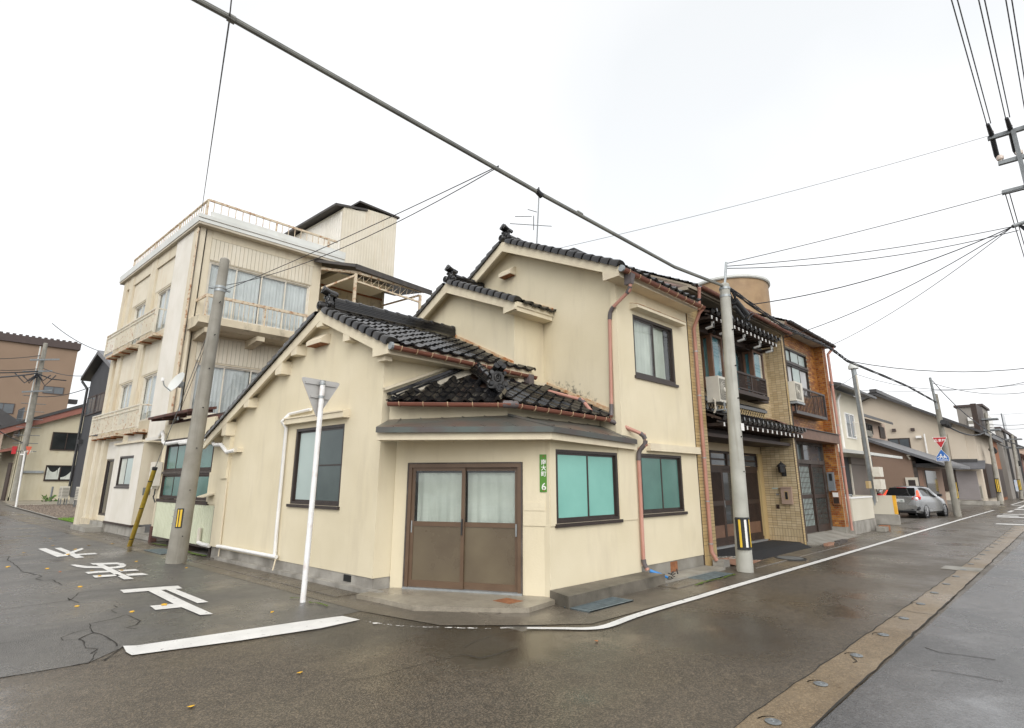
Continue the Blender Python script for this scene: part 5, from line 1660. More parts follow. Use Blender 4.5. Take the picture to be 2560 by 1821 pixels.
# recessed entrance between bay and annex
MB(TU).box(18.3, 20.13, -.75, -.62, 0, 3.0).build('entrance_back', BC, B3)
ed = MB(TU).box(19.02, 19.10, -.62, -.50, .1, 2.28).box(19.98, 20.06, -.62, -.50, .1, 2.28).box(19.10, 19.98, -.62, -.50, 2.2, 2.28).build('entrance_door', M['darkwood'], B3)
MB(TU).box(19.10, 19.98, -.60, -.54, .12, 1.05).build('lower_panel', M['greywood'], ed)
MB(TU).box(19.10, 19.98, -.59, -.56, 1.10, 2.20).build('pane', M['frost_dk'], ed)
MB(TU).box(18.3, 20.1, -.6, .0, 0, .12).build('step', M['concrete'], B3)
MB(TU).box(18.30, 18.42, -.08, .04, .0, 2.75).build('entrance_post', BC, B3)
MB(TU).box(18.28, 18.44, -.09, .06, .0, .42).build('post_foot', M['redwood'], B3)
MB(TU).box(20.135, 20.142, -.30, -.10, 1.25, 1.48).build('mailbox_slot', M['steel'], B3)
MB(TU).box(18.75, 19.2, -.61, -.45, 2.45, 2.62).build('vent_cowl', M['galv'], B3)
MB(TU).box(18.28, 18.75, .0, .45, 2.80, 2.84).build('canopy_flap', BC, B3)

# street-facing front
fw_ = (5.94, 9.26, 6.84, 8.73)
fl_ = (5.94, 9.26, 3.70, 5.33)
MB(TV).wall(5.502, 9.60, 2.4, 9.85, [fw_, fl_]).build('wall', BC, B3)
for (a0, a1, z0, z1) in (fw_, fl_):
    window(TV, B3, a0, a1, z0, z1, M['offwhite'], [M['glass']], n=-.03, fw=.045, splits=4, cur=(M['curtain2'], [(a0 + .05, (a0 + a1) / 2 - .02), ((a0 + a1) / 2, a1 - .05)]), back=.5)
boards(TV, B3, 5.92, 9.28, 8.76, 9.50, M['cladcream'], .125)
boards(TV, B3, 5.92, 9.28, 5.38, 6.18, M['cladcream'], .125)
MB(TV).box(5.92, 9.30, 0, .03, 9.50, 9.86).build('head_beam', BC, B3)
MB(TV).box(5.55, 5.70, .0, .06, 3.0, 9.8).build('corner_strip', BC, B3)
MB(TV).tube([(5.48, .09, 9.7), (5.48, .09, 2.6)], .035, 8).build('downpipe', M['railrust'], B3, True)
MB(TV).tube([(5.62, .10, 6.5), (5.62, .10, 3.0)], .05, 8).build('downpipe', BC, B3, True)
sl = MB(TV).prism([(5.55, 0, 6.62), (5.55, .95, 6.60), (5.55, .95, 6.38), (5.55, .75, 6.28), (5.55, 0, 6.26)], (3.75, 0, 0)).build('balcony_slab', M['slab'], B3)
for a in (5.9, 7.4, 8.9):
    MB(TV).prism([(a - .12, 0, 6.25), (a - .12, .85, 6.27), (a - .12, .85, 6.12), (a - .12, 0, 5.98)], (.24, 0, 0)).build('bracket', M['slab'], sl)
baluster_rail(TV, B3, 5.72, 9.20, 6.61, 7.33, .84, M['railrust'], 24, .06, .09, .012, (5.74, 7.45, 9.18), False, 'balcony_rail', ret=1)
# flat roof, fascia, parapet and railing
rf = MB().box(5.38, 10.3, 17.98, 26.4, 9.86, 10.12).build('roof_slab', M['fascia'], B3)
MB().box(5.40, 10.28, 18.0, 26.38, 9.78, 9.858).build('soffit', M['soffitw'], rf)
MB().box(5.75, 10.4, 18.12, 18.20, 10.12, 10.36).build('parapet', M['fascia'], rf)
MB().box(5.36, 10.3, 17.965, 17.979, 9.98, 9.995).build('fascia_joint', M['cladgap'], rf)
rl = MB().beam((5.62, 18.15, 10.74), (5.62, 25.7, 10.74), .06, .05).build('roof_railing', M['railrust'], rf)
MB().beam((5.62, 18.15, 10.74), (10.05, 18.15, 10.70), .05, .07).build('top_rail', M['railrust'], rl)
q = MB(ID).box(-.011, .011, -.011, .011, 0, .60)
scatter(q, 'baluster', M['railrust'], rl, [F((5.62, 18.3 + .20 * i, 10.12)) for i in range(37)])
q = MB(ID).box(-.011, .011, -.011, .011, 0, .58)
scatter(q, 'baluster', M['railrust'], rl, [F((5.80 + .22 * i, 18.15, 10.12)) for i in range(19)])
q = MB(ID).box(-.024, .024, -.024, .024, 0, .62)
scatter(q, 'post', M['railrust'], rl, [F((5.62, 18.15, 10.12)), F((7.8, 18.15, 10.12)), F((9.7, 18.15, 10.12)), F((5.62, 20.6, 10.12)), F((5.62, 23.1, 10.12)), F((5.62, 25.7, 10.12))])
# stair tower
TWV = 18.7
t0, t1, t2, t3, t4, t5 = (10.475,10.212), (12.917,10.360), (12.915,12.959), (11.483,12.856), (11.491,12.745), (10.398,12.494)
tw = MB(PV(TWV)).prism([(t0[0], 0, 9.7), (t1[0], 0, 9.7), (t1[0], 0, t2[1]), (t3[0], 0, t3[1]), (t4[0], 0, t4[1]), (t0[0], 0, t5[1])], (0, -5.2, 0)).build('stair_tower', M['cladcream'], B3)
ribs(PV(TWV), B3, t0[0] + .02, t4[0], 10.05, t4[1] - .12, M['cladcream'], .12, .008, .005, 'tower_cladding')
ribs(PV(TWV), B3, t4[0], t1[0] - .02, 10.05, t2[1] - .10, M['cladcream'], .12, .008, .005, 'tower_cladding')
ribs(PU(t0[0]), B3, TWV, TWV + 5.2, 10.1, t5[1] - .12, M['cladwhite'], .16, .03, .005, 'tower_cladding')
MB(PV(TWV)).prism([(t0[0] - .35, .06, t5[1] - .0), (t4[0] + .02, .06, t4[1] + .02), (t4[0] + .02, .06, t4[1] + .10), (t0[0] - .35, .06, t5[1] + .10)], (0, -5.4, 0)).build('tower_roof', M['corrugated'], B3)
MB(PV(TWV)).prism([(t3[0] - .35, .06, t3[1] + .16), (t1[0] + .10, .06, t2[1] + .0), (t1[0] + .10, .06, t2[1] + .08), (t3[0] - .35, .06, t3[1] + .24)], (0, -5.4, 0)).build('tower_roof', M['corrugated'], B3)
MB(PV(TWV)).box(t0[0] - .02, t1[0] + .01, .0, .03, 9.72, 10.04).build('tower_base', M['fascia'], B3)
# open deck behind, under a corrugated canopy
BK = 20.3
bk0, bk1, bk2 = (10.670,10.284), (13.469,10.316), (13.800,9.216)
MB(PV(BK)).wall(9.55, bk1[0], 3.0, 10.6).build('deck_back_wall', M['slab'], B3)
MB(PV(BK)).box(bk1[0] + .003, bk2[0] - .25, -.1, .10, 3.0, 10.4).build('deck_column', BC, B3)
MB(PV(BK)).box(9.7, bk1[0], .0, .05, (11.526,9.688)[1] - .05, (11.526,9.688)[1] + .02).build('deck_pipe', M['rust'], B3)
MB(PU(9.6)).box(18.35, BK, -.02, .0, 3.0, 9.8).build('deck_side_wall', BC, B3)
cA, cB, cC = (9.276,18.200,9.764), (10.182,17.000,9.517), (13.527,17.000,9.334)
cn = MB()
cn.add([cA, cB, cC, (cC[0] + .6, 20.3, cC[2] + .75), (10.0, 20.3, cB[2] + .55)], [(0, 1, 2, 3, 4)])
cn.add([(p[0], p[1], p[2] - .05) for p in (cA, cB, cC, (cC[0] + .6, 20.3, cC[2] + .75), (10.0, 20.3, cB[2] + .55))], [(4, 3, 2, 1, 0)])
cn = cn.build('canopy', M['corrugated'], B3)
MB().beam((cA[0], cA[1], cA[2] - .05), (cB[0], cB[1], cB[2] - .08), .06, .10).build('edge_board', M['corrugated'], cn)
MB().beam((cB[0], cB[1], cB[2] - .10), (cC[0], cC[1], cC[2] - .10), .05, .20).build('edge_board', M['corrugated'], cn)
RR = M['railrust']
pts = {k: v for k, v in (('a', (9.560,18.200,9.468)), ('b', (10.461,17.100,9.259)), ('c', (9.625,18.200,8.700)), ('d', (10.252,17.100,9.102)), ('e', (10.291,17.100,8.895)), ('f', (13.012,17.100,8.741)), ('h', (10.414,17.100,9.221)), ('i', (13.253,17.100,9.224)), ('j', (13.193,19.800,9.226)), ('k', (13.027,17.100,9.033)))}
for a_, b_, w in (('a', 'b', .09), ('c', 'd', .07), ('e', 'f', .06), ('h', 'i', .08), ('j', 'k', .06)):
    MB().beam(pts[a_], pts[b_], w, w).build('truss_chord', RR, cn)
tp, bt = (10.261,17.100,9.177), (10.266,17.100,7.932)
MB().beam((tp[0], 17.1, tp[2]), (tp[0], 17.1, 5.0), .09, .09).build('canopy_post', RR, cn)
kx = pts['k']
MB().beam((kx[0] + .03, 17.1, kx[2]), (kx[0] + .03, 17.1, 5.0), .09, .09).build('canopy_post', RR, cn)
for i in range(9):
    s = i / 9
    p_ = [pts['e'][j] + (pts['f'][j] - pts['e'][j]) * s for j in range(3)]
    r_ = [pts['h'][j] + (pts['i'][j] - pts['h'][j]) * (s + .055) for j in range(3)]
    n_ = [pts['e'][j] + (pts['f'][j] - pts['e'][j]) * (s + .11) for j in range(3)]
    MB().tube([p_, r_, n_], .012, 5).build('truss_web', RR, cn)
MB().box(10.0, 14.5, 17.0, 20.4, 4.6, 5.0).build('deck_floor', M['slab'], B3)

# ---------------------------------------------------------------- timber annex between the block and the gable
AN = thing('timber_annex', 'low annex with green frosted windows and ribbed pale panel behind the dark pole', 'annex', (5.6, 16, 0))
NU = 5.40
TN = PU(NU)
w0 = (14.62, 17.93, 1.95, 2.72)
w1_ = (14.62, 17.93, 1.22, 1.88)
MB(TN).wall(13.85, 18.25, 1.1, 2.76, [(14.60, 17.95, 1.20, 2.74)]).build('wall', ST, AN)
MB(TN).wall(14.75, 18.25, 2.762, 3.3).build('wall', ST, AN)
for (a0, a1, z0, z1) in (w0, w1_):
    window(TN, AN, a0, a1, z0, z1, M['darkwood'], [M['teal_dk']], n=.0, fw=.045, splits=4)
MB(TN).box(14.60, 17.95, -.08, .02, 1.885, 1.945).build('transom', M['greywood'], AN)
MB(TN).box(14.5, 18.0, -.05, .05, 1.12, 1.20).build('sill_beam', M['darkwood'], AN)
ribs(TN, AN, 14.12, 17.93, .20, 1.12, M['cladpale'], .11, .022, .02)
MB(TN).box(14.12, 17.93, -.02, .035, .15, .198).build('base_batten', M['darkwood'], AN)
MB(TN).box(14.0, 18.0, -.5, -.35, 0, .2).build('crawl_space', M['drain'], AN)
for a in (14.2, 15.5, 16.8):
    MB(TN).box(a - .06, a + .06, -.3, -.02, 0, .15).build('footing', M['darkwood'], AN)
MB(TN).box(14.55, 17.9, -.2, .05, 2.75, 2.84).build('lintel', M['darkwood'], AN)
aw = MB().prism([(4.95, 15.3, 3.42), (5.6, 15.3, 3.55), (5.6, 15.3, 3.62), (4.95, 15.3, 3.49)], (0, 3.0, 0)).build('awning', M['redwood'], AN)
for a in (15.4, 16.3, 17.2, 18.1):
    MB().beam((4.98, a, 3.40), (5.55, a, 3.50), .05, .07).build('rafter', M['redwood'], aw)
MB().box(5.42, 5.55, 17.4, 17.55, 2.75, 3.45).build('prop', M['redwood'], aw)
MB().box(5.5, 5.62, 14.2, 17.9, 2.85, 3.4).build('upper_boarding', M['darkwood'], AN)
MB(TN).tube([(18.35, .10, 2.95), (18.05, .12, 3.08), (17.85, .14, 2.95), (17.8, .14, 2.78), (17.6, .14, 2.72), (14.2, .14, 2.74)], .05, 8).build('air_duct', M['white'], AN, True)
MB().box(5.45, 8.5, 13.9, 18.2, 3.25, 3.35).build('flat_roof', M['redwood'], AN)
lt = MB(TN).prism([(14.15, .0, 1.42), (14.15, .26, 1.33), (14.15, .26, 1.31), (14.15, 0, 1.38)], (.38, 0, 0)).build('letter_flap', BC, AN)
MB(TN).box(14.2, 14.5, .0, .012, 1.48, 1.62).build('number_sticker', M['white'], AN)
MB(TN).box(14.05, 14.6, -.02, .03, 1.15, 1.9).build('corner_board', ST, AN)
MB(TN).tube([(14.55, .10, .25), (14.55, .10, .60)], .045, 8).build('vent_pipe', M['offwhite'], AN, True)
MB(TN).tube([(14.55, .10, .27), (14.3, .12, .25), (13.8, .14, .25)], .045, 8).build('vent_pipe', M['white'], AN, True)
mt = thing('electricity_meter', 'beige electricity meter box on the post between entrance and green windows', 'meter', (5.2, 18.2, 1.6))
MB(TN).box(17.98, 18.36, .02, .20, 1.55, 2.22).build('case', M['offwhite'], mt)
MB(TN).prism([(18.0, .02, 1.55), (18.34, .02, 1.55), (18.27, .02, 1.46), (18.07, .02, 1.46)], (0, .15, 0)).build('lower_case', M['offwhite'], mt)
MB(TN).tube([(18.17, .201, 1.98), (18.17, .235, 1.98)], .09, 14).build('dial', M['glass'], mt, True)
MB(TN).tube([(18.15, .06, 1.46), (18.1, .08, 1.3), (18.2, .07, 1.25), (18.05, .05, 1.1)], .018, 6).build('cable_tail', M['black'], mt, True)

dish = thing('satellite_dish', 'white satellite dish on a pole beside the second floor windows', 'satellite dish', (5.2, 17.2, 3.4))
dc = Vector(F((5.000,16.398,4.292)))
fd = Vector((-.80, -.25, .35)).normalized()
xr = fd.cross(Vector((0, 0, 1))).normalized()
yr = xr.cross(fd).normalized()
Td = lambda p: dc + xr * p[0] + yr * p[1] + fd * p[2]
dm_ = MB(Td)
dm_.lathe([(.02, 0), (.12, .012), (.22, .04), (.30, .078), (.305, .085), (.295, .083), (.20, .045), (.10, .02), (.0, .012)], 24)
dm_.build('reflector', M['fascia'], dish, True, 60)
MB(Td).tube([(0, -.29, .06), (0, -.25, .28), (0, -.12, .40)], .014, 6).build('feed_arm', M['galv'], dish, True)
MB(Td).tube([(0, -.16, .38), (0, -.08, .42)], [.045, .035], 10).build('feed_horn', M['white'], dish, True)
pb = dc - fd * .12
MB(ID).tube([dc, pb, (pb.x, pb.y, 3.3)], .026, 8).build('mast', M['galv'], dish, True)
MB(Td).box(-.06, .06, -.08, .08, -.10, .0).build('mount', M['galv'], dish)


# ---------------------------------------------------------------- tiled town house next door
def tile_wall(T, parent, a0, a1, z0, z1, tw, th, mat, gmat, gap=.008, t=.012, bond=0.0, holes=(), n=0.0, name='wall_tile', budget=None, mat2=None, p2=0.0):
    """small wall tiles or bricks on a grout bed: real pieces; within the budget each is an object, the rest joined"""
    MB(T).wall(a0, a1, z0, z1, holes, .10).build('bed', gmat, parent)
    base = T((0, 0, 0))
    mk = lambda w, h: MB(lambda p: T(p) - base).box(gap / 2, w - gap / 2, n, n + t, gap / 2, h - gap / 2)
    bag = MB(ID)
    cells = []
    nr = max(1, int(round((z1 - z0) / th)))
    hh = (z1 - z0) / nr
    nc = max(1, int(round((a1 - a0) / tw)))
    w = (a1 - a0) / nc
    for r in range(nr):
        off = bond * w if r % 2 else 0.0
        c = 0
        a = a0 - off
        while a < a1 - 1e-4:
            l, rr = max(a, a0), min(a + w, a1)
            if rr - l > gap * 2:
                cl, cz = (l + rr) / 2, z0 + hh * (r + .5)
                if not any(h[0] - .3 * w < cl < h[1] + .3 * w and h[2] - hh * .3 < cz < h[3] + hh * .3 for h in holes):
                    cells.append((l, rr, z0 + hh * r))
            a += w
    protos = {}
    k = 0
    for (l, rr, z) in cells:
        full = abs(rr - l - w) < 1e-3
        mm = mat2 if (mat2 is not None and random.random() < p2) else mat
        if budget is not None and budget[0] > 0 and full:
            budget[0] -= 1
            key = mm.name
            P = T((l, 0, z))
            if key not in protos:
                protos[key] = proto(mk(w, hh), name, mm, parent, P)
            else:
                piece(protos[key], parent, P)
        else:
            bag.add([T((l, 0, z)) + v for v in mk(rr - l, hh).V], mk(rr - l, hh).Q, True)
    if bag.V:
        stuff(bag.build(name + 's', mat, parent))


TH = thing('tiled_town_house', 'two storey town house with buff wall tiles, bay windows and a porch roof', 'house', (14, 6.5, 0))
RW, DW = 6.04, 6.47          # upper wall and door wall
PX = lambda u: PU(u)
bud = [190]
# left pier
tile_wall(PV(5.56), TH, 11.262, 11.78, .42, 5.62, .26, .068, M['tilebuff'], M['grout'], name='pier_tile', budget=bud)
tile_wall(PV(5.56), TH, 11.262, 11.78, 0.0, .42, .104, .21, M['tilebuff'], M['grout'], name='pier_base_tile')
MB().box(11.265, 11.775, 5.565, 6.6, 0, 5.9).build('pier_core', M['grout'], TH)
# right wing wall, seen from its side
WU = 16.80
bud2 = [100]
sidew = lambda p: F((WU + .14 * (p[0] - 5.57) - p[1], p[0], p[2]))
tile_wall(sidew, TH, 5.56, DW - .02, .42, 6.02, .130, .068, M['tilebuff2'], M['grout'], gap=.007, name='wing_tile', budget=bud2)
tile_wall(sidew, TH, 5.56, DW - .02, .0, .42, .075, .21, M['tilebuff2'], M['grout'], name='wing_base_tile')
tile_wall(PV(5.548), TH, WU + .01, WU + .13, .0, 6.02, .12, .068, M['tilebuff'], M['grout'], name='corner_tile')
MB().box(WU + .14, WU + .30, 5.55, 6.8, 0, 6.0).build('wing_core', M['grout'], TH)
# upper wall
upw = [(12.85, 15.98, 3.92, 5.36)]
tile_wall(PV(RW), TH, 11.78, 16.86, 3.25, 6.05, .13, .068, M['tilebuff2'], M['grout'], gap=.007, holes=upw, name='wall_tile')
# bays and the window between them
for (a0, a1) in ((12.86, 13.44), (15.28, 15.97)):
    by = MB(PV(5.78)).box(a0 - .02, a0 + .05, -.05, .0, 3.96, 5.32).box(a1 - .04, a1, -.05, 0, 3.96, 5.32).box(a0 + .05, a1 - .04, -.05, 0, 5.26, 5.32).box(a0 + .05, a1 - .04, -.05, 0, 3.96, 4.02).build('bay_window', M['brownwood'], TH)
    MB(PV(5.78)).box(a0 + .05, a1 - .04, -.03, -.022, 4.02, 5.26).build('pane', M['glass'], by)
    MB(PV(5.78)).box(a0 + .07, a1 - .07, -.10, -.08, 4.0, 5.3).build('curtain', M['blueglass'], by)
    s_ = MB().box(a0 - .01, a0 + .04, 5.83, 5.90, 3.96, 5.32).box(a0 - .01, a0 + .04, 6.0, 6.05, 3.96, 5.32).box(a0 - .01, a0 + .04, 5.90, 6.0, 5.22, 5.32).box(a0 - .01, a0 + .04, 5.90, 6.0, 3.96, 4.08).build('side_frame', M['brownwood'], by)
    MB().box(a0 + .012, a0 + .02, 5.90, 6.0, 4.08, 5.22).build('side_pane', M['glass'], by)
    MB().box(a0 + .05, a0 + .07, 5.86, 6.03, 4.0, 5.3).build('curtain', M['blueglass'], by)
    MB().box(a0 - .06, a1 + .05, 5.70, 6.05, 5.325, 5.37).box(a0 - .04, a1 + .03, 5.73, 6.05, 5.375, 5.41).build('bay_cap', M['darkframe'], by)
    MB().box(a0 - .03, a1 + .02, 5.76, 6.05, 3.86, 3.955).build('bay_base', M['darkwood'], by)
mw = window(PV(RW), TH, 13.46, 15.26, 3.98, 5.30, M['darkwood'], [M['glass']], n=-.02, fw=.05, splits=3, cur=(M['blueglass'], [(13.5, 15.2)]))
br = baluster_rail(PV(RW), TH, 13.55, 15.50, 4.02, 4.47, .42, M['darkwood'], 26, .045, .05, .016, (13.57, 14.55, 15.48), True, 'timber_balcony')
for z in (4.16, 4.24, 4.32):
    MB(PV(RW)).box(14.2, 14.50, .405, .435, z, z + .014).build('lattice_bar', M['darkwood'], br)
    MB(PV(RW)).box(15.15, 15.47, .405, .435, z, z + .014).build('lattice_bar', M['darkwood'], br)
MB(PV(RW)).box(13.5, 15.55, .0, .46, 3.88, 3.98).build('balcony_base', M['darkwood'], br)
MB(PV(RW)).box(15.46, 15.50, .02, .40, 4.03, 4.46).build('balcony_side', M['darkwood'], br)


def small_eave(parent, u0, u1, vf, vb, z0, rise, nt, nr, name, ridge_h=0.0, arms=()):
    """narrow tiled pent roof on white-tipped rafters"""
    r = MB().prism([(u0, vf, z0), (u0, vb, z0 + rise), (u0, vb, z0 + rise - .07), (u0, vf, z0 - .05)], (u1 - u0, 0, 0)).build(name, M['darkwood'], parent)
    m = rise / (vb - vf)
    Uv = F((0, 1, m)).normalized()
    w = (u1 - u0) / nt
    L = (F((0, vb, z0 + rise)) - F((0, vf, z0))).length
    rows = max(1, int(L / .23))
    tile_field(r, F((u0, vf - .06, z0 + .02)), XW, Uv, w, L / rows, rows, 0, nt, None, .034, .07)
    q = MB(ID)
    q.tube([Vector((0, 0, 0)), F((0, .05, 0))], .045, 10)
    scatter(q, 'eave_disc', M['tile'], r, [F((u0 + w * (i + .82), vf - .085, z0 + .045)) for i in range(nt)], True)
    q = MB(ID).add([F((a, b, c)) for a in (-.03, .03) for b in (0, vb - vf) for c in (-.035, .035)], [(0, 1, 3, 2), (4, 6, 7, 5), (0, 4, 5, 1), (2, 3, 7, 6), (0, 2, 6, 4), (1, 5, 7, 3)], True)
    st = (u1 - u0) / nr
    ws = [F((u0 + st * (i + .5), vf + .01, z0 - .13)) for i in range(nr)]
    scatter(q, 'rafter', M['darkwood'], r, ws)
    q = MB(ID).add([F((a, b, c)) for a in (-.024, .024) for b in (-.012, -.001) for c in (-.05, .035)], [(0, 1, 3, 2), (4, 6, 7, 5), (0, 4, 5, 1), (2, 3, 7, 6), (0, 2, 6, 4), (1, 5, 7, 3)], True)
    scatter(q, 'rafter_tip', M['white'], r, ws)
    MB().box(u0, u1, vf + .06, vf + .10, z0 - .09, z0 - .05).build('eave_board', M['darkwood'], r)
    for u in arms:
        ar = MB().box(u - .035, u + .035, vf + .10, vb + .1, z0 - .30, z0 - .21).build('bracket_arm', M['darkwood'], r)
        MB().prism([(u - .04, vf + .10, z0 - .13), (u - .04, vf + .10, z0 - .30), (u - .04, vf + .28, z0 - .33), (u - .04, vf + .28, z0 - .29), (u - .04, vf + .14, z0 - .26), (u - .04, vf + .14, z0 - .13)], (.08, 0, 0)).build('bracket_tip', M['white'], ar)
    MB().box(u0, u1, vb - .1, vb + .12, z0 - .32, z0 + rise - .1).build('eave_beam', M['darkwood'], r)
    return r


small_eave(TH, 11.9, 15.92, 5.34, 5.92, 5.60, .24, 15, 17, 'upper_pent_roof', arms=(12.3, 13.0, 14.0, 15.0, 15.8))
P2 = small_eave(TH, 11.80, 16.78, 5.24, 5.95, 3.08, .30, 19, 17, 'porch_roof')
# lattice ridge on the porch roof
MB().box(11.85, 16.0, 5.84, 5.98, 3.36, 3.42).build('ridge_base', M['tile'], P2)
MB().box(11.85, 16.0, 5.83, 5.99, 3.58, 3.66).build('ridge_top', M['tile'], P2)
MB().box(11.85, 16.0, 5.90, 5.95, 3.42, 3.58).build('ridge_back', M['grout'], P2)
q = MB(ID)
for s in (1, -1):
    q.tube([F((-s * .07, 0, 0)), F((s * .07, 0, .16))], .011, 5)
scatter(q, 'lattice_tile', M['tilebuff'], P2, [F((11.95 + .14 * i, 5.865, 3.42)) for i in range(29)])
q = MB(ID)
q.tube([F((0, 0, 0)), F((.19, 0, 0))], .045, 8)
scatter(q, 'ridge_roll', M['tile'], P2, [F((11.86 + .207 * i, 5.90, 3.68)) for i in range(20)], True)
MB().prism([(16.0, 5.6, 3.36), (16.78, 5.6, 3.30), (16.78, 5.95, 3.40), (16.0, 5.95, 3.46)], (0, 0, .02)).build('side_flashing', M['copper'], P2)
# porch: ceiling, doors, floor
MB().box(11.78, 16.8, 5.6, DW, 2.70, 2.78).build('porch_ceiling', M['darkwood'], TH)
MB(PV(DW)).box(11.78, 16.95, -.1, .0, 2.50, 2.9).build('door_head', M['tilebuff2'], TH)
MB(PV(DW)).box(16.66, 16.93, -.1, .02, .1, 2.5).build('door_jamb', M['tilebuff'], TH)
dd = MB(PV(DW)).box(11.8, 16.65, -.10, -.02, 2.44, 2.52).box(11.8, 16.65, -.10, -.02, 2.02, 2.12).box(11.8, 16.65, -.10, -.02, .10, .20).build('entrance_screen', M['darkwood'], TH)
for i in range(5):
    a = 12.0 + .95 * i
    MB(PV(DW)).box(a, a + .80, -.06, -.05, 2.13, 2.43).build('transom_pane', M['greyglass'], dd)
    MB(PV(DW)).box(a + .82, a + .90, -.09, -.01, 2.12, 2.44).build('transom_post', M['darkwood'], dd)
    MB(PV(DW)).box(a, a + .8, -.048, -.03, 2.26, 2.30).build('transom_bar', M['darkwood'], dd)
for i, (a0, a1) in enumerate(((12.2, 13.3), (13.32, 14.4), (14.42, 15.5), (15.52, 16.6))):
    n = (-.05, -.02, -.05, -.02)[i]
    lf_ = MB(PV(DW)).box(a0, a0 + .08, n - .03, n, .2, 2.02).box(a1 - .08, a1, n - .03, n, .2, 2.02).box(a0 + .08, a1 - .08, n - .03, n, 1.10, 1.22).box(a0 + .08, a1 - .08, n - .03, n, .20, .32).box(a0 + .08, a1 - .08, n - .03, n, 1.94, 2.02).build('sliding_door', M['darkwood'], dd)
    MB(PV(DW)).box(a0 + .08, a1 - .08, n - .025, n - .018, 1.22, 1.94).build('pane', M['darkglass'], lf_)
    MB(PV(DW)).box(a0 + .08, a1 - .08, n - .025, n - .012, .32, .62).build('kick_panel', M['brownwood'], lf_)
    MB(PV(DW)).box(a0 + .08, a1 - .08, n - .025, n - .018, .62, 1.10).build('pane', M['darkglass'], lf_)
    base = PV(DW)((0, 0, 0))
    if i in (1, 3):
        q = MB(lambda p: PV(DW)(p) - base).box(-.008, .008, n - .018, n - .002, .62, 1.94)
        scatter(q, 'slat', M['darkwood'], lf_, [PV(DW)((a0 + .10 + .048 * k, 0, 0)) for k in range(19)])
    MB(PV(DW)).box(a0 + .03, a0 + .05, n, n + .012, 1.05, 1.22).build('pull', M['galv'], lf_)
MB().box(11.8, 16.9, 5.60, DW + .2, 0.0, .075).build('porch_floor', M['terracotta'], TH)
MB().box(11.9, 16.7, DW - .06, DW + .02, .076, .12).build('door_track', M['galv'], TH)
# main eave
er = MB().prism([(11.3, 5.43, 6.10), (11.3, 8.6, 7.75), (11.3, 8.6, 7.62), (11.3, 5.43, 6.02)], (5.75, 0, 0)).build('main_roof', M['soffit'], TH)
MB().prism([(11.3, 5.50, 6.00), (11.3, 5.50, 6.06), (11.3, 6.1, 6.3), (11.3, 6.1, 6.0)], (5.72, 0, 0)).build('boxed_soffit', M['soffit'], er)
mm = (7.75 - 6.10) / (8.6 - 5.43)
tile_field(er, F((11.3, 5.40, 6.13)), XW, roof_dir(mm), .2615, .235, 1, 0, 22)
tile_field(er, F((11.3, 5.40, 6.13)) + roof_dir(mm) * .235, XW, roof_dir(mm), .2615, .235, 13, 0, 22, parts=False)
gutter(er, (11.6, 5.36, 6.13), (17.06, 5.36, 6.07), .06, 12, 'copper', clipmat='copper')
MB().box(11.3, 17.0, 8.5, 8.7, 7.6, 7.95).build('main_ridge', M['tile'], er)
MB(PX(11.3)).prism([(5.5, 0, 6.1), (8.6, 0, 7.7), (8.6, 0, 6.0)], (0, -.06, 0)).build('gable_end', M['mauve'], er)
downpipe(TH, [(11.60, 5.38, 6.10), (11.70, 5.45, 5.9), (11.72, 5.48, 5.6)], .04, elbows=False)
# small fixtures on the wing wall: part of the house front
ac = thing('air_conditioner', 'cream outdoor air conditioner unit standing on the porch roof by the left pier', 'air conditioner', (12.5, 5.5, 3.4))


def ac_unit(root, u0, u1, v0, v1, z0, z1, fan=True):
    MB().box(u0, u1, v0, v1, z0, z1).build('casing', M['acwhite'], root)
    T = PV(v0)
    W = u1 - u0
    MB(T).box(u0 + .06 * W, u0 + .68 * W, .0, .012, z0 + .06, z1 - .06).build('grille_panel', M['acgrille'], root)
    c = (u0 + .37 * W, (z0 + z1) / 2)
    rr = min(.29 * W, .40 * (z1 - z0))
    for k in range(1, 5):
        MB(T).tube([(c[0] + rr * k / 4 * cos(2 * pi * i / 20), .016, c[1] + rr * k / 4 * sin(2 * pi * i / 20)) for i in range(21)], .005, 4).build('fan_ring', M['acwhite'], root)
    MB(T).tube([(c[0], .012, c[1]), (c[0], .025, c[1])], .05, 12).build('hub', M['acwhite'], root, True)
    MB(T).box(u0 + .72 * W, u0 + .96 * W, .0, .006, z0 + .05, z1 - .05).build('service_panel', M['acwhite'], root)


ac_unit(ac, 12.10, 12.78, 5.36, 5.64, 3.48, 4.08)
for u in (12.2, 12.68):
    MB().beam((u, 5.32, 3.30), (u, 5.32, 3.48), .03, .03).build('stand_leg', M['galv'], ac)
    MB().beam((u, 5.70, 3.30), (u, 5.70, 3.48), .03, .03).build('stand_leg', M['galv'], ac)
    MB().beam((u, 5.24, 3.30), (u, 5.76, 3.30), .03, .03).build('stand_rail', M['galv'], ac)
MB().beam((12.1, 5.26, 3.26), (12.8, 5.26, 3.26), .03, .03).build('stand_rail', M['galv'], ac)
MB().tube([(12.1, 5.5, 3.55), (11.98, 5.42, 3.5), (11.95, 5.40, 3.3), (11.95, 5.5, 3.1)], .022, 7).build('hose', M['offwhite'], ac, True)

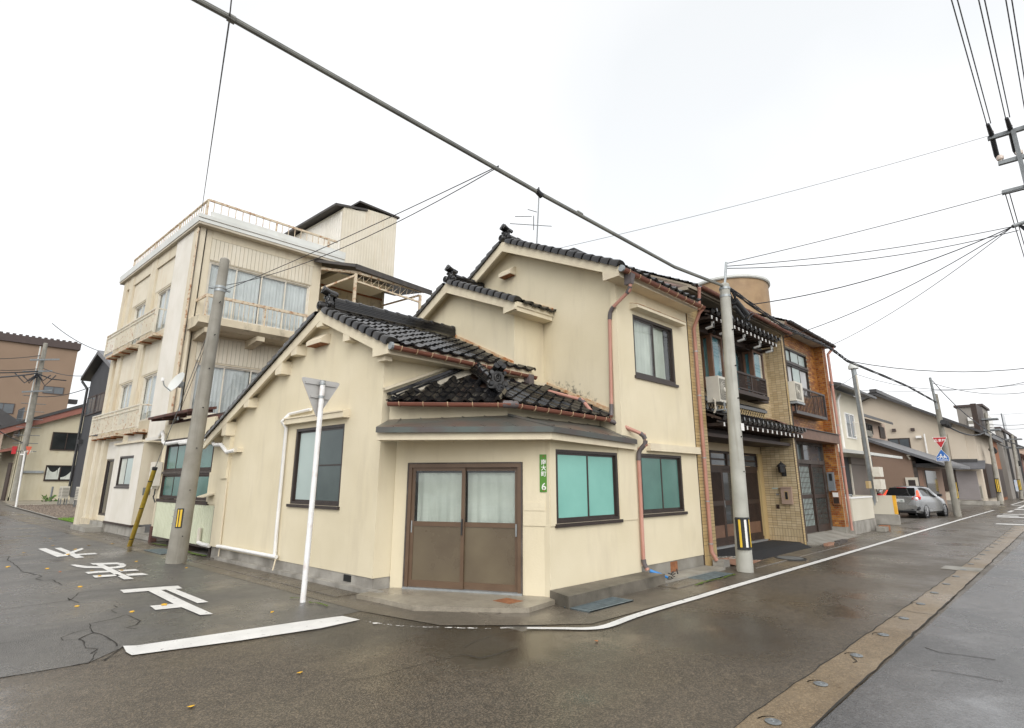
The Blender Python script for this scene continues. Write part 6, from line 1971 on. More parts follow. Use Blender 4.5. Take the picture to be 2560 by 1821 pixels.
lamp = thing('wall_lantern', 'black wall lantern on the buff tiled wing wall of the porch', 'lamp', (16.7, 6.0, 1.95))
lc = (9.377,3.380)
SW = lambda p: sidew((p[0], p[1], p[2]))
MB(SW).box(5.80, 5.92, .014, .03, 1.86, 2.08).build('back_plate', M['black'], lamp)
MB(SW).tube([(5.86, .03, 1.90), (5.86, .12, 1.88), (5.86, .17, 1.95)], .012, 6).build('arm', M['black'], lamp, True)
la = sidew((5.86, .17, 1.95))
Tl = lambda p: la + Vector(p)
MB(Tl).lathe([(.06, 0), (.085, .01), (.105, .17), (.13, .18), (.125, .20), (.05, .27), (.015, .29), (.02, .31), (.004, .33)], 6).build('lantern', M['black'], lamp)
MB(Tl).lathe([(.078, .02), (.098, .16)], 6).build('lantern_glass', M['darkglass'], lamp)
pbx = thing('intercom_box', 'beige postbox panel with a dark window on the porch wing wall', 'postbox', (16.7, 5.8, 1.1))
MB(SW).box(5.70, 5.985, .013, .09, 1.09, 1.53).build('case', M['postbox'], pbx)
MB(SW).box(5.69, 5.995, .013, .11, 1.532, 1.56).build('lid', M['postbox'], pbx)
MB(SW).box(5.79, 5.89, .0905, .094, 1.20, 1.44).build('window_frame', M['tilebuff'], pbx)
MB(SW).box(5.805, 5.875, .0945, .097, 1.22, 1.42).build('window_pane', M['black'], pbx)
MB(SW).tube([(5.93, .09, 1.30), (5.93, .10, 1.30)], .012, 8).build('lock', M['galv'], pbx, True)
for (a, z, w, h, mtn, lab, cat, nm) in ((6.16, 1.50, .16, .035, 'frost', 'pale green name strip high on the porch wing wall', 'name plate', 'name_plate'), (6.11, 1.33, .07, .04, 'galv', 'small grey doorbell on the porch wing wall', 'doorbell', 'doorbell'), (6.13, .95, .085, .12, 'darkwood', 'small dark brown plaque low on the porch wing wall', 'plaque', 'plaque')):
    pl = MB(SW).box(a - w / 2, a + w / 2, .013, .03, z, z + h).build(nm, M[mtn])
    tag(pl, lab, cat)
# mats and covers at the porch
mt1 = MB().prism([(12.9, 5.16, .01), (16.35, 5.24, .01), (16.85, 5.62, .01), (16.9, 6.38, .078), (12.6, 6.40, .078), (12.3, 6.0, .078)], (0, 0, .012))
mt1 = MB().prism([(p[0], p[1], 0.077) for p in ((12.75, 5.62), (16.75, 5.62), (16.85, 6.36), (12.3, 6.38), (12.25, 6.1), (12.4, 5.8))], (0, 0, .010))
mt1.prism([(12.9, 5.18, .004), (16.4, 5.25, .004), (16.70, 5.615, .07), (12.75, 5.615, .07)], (0, 0, .012))
tag(mt1.build('entrance_mat', M['mat_black']), 'large black rubber mat covering the porch floor', 'mat')
mt2 = MB().prism([(p[0], p[1], p[2]) for p in ((12.9, 5.13, .003), (12.88, 5.18, .005), (12.72, 5.60, .074), (12.38, 5.8, .077), (12.2, 6.1, .077), (12.05, 6.05, .077), (12.18, 5.75, .077), (12.5, 5.5, .055))], (0, 0, .012))
tag(mt2.build('patterned_mat', M['mat_pat']), 'curved patterned mat edge sticking out beside the black mat', 'mat')
tag(MB().prism([(11.75, 4.95, .002), (13.0, 5.1, .002), (12.6, 5.6, .05), (11.8, 5.6, .05)], (0, 0, .008)).build('porch_ramp', M['terracotta']), 'terracotta ramp beside the foot of the left pier', 'ramp')
mh = thing('manhole_cover', 'round dark manhole cover in the gutter in front of the porch', 'manhole cover', (13.6, 4.85, 0))
mq = MB(LOC((13.75, 4.86, 0)))
mq.lathe([(.33, .0), (.33, .018), (.30, .018), (.29, .014), (.02, .016)], 28)
mq.build('ring', M['black'], mh, True)
MB(LOC((13.75, 4.86, 0))).lathe([(.27, .016), (.27, .021), (.1, .022)], 28).build('lid', M['steel'], mh, True)
tag(MB().box(11.45, 11.72, 5.28, 5.50, .0, .13).build('splash_block', M['foundation']), 'mossy stone block under the downpipe by the buff pier', 'block')
for (a, b, c, d, h, mt_) in ((16.95, 17.5, 5.02, 5.14, .06, 'terracotta'), (17.4, 17.75, 4.92, 5.06, .05, 'greywood'), (17.8, 18.5, 4.98, 5.12, .07, 'greywood')):
    tag(MB().box(a, b, c, d, .012, .012 + h).build('loose_brick', M[mt_]), {16.95: 'reddish loose brick lying on the gutter before the brick house', 17.4: 'small dark wood offcut lying between the brick and the beam', 17.8: 'long dark wooden offcut lying on the gutter before the lattice doors'}[a], 'brick' if a < 17 else 'offcut')

# ---------------------------------------------------------------- brick house
BH = thing('brick_house', 'two storey orange brick house with dark lattice doors and an upstairs balcony', 'house', (19, 6.3, 0))
BW, BD = 5.84, 5.94
bb = [160]
wb = (17.06, 19.85, 4.42, 5.90)
tile_wall(PV(BW), BH, 16.94, 20.68, 3.30, 6.45, .25, .072, M['brick'], M['mortar'], .012, .014, .5, [wb], name='brick', mat2=M['brick2'], p2=.3)
bs = lambda p: F((20.66 + .14 * (p[0] - 5.57) - p[1], p[0], p[2]))
tile_wall(bs, BH, 5.57, BD, .27, 6.45, .12, .072, M['brick'], M['mortar'], .012, .014, .5, name='brick', budget=bb, mat2=M['brick2'], p2=.35)
tile_wall(PV(5.556), BH, 20.67, 20.90, .27, 6.45, .115, .072, M['brick2'], M['mortar'], .012, .012, .5, name='brick')
MB().box(20.74, 20.88, 5.57, 6.2, 0, 6.4).build('pier_core', M['mortar'], BH)
MB().box(20.58, 20.93, 5.55, 5.96, 0, .27).build('pier_foot', M['concrete'], BH)
window(PV(BW), BH, wb[0], wb[1], 5.42, 5.90, M['darkframe'], [M['frost']], n=-.01, fw=.045, splits=4, name='transom_window')
window(PV(BW), BH, wb[0], wb[1], 4.42, 5.38, M['darkframe'], [M['frost'], M['curtain2']], n=-.01, fw=.05, splits=4)
MB(PV(BW)).box(wb[0], wb[1], -.06, .02, 5.375, 5.425).build('window_head', M['darkframe'], BH)
rb = baluster_rail(PV(BW), BH, 17.2, 19.95, 3.74, 4.53, .34, M['darkframe'], 22, .05, .05, .018, (17.22, 19.93), True, 'balcony_rail')
base = F((0, 0, 0))
q = MB(ID).box(-.009, .009, -.009, .009, 0, .70)
scatter(q, 'side_baluster', M['brownwood'], rb, [F((19.94, BW - .30 + .055 * i, 3.78)) for i in range(6)])
MB(PV(BW)).box(19.92, 19.96, .0, .34, 4.48, 4.53).build('side_rail', M['darkframe'], rb)
MB(PV(BW)).box(17.2, 19.96, .0, .36, 3.68, 3.74).build('balcony_base', M['darkframe'], rb)
for (z0, z1, n) in ((2.95, 3.24, .40),):
    bd = MB(PV(5.85)).box(16.92, 20.80, -.3, n, z0, z1).build('belt_course', M['brownwood'], BH)
    MB(PV(5.85)).prism([(16.92, -.1, z1 + .08), (16.92, n + .05, z1 + .0), (16.92, n + .05, z1 + .02), (16.92, -.1, z1 + .11)], (3.9, 0, 0)).build('belt_flashing', M['darkframe'], bd)
er = MB().prism([(16.9, 5.42, 6.42), (16.9, 9.2, 8.2), (16.9, 9.2, 8.06), (16.9, 5.42, 6.34)], (4.30, 0, 0)).build('main_roof', M['soffit'], BH)
MB().prism([(16.9, 5.44, 6.34), (16.9, 5.95, 6.34), (16.9, 5.95, 6.62)], (4.28, 0, 0)).build('boxed_soffit', M['soffitw'], er)
mm2 = (8.2 - 6.42) / (9.2 - 5.42)
tile_field(er, F((16.9, 5.36, 6.45)), XW, roof_dir(mm2), .269, .235, 17, 0, 16, parts=False)
MB().box(16.9, 21.2, 5.38, 5.42, 6.30, 6.44).build('fascia', M['brownwood'], er)
gutter(er, (16.95, 5.33, 6.44), (21.22, 5.33, 6.40), .06, 8, 'darkframe', clipmat='darkframe')
MB(PX(16.95)).prism([(5.45, 0, 6.05), (5.45, 0, 6.42), (9.1, 0, 8.1), (9.1, 0, 6.05)], (0, -.06, 0)).build('gable_end', M['mauve'], er)
downpipe(BH, [(21.15, 5.34, 6.38), (21.10, 5.42, 6.24), (21.0, 5.50, 6.10), (21.0, 5.50, .15)], .045, elbows=False, bands=[(21.0, 5.50, z) for z in (5.0, 3.6, 2.2)])
# lattice doors and transom
do = MB(PV(BD)).box(16.95, 20.62, -.1, .0, 2.86, 2.96).box(16.95, 20.62, -.1, .02, 2.26, 2.38).box(16.95, 17.03, -.1, .01, .17, 2.86).box(20.54, 20.62, -.1, .01, .17, 2.86).build('lattice_doorway', M['greywood'], BH)
MB(PV(BD)).box(18.72, 18.80, -.1, .012, 2.38, 2.86).build('transom_post', M['greywood'], do)
MB(PV(BD)).box(17.03, 18.72, -.06, -.05, 2.38, 2.86).build('pane', M['frost_dk'], do)
MB(PV(BD)).box(18.80, 20.54, -.06, -.05, 2.38, 2.86).build('pane', M['greyglass'], do)
for i, (a0, a1) in enumerate(((17.04, 18.24), (18.20, 19.40), (19.36, 20.53))):
    n = (-.01, -.045, -.01)[i]
    dl_ = MB(PV(BD)).box(a0, a0 + .09, n - .03, n, .18, 2.26).box(a1 - .09, a1, n - .03, n, .18, 2.26).box(a0 + .09, a1 - .09, n - .03, n, 2.18, 2.26).box(a0 + .09, a1 - .09, n - .03, n, 1.20, 1.32).box(a0 + .09, a1 - .09, n - .03, n, .18, .38).build('lattice_door', M['darkwood'], do)
    MB(PV(BD)).box(a0 + .09, a1 - .09, n - .05, n - .025, .38, 2.18).build('pane', M['frost'] if i < 2 else M['frost_dk'], dl_)
    bse = PV(BD)((0, 0, 0))
    q = MB(lambda p: PV(BD)(p) - bse).box(-.008, .008, n - .018, n - .008, .38, 2.18)
    scatter(q, 'vertical_bar', M['darkwood'], dl_, [PV(BD)((a0 + .15 + .117 * k, 0, 0)) for k in range(9)])
    q = MB(lambda p: PV(BD)(p) - bse).box(a0 + .09, a1 - .09, n - .018, n - .012, -.006, .006)
    scatter(q, 'cross_bar', M['darkwood'], dl_, [PV(BD)((0, 0, .56 + .16 * k)) for k in range(10) if abs(.56 + .16 * k - 1.26) > .08])
ap = MB().prism([(16.98, 5.93, 0), (20.6, 5.93, 0), (21.0, 5.30, 0), (17.1, 5.22, 0)], (0, 0, .02))
ap.prism([(16.98, 5.95, .0), (16.98, 5.95, .165), (17.02, 5.30, .025), (17.02, 5.30, 0)], (3.75, 0, 0))
ap.build('sloped_apron', M['concrete'], BH)
ac2 = thing('air_conditioner', 'small outdoor air conditioner unit hung on the brick house upstairs beside the wing wall', 'air conditioner', (17.4, 5.4, 3.9))
ac_unit(ac2, 16.98, 17.62, 5.38, 5.62, 4.02, 4.60)
MB().box(16.98, 17.62, 5.36, 5.84, 3.94, 4.0).build('bracket', M['galv'], ac2)
me_ = thing('electricity_meter', 'grey electricity meter on the orange brick pier', 'meter', (20.5, 5.6, 1.6))
MB(bs).box(5.70, 5.89, .015, .13, 1.52, 2.02).build('case', M['greytoken'], me_)
MB(bs).box(5.74, 5.83, .131, .137, 1.74, 1.97).build('window_pane', M['black'], me_)
MB(bs).box(5.69, 5.88, .015, .16, 1.40, 1.515).build('terminal_cover', M['greytoken'], me_)
mb_ = thing('mailbox', 'orange rimmed steel mailbox on the brick pier below the meter', 'mailbox', (20.5, 5.6, 1.0))
MB(bs).box(5.60, 5.80, .015, .15, .98, 1.40).build('body', M['doorwood'], mb_)
MB(bs).box(5.62, 5.78, .151, .160, 1.22, 1.36).build('flap', M['white'], mb_)
MB(bs).box(5.62, 5.78, .151, .158, 1.01, 1.20).build('front', M['darkwood'], mb_)
MB(bs).box(5.59, 5.81, .012, .17, 1.402, 1.42).build('lid', M['doorwood'], mb_)

# round water tank far behind the roofs
tk = thing('water_tank', 'large round tan water tank rising behind the tiled roofs', 'tank', (26.5, 10, 0))
cA_, cB_ = (25.002,10.000,11.423), (28.984,10.000,11.691)
rad = 2.25
Tt = LOC((cB_[0] - .3, 11.8, 0))
zt = 12.1
MB(Tt).lathe([(rad * .9, 0), (rad * .9, zt - .15)], 40).build('drum', M['tank'], tk, True, 60)
MB(Tt).lathe([(rad * .93, zt - .15), (rad * .95, zt - .1), (rad * .95, zt), (rad * .86, zt + .02)], 40).build('rim', M['fascia'], tk, True, 40)


# ---------------------------------------------------------------- further along the main street
w1t = (24.034,1.148)[1]
fw1 = thing('yard_wall', 'low white concrete yard wall with pipe rail beside the brick house', 'wall', (22.5, 5.5, 0))
MB(PV(5.50)).box(21.32, 23.9, -.14, .0, .42, w1t).build('upper_panel', M['farcream2'], fw1)
MB(PV(5.50)).box(21.32, 23.9, -.15, .012, 0, .41).build('base', M['foundation'], fw1)
MB(PV(5.50)).box(21.30, 23.92, -.16, .02, w1t + .002, w1t + .05).build('cap', M['white'], fw1)
MB(PV(5.5)).tube([(21.4, -.3, w1t + .10), (22.6, -.3, w1t + .10), (22.7, -.3, w1t + .0)], .03, 7).build('pipe_rail', M['galv'], fw1, True)
w2t = (5.453,1.161)[1]
fw2 = thing('yard_wall', 'low white concrete wall end with an orange painted edge beside the silver car', 'wall', (27.3, 6.5, 0))
MB(PU(27.2)).box(5.48, 8.6, -.14, .0, .40, w2t).build('upper_panel', M['farcream2'], fw2)
MB(PU(27.2)).box(5.44, 8.6, -.15, .01, 0, .39).build('base', M['foundation'], fw2)
MB(PU(27.2)).box(5.47, 5.57, -.142, .004, .42, w2t).build('warning_stripe', M['orange'], fw2)
tag(MB().box(23.0, 23.5, 5.05, 5.30, .01, .16).build('paving_block', M['concrete']), 'pale broken concrete block lying before the yard wall', 'block')
tag(MB().box(23.6, 24.0, 5.1, 5.35, .01, .18).build('brick_block', M['rust']), 'rusty brown block lying beside the pale one by the yard wall', 'block')
fp = thing('flower_pot', 'planter of pink flowers behind the low yard walls', 'planter', (29.5, 8.2, 0))
MB().box(28.9, 30.6, 8.0, 8.4, .7, 1.15).build('trough', M['darkwood'], fp)
MB().box(29.0, 30.5, 8.05, 8.35, 0, .7).build('stand', M['steel'], fp)
lm, pk = MB(ID), MB(ID)
rnd = random.Random(5)
for i in range(160):
    c = F((rnd.uniform(28.9, 30.6), rnd.uniform(7.95, 8.45), rnd.uniform(1.15, 1.75)))
    a, b = Vector((rnd.uniform(-1, 1), rnd.uniform(-1, 1), rnd.uniform(-1, 1))) * .07, Vector((rnd.uniform(-1, 1), rnd.uniform(-1, 1), rnd.uniform(-1, 1))) * .07
    (pk if i % 6 == 0 else lm).add([c, c + a, c + a + b, c + b], [(0, 1, 2, 3)], True)
lm.build('foliage', M['leafg'], fp)
pk.build('blossom', M['pink'], fp)
bl = thing('garden_ball', 'shiny silver ball on a red base at the wall end by the car', 'ornament', (27.3, 5.9, w2t))
bc = F((27.3, 6.0, w2t + .17))
MB(lambda p: bc + Vector(p)).lathe([(.001, -.13)] + [(.13 * sin(pi * i / 10), -.13 * cos(pi * i / 10)) for i in range(1, 10)] + [(.001, .13)], 16).build('ball', M['chrome'], bl, True)
MB(lambda p: bc + Vector(p)).lathe([(.12, -.17), (.09, -.12), (.05, -.1)], 12).build('base', M['red'], bl, True)


def cheap_window(T, parent, a0, a1, z0, z1, frame, pane, n=.0, split=True):
    w = MB(T).box(a0, a0 + .08, n, n + .05, z0, z1).box(a1 - .08, a1, n, n + .05, z0, z1).box(a0 + .08, a1 - .08, n, n + .05, z1 - .07, z1).box(a0 + .08, a1 - .08, n, n + .05, z0, z0 + .07).build('window', M[frame], parent)
    if split:
        MB(T).box((a0 + a1) / 2 - .03, (a0 + a1) / 2 + .03, n, n + .04, z0 + .07, z1 - .07).build('mullion', M[frame], w)
    MB(T).box(a0 + .08, a1 - .08, n + .002, n + .02, z0 + .07, z1 - .07).build('pane', M[pane], w)
    return w


# pale house with the brown shutter
PHV = 8.0
ph = thing('shutter_house', 'pale two storey house with a brown roller shutter behind the yard walls', 'house', (31, 10, 0))
h0, h1 = (30.572,3.795)[0] - 1.5, (34.408,4.008)[0]
he = (34.854,5.172)[1] + 1.15
TP_ = PV(PHV)
MB(TP_).box(h0, h1, -5.5, .0, 0, he).build('wall', M['farcream2'], ph)
wz0, wz1 = (32.567,3.906)[1], (32.700,5.231)[1]
wa0, wa1 = (31.810,4.656)[0], (33.395,4.776)[0]
cheap_window(TP_, ph, wa0, wa1, wz0, wz1, 'white', 'greyglass')
baluster_rail(TP_, ph, wa0 + .4, wa1 + .3, wz0 + .1, wz0 + .85, .25, M['offwhite'], 10, .03, .04, .015)
s0_, s1_, sz = (31.628,2.327)[0], (34.798,2.380)[0] + .6, (32.455,2.572)[1]
shu = MB(TP_).box(s0_, s1_, .0, .02, 0, sz).build('roller_shutter', M['shutterbr'], ph)
base = TP_((0, 0, 0))
q = MB(lambda p: TP_(p) - base).box(s0_ + .02, s1_ - .02, .021, .035, 0, .062)
scatter(q, 'slat', M['shutterbr'], shu, [TP_((0, 0, .1 + .085 * i)) for i in range(int((sz - .15) / .085))])
MB(TP_).box(s0_ - .15, s1_, .0, .12, sz + .003, sz + .35).build('shutter_box', M['shutterbr'], ph)
MB(TP_).box(s0_ - 1.4, s0_ - .16, .0, .01, 0, sz + .35).build('dark_opening', M['black'], ph)
MB(TP_).box(s0_ - .16, s0_ - .02, .0, .06, 0, sz).build('shutter_post', M['offwhite'], ph)
cz = sz + .45
MB().prism([(h0, PHV, cz + .30), (h0, PHV - 1.3, cz + .05), (h0, PHV - 1.3, cz - .08), (h0, PHV, cz + .1)], (h1 - h0 + 1.9, 0, 0)).build('carport_roof', M['fascia'], ph)
MB(TP_).tube([(wa0 - .5, .08, he - .2), (wa0 - 1.1, .1, he - .6), (wa0 - 1.1, .1, cz + .3)], .06, 7).build('downpipe', M['white'], ph, True)
MB().prism([(h0, PHV - .75, he + .02), (h0, PHV + 5, he + 1.6), (h0, PHV + 5, he + 1.45), (h0, PHV - .75, he - .1)], (h1 - h0 + 1.0, 0, 0)).build('roof', M['farroof'], ph)

# mauve-brown house beyond the car
BN = 38.6
bh = thing('brown_house', 'mauve brown house with a lean-to roof and orange wooden door behind the car', 'house', (42, 10, 0))
TB = PU(BN)
rA, rB = (8.473,4.032), (6.269,3.030)
vE = (6.753,2.302)[0]
sl_ = (rA[1] - rB[1]) / (rA[0] - rB[0])
vb_ = 18.0
zr_ = lambda v: rB[1] + sl_ * (v - rB[0])
MB(TB).prism([(vE, 0, 0), (vb_, 0, 0), (vb_, 0, zr_(vb_)), (vE, 0, zr_(vE))], (0, -9, 0)).build('wall', M['farbrown'], bh)
MB(TB).prism([(rB[0] - 1.0, .35, zr_(rB[0] - 1.0)), (vb_, .35, zr_(vb_)), (vb_, .35, zr_(vb_) + .16), (rB[0] - 1.0, .35, zr_(rB[0] - 1.0) + .16)], (0, -9.6, 0)).build('lean_to_roof', M['farmetal'], bh)
MB(TB).beam((rB[0] - 1.05, -4.3, zr_(rB[0] - 1.0)), (rB[0] - 1.05, .3, zr_(rB[0] - 1.0)), .12, .12).build('gutter', M['farroof'], bh)
MB(TB).tube([(6.256,3.072)[:1] + (.3, (6.256,3.072)[1]), (6.641,3.259)[:1] + (.3, (6.641,3.259)[1]), (6.843,3.200)[:1] + (.25, (6.843,3.200)[1]), (6.778,3.005)[:1] + (.1, (6.778,3.005)[1] )], .05, 6).build('drain_pipe', M['offwhite'], bh, True)
ip = (6.859,1.664)
MB(TB).box(ip[0] - .28, ip[0] + .28, 0, .08, ip[1] - .3, ip[1] + .3).build('intercom_frame', M['offwhite'], bh)
MB(TB).box(ip[0] - .16, ip[0] + .16, .081, .09, ip[1] - .16, ip[1] + .16).build('intercom', M['darkframe'], bh)
TBf = PV(vE)
MB(TBf).box(BN + .6, BN + 2.2, .0, .05, .3, 2.4).build('door', M['doorwood'], bh)
MB(TBf).box(BN + .2, BN + .45, .0, .15, .0, 2.9).build('post', M['greywood'], bh)
MB(TBf).box(BN + 3.2, BN + 6.5, .0, .05, .6, 2.4).build('window', M['darkglass'], bh)
MB(TBf).box(BN + .2, BN + 7, -.1, 1.2, 2.55, 2.75).build('porch_canopy', M['farroof'], bh)
UPV = 9.5
TB2 = PV(UPV)
a_, b_ = (40.675,5.365), (47.508,5.113)
uz = (47.840,5.899)[1]
MB(TB2).box(a_[0] - 3, b_[0], -6, 0, 3.0, uz).build('upper_wall', M['farpink'], bh)
a_, b_ = (45.506,5.578), (46.863,4.775)
MB(TB2).box(a_[0], b_[0], 0, .08, b_[1], a_[1]).build('shutter_panel', M['darkwood'], bh)
a_, b_ = (42.386,5.562), (43.811,5.171)
cheap_window(TB2, bh, a_[0], b_[0], b_[1] - .3, a_[1], 'darkframe', 'darkglass')
e0_, e1_ = (37.547,5.772), (46.468,5.823)
MB().prism([(e0_[0] - 4, 8.8, e1_[1] - .12), (e0_[0] - 4, 8.8, e1_[1] + .05), (e0_[0] - 4, 13, e1_[1] + 1.9), (e0_[0] - 4, 13, e1_[1] + 1.7)], (e1_[0] - e0_[0] + 4, 0, 0)).build('upper_roof', M['farroof'], bh)
ac3 = thing('air_conditioner', 'white outdoor unit hung under the upper window of the brown house', 'air conditioner', (42.6, 9.3, 4))
a_, b_ = (40.933,4.996), (42.354,4.612)
MB(PV(9.2)).box(a_[0], b_[0], -.3, 0, b_[1], a_[1]).build('casing', M['acwhite'], ac3)
for i in range(6):
    z = b_[1] + (a_[1] - b_[1]) * (i + .5) / 6
    MB(PV(9.2)).box(a_[0] + .1, b_[0] - .1, .001, .02, z - .03, z + .03).build('louvre', M['acgrille'], ac3)

# big cream gabled house
CG = 56.0
ch = thing('gabled_house', 'large cream house with a long sloping gable and a grey roller shutter', 'house', (60, 12, 0))
TC = PU(CG)
pk_, e1_, e2_, lf2 = (11.501,9.159), (7.637,6.895), (5.133,5.515), (12.243,8.675)
vE2 = (5.550,2.413)[0]
sl_ = (pk_[1] - e2_[1]) / (pk_[0] - e2_[0])
zc = lambda v: pk_[1] + sl_ * (v - pk_[0])
MB(TC).prism([(vE2, 0, 0), (pk_[0] + 6, 0, 0), (pk_[0] + 6, 0, zc(pk_[0]) - 2.5), (pk_[0], 0, zc(pk_[0])), (vE2, 0, zc(vE2))], (0, -12, 0)).build('wall', M['farcream'], ch)
MB(TC).prism([(e2_[0] - .3, .7, zc(e2_[0] - .3)), (pk_[0], .7, zc(pk_[0])), (pk_[0], .7, zc(pk_[0]) + .25), (e2_[0] - .3, .7, zc(e2_[0] - .3) + .2)], (0, -13, 0)).build('roof', M['farroof'], ch)
MB(TC).prism([(pk_[0], .7, zc(pk_[0])), (pk_[0] + 6, .7, zc(pk_[0]) - 2.6), (pk_[0] + 6, .7, zc(pk_[0]) - 2.3), (pk_[0], .7, zc(pk_[0]) + .38)], (0, -13, 0)).build('roof', M['farroof'], ch)
MB(TC).box(pk_[0] - .25, pk_[0] + .25, -13, .8, zc(pk_[0]) + .2, zc(pk_[0]) + .5).build('ridge', M['farroof'], ch)
a_, b_ = (11.135,5.363), (9.637,4.380)
cheap_window(TC, ch, b_[0], a_[0], b_[1] - 1, a_[1], 'darkwood', 'greyglass')
a_, b_ = (7.138,5.544), (6.131,3.519)
MB(TC).box(b_[0], a_[0], 0, .10, b_[1], a_[1]).build('blank_panel', M['farcream'], ch)
MB(TC).box(b_[0] - .5, a_[0] + .1, 0, .25, b_[1] - .3, b_[1] - .02).build('panel_sill', M['farroof'], ch)
a_, b_ = (7.145,2.561), (5.842,0.296)
sh2 = MB(TC).box(b_[0], a_[0], 0, .08, .35, a_[1]).build('roller_shutter', M['shutter'], ch)
base = TC((0, 0, 0))
q = MB(lambda p: TC(p) - base).box(b_[0] + .05, a_[0] - .05, .081, .10, 0, .10)
scatter(q, 'slat', M['shutter'], sh2, [TC((0, 0, .45 + .13 * i)) for i in range(int((a_[1] - .5) / .13))])
a2_, b2_ = (7.124,3.074), (5.202,2.686)
MB(TC).prism([(b2_[0], 0, b2_[1] + .6), (b2_[0], 1.0, b2_[1]), (b2_[0], 1.0, b2_[1] + .08), (b2_[0], 0, b2_[1] + .7)], (a2_[0] - b2_[0], 0, 0)).build('awning', M['farmetal'], ch)
MB(TC).box(b_[0] - 1, a_[0] + 6, 0, .9, 0, .3).build('plinth', M['foundation'], ch)
a_ = (7.881,1.870)
MB(TC).box(a_[0] - .8, a_[0] + 1.6, 0, .1, 1.0, 3.4).build('shuttered_window', M['darkwood'], ch)
for (x, y) in (((10.591,6.062)), ((9.325,6.039)), ((6.912,6.230))):
    MB(TC).box(x - .12, x + .12, 0, .2, y - .12, y + .12).build('vent_cap', M['browntrim'], ch)
a_, b_ = (9.179,5.483), (8.830,5.292)
MB(TC).box(b_[0], a_[0], 0, .3, b_[1], a_[1]).build('light_fitting', M['white'], ch)
a_, b_ = (8.615,5.625), (8.602,4.003)
MB(TC).tube([(a_[0], .2, a_[1]), (a_[0], .2, b_[1] - .5)], .06, 7).build('white_pipe', M['white'], ch, True)
TCf = PV(vE2)
a_ = (57.241,3.719)
MB(TCf).box(CG + 1.0, CG + 5.0, 0, .35, 5.6, 8.0).build('lattice_window', M['darkwood'], ch)
MB(TCf).box(CG + 1.0, CG + 8.0, 0, .2, .5, 3.2).build('lattice_window', M['darkwood'], ch)
ac4 = thing('air_conditioner', 'cream outdoor unit at the corner of the gabled house, on the ground', 'air conditioner', (57, 5.8, .2))
MB().box(56.0, 57.0, 5.7, 6.1, .35, 1.5).build('casing', M['acwhite'], ac4)
MB(PU(56.0)).box(5.72, 6.08, .0, .02, .5, 1.4).build('grille_panel', M['acgrille'], ac4)
MB(PV(5.7)).box(56.05, 56.9, .0, .02, .5, 1.4).build('grille_panel', M['acgrille'], ac4)
MB().box(56.0, 57.0, 5.75, 6.05, .0, .33).build('stand', M['concrete'], ac4)

# beyond: rust brick house, grey blocks, red-brown barn
f1 = thing('rust_brick_house', 'narrow rust brown brick house beyond the gabled house', 'house', (71, 8, 0))
z7 = (6.352,5.780)
MB().box(68.5, 76, 5.9, 14, 0, z7[1]).build('wall', M['rustbrick'], f1)
MB().box(68.0, 76.4, 5.4, 14, z7[1] + .003, z7[1] + .4).build('roof', M['farroof'], f1)
MB(PV(5.9)).box(71, 73, 0, .3, 6.2, 8.2).build('window', M['white'], f1)
MB(PV(5.9)).box(70, 75, 0, .1, .3, 3.0).build('entrance', M['darkwood'], f1)
f2 = thing('grey_block', 'grey three storey block with dark downpipes near the far poles', 'building', (84, 8, 0))
z7 = (6.081,7.225)
MB().box(77, 96, 5.6, 16, 0, z7[1]).build('wall', M['fargrey'], f2)
MB().box(76.8, 96.2, 5.4, 16, z7[1] + .003, z7[1] + .3).build('parapet', M['browntrim'], f2)
for u in (81, 88, 95):
    MB(PV(5.6)).box(u, u + .25, 0, .2, 0, z7[1]).build('downpipe', M['farroof'], f2)
MB(PV(5.6)).box(83, 86, 0, .1, 6.5, 9.5).build('window', M['greyglass'], f2)
f3 = thing('roof_tower', 'brown grey rooftop tower with a white framed louvre above the gabled house', 'tower', (80, 14, 0))
a_, b_ = (9.035,10.190), (6.903,9.765)
MB(PU(80.0)).box(b_[0], a_[0], -6, 0, 5, a_[1]).build('wall', M['fargrey'], f3)
MB(PU(80.0)).box(b_[0] - .2, a_[0] + .2, -6.2, .2, a_[1] + .003, a_[1] + .25).build('parapet', M['browntrim'], f3)
a_, b_ = (8.203,8.969), (7.689,7.926)
lv = MB(PU(79.9)).box(b_[0], a_[0], 0, .1, b_[1], a_[1]).build('louvre_frame', M['white'], f3)
MB(PU(79.9)).box(b_[0] + .5, a_[0] - .5, .101, .14, b_[1] + .3, a_[1] - .4).build('louvre', M['acgrille'], f3)
a_, b_ = (7.364,7.850), (6.623,7.245)
baluster_rail(PU(76.0), f3, b_[0], a_[0], b_[1] - .2, a_[1], .0, M['galv'], 12, .08, .1, .05)
f4 = thing('red_barn', 'red brown clad warehouse with a low tiled roof at the street end', 'warehouse', (105, 9, 0))
z7 = (7.216,5.733)
MB().box(98, 130, 6.4, 22, 0, z7[1]).build('wall', M['redclad'], f4)
MB().prism([(97.5, 5.4, z7[1] - .3), (97.5, 14, z7[1] + 3.0), (97.5, 22, z7[1] - .3)], (33, 0, 0)).build('roof', M['mauve'], f4)
for i in range(4):
    MB(PV(6.4)).box(100 + 5 * i, 100.3 + 5 * i, 0, .1, 2, z7[1] - .3).build('batten', M['farcream'], f4)
MB(PV(6.4)).box(99, 103, 0, .5, 0, 4.2).build('doorway', M['farroof'], f4)
f5 = thing('end_house', 'dull brown house closing the far end of the main street', 'house', (150, 8, 0))
MB().box(131, 170, 6.0, 20, 0, 7.5).build('wall', M['farpink'], f5)
MB().prism([(131, 5.2, 7.2), (131, 13, 10.5), (131, 20.5, 7.2)], (39, 0, 0)).build('roof', M['farroof'], f5)
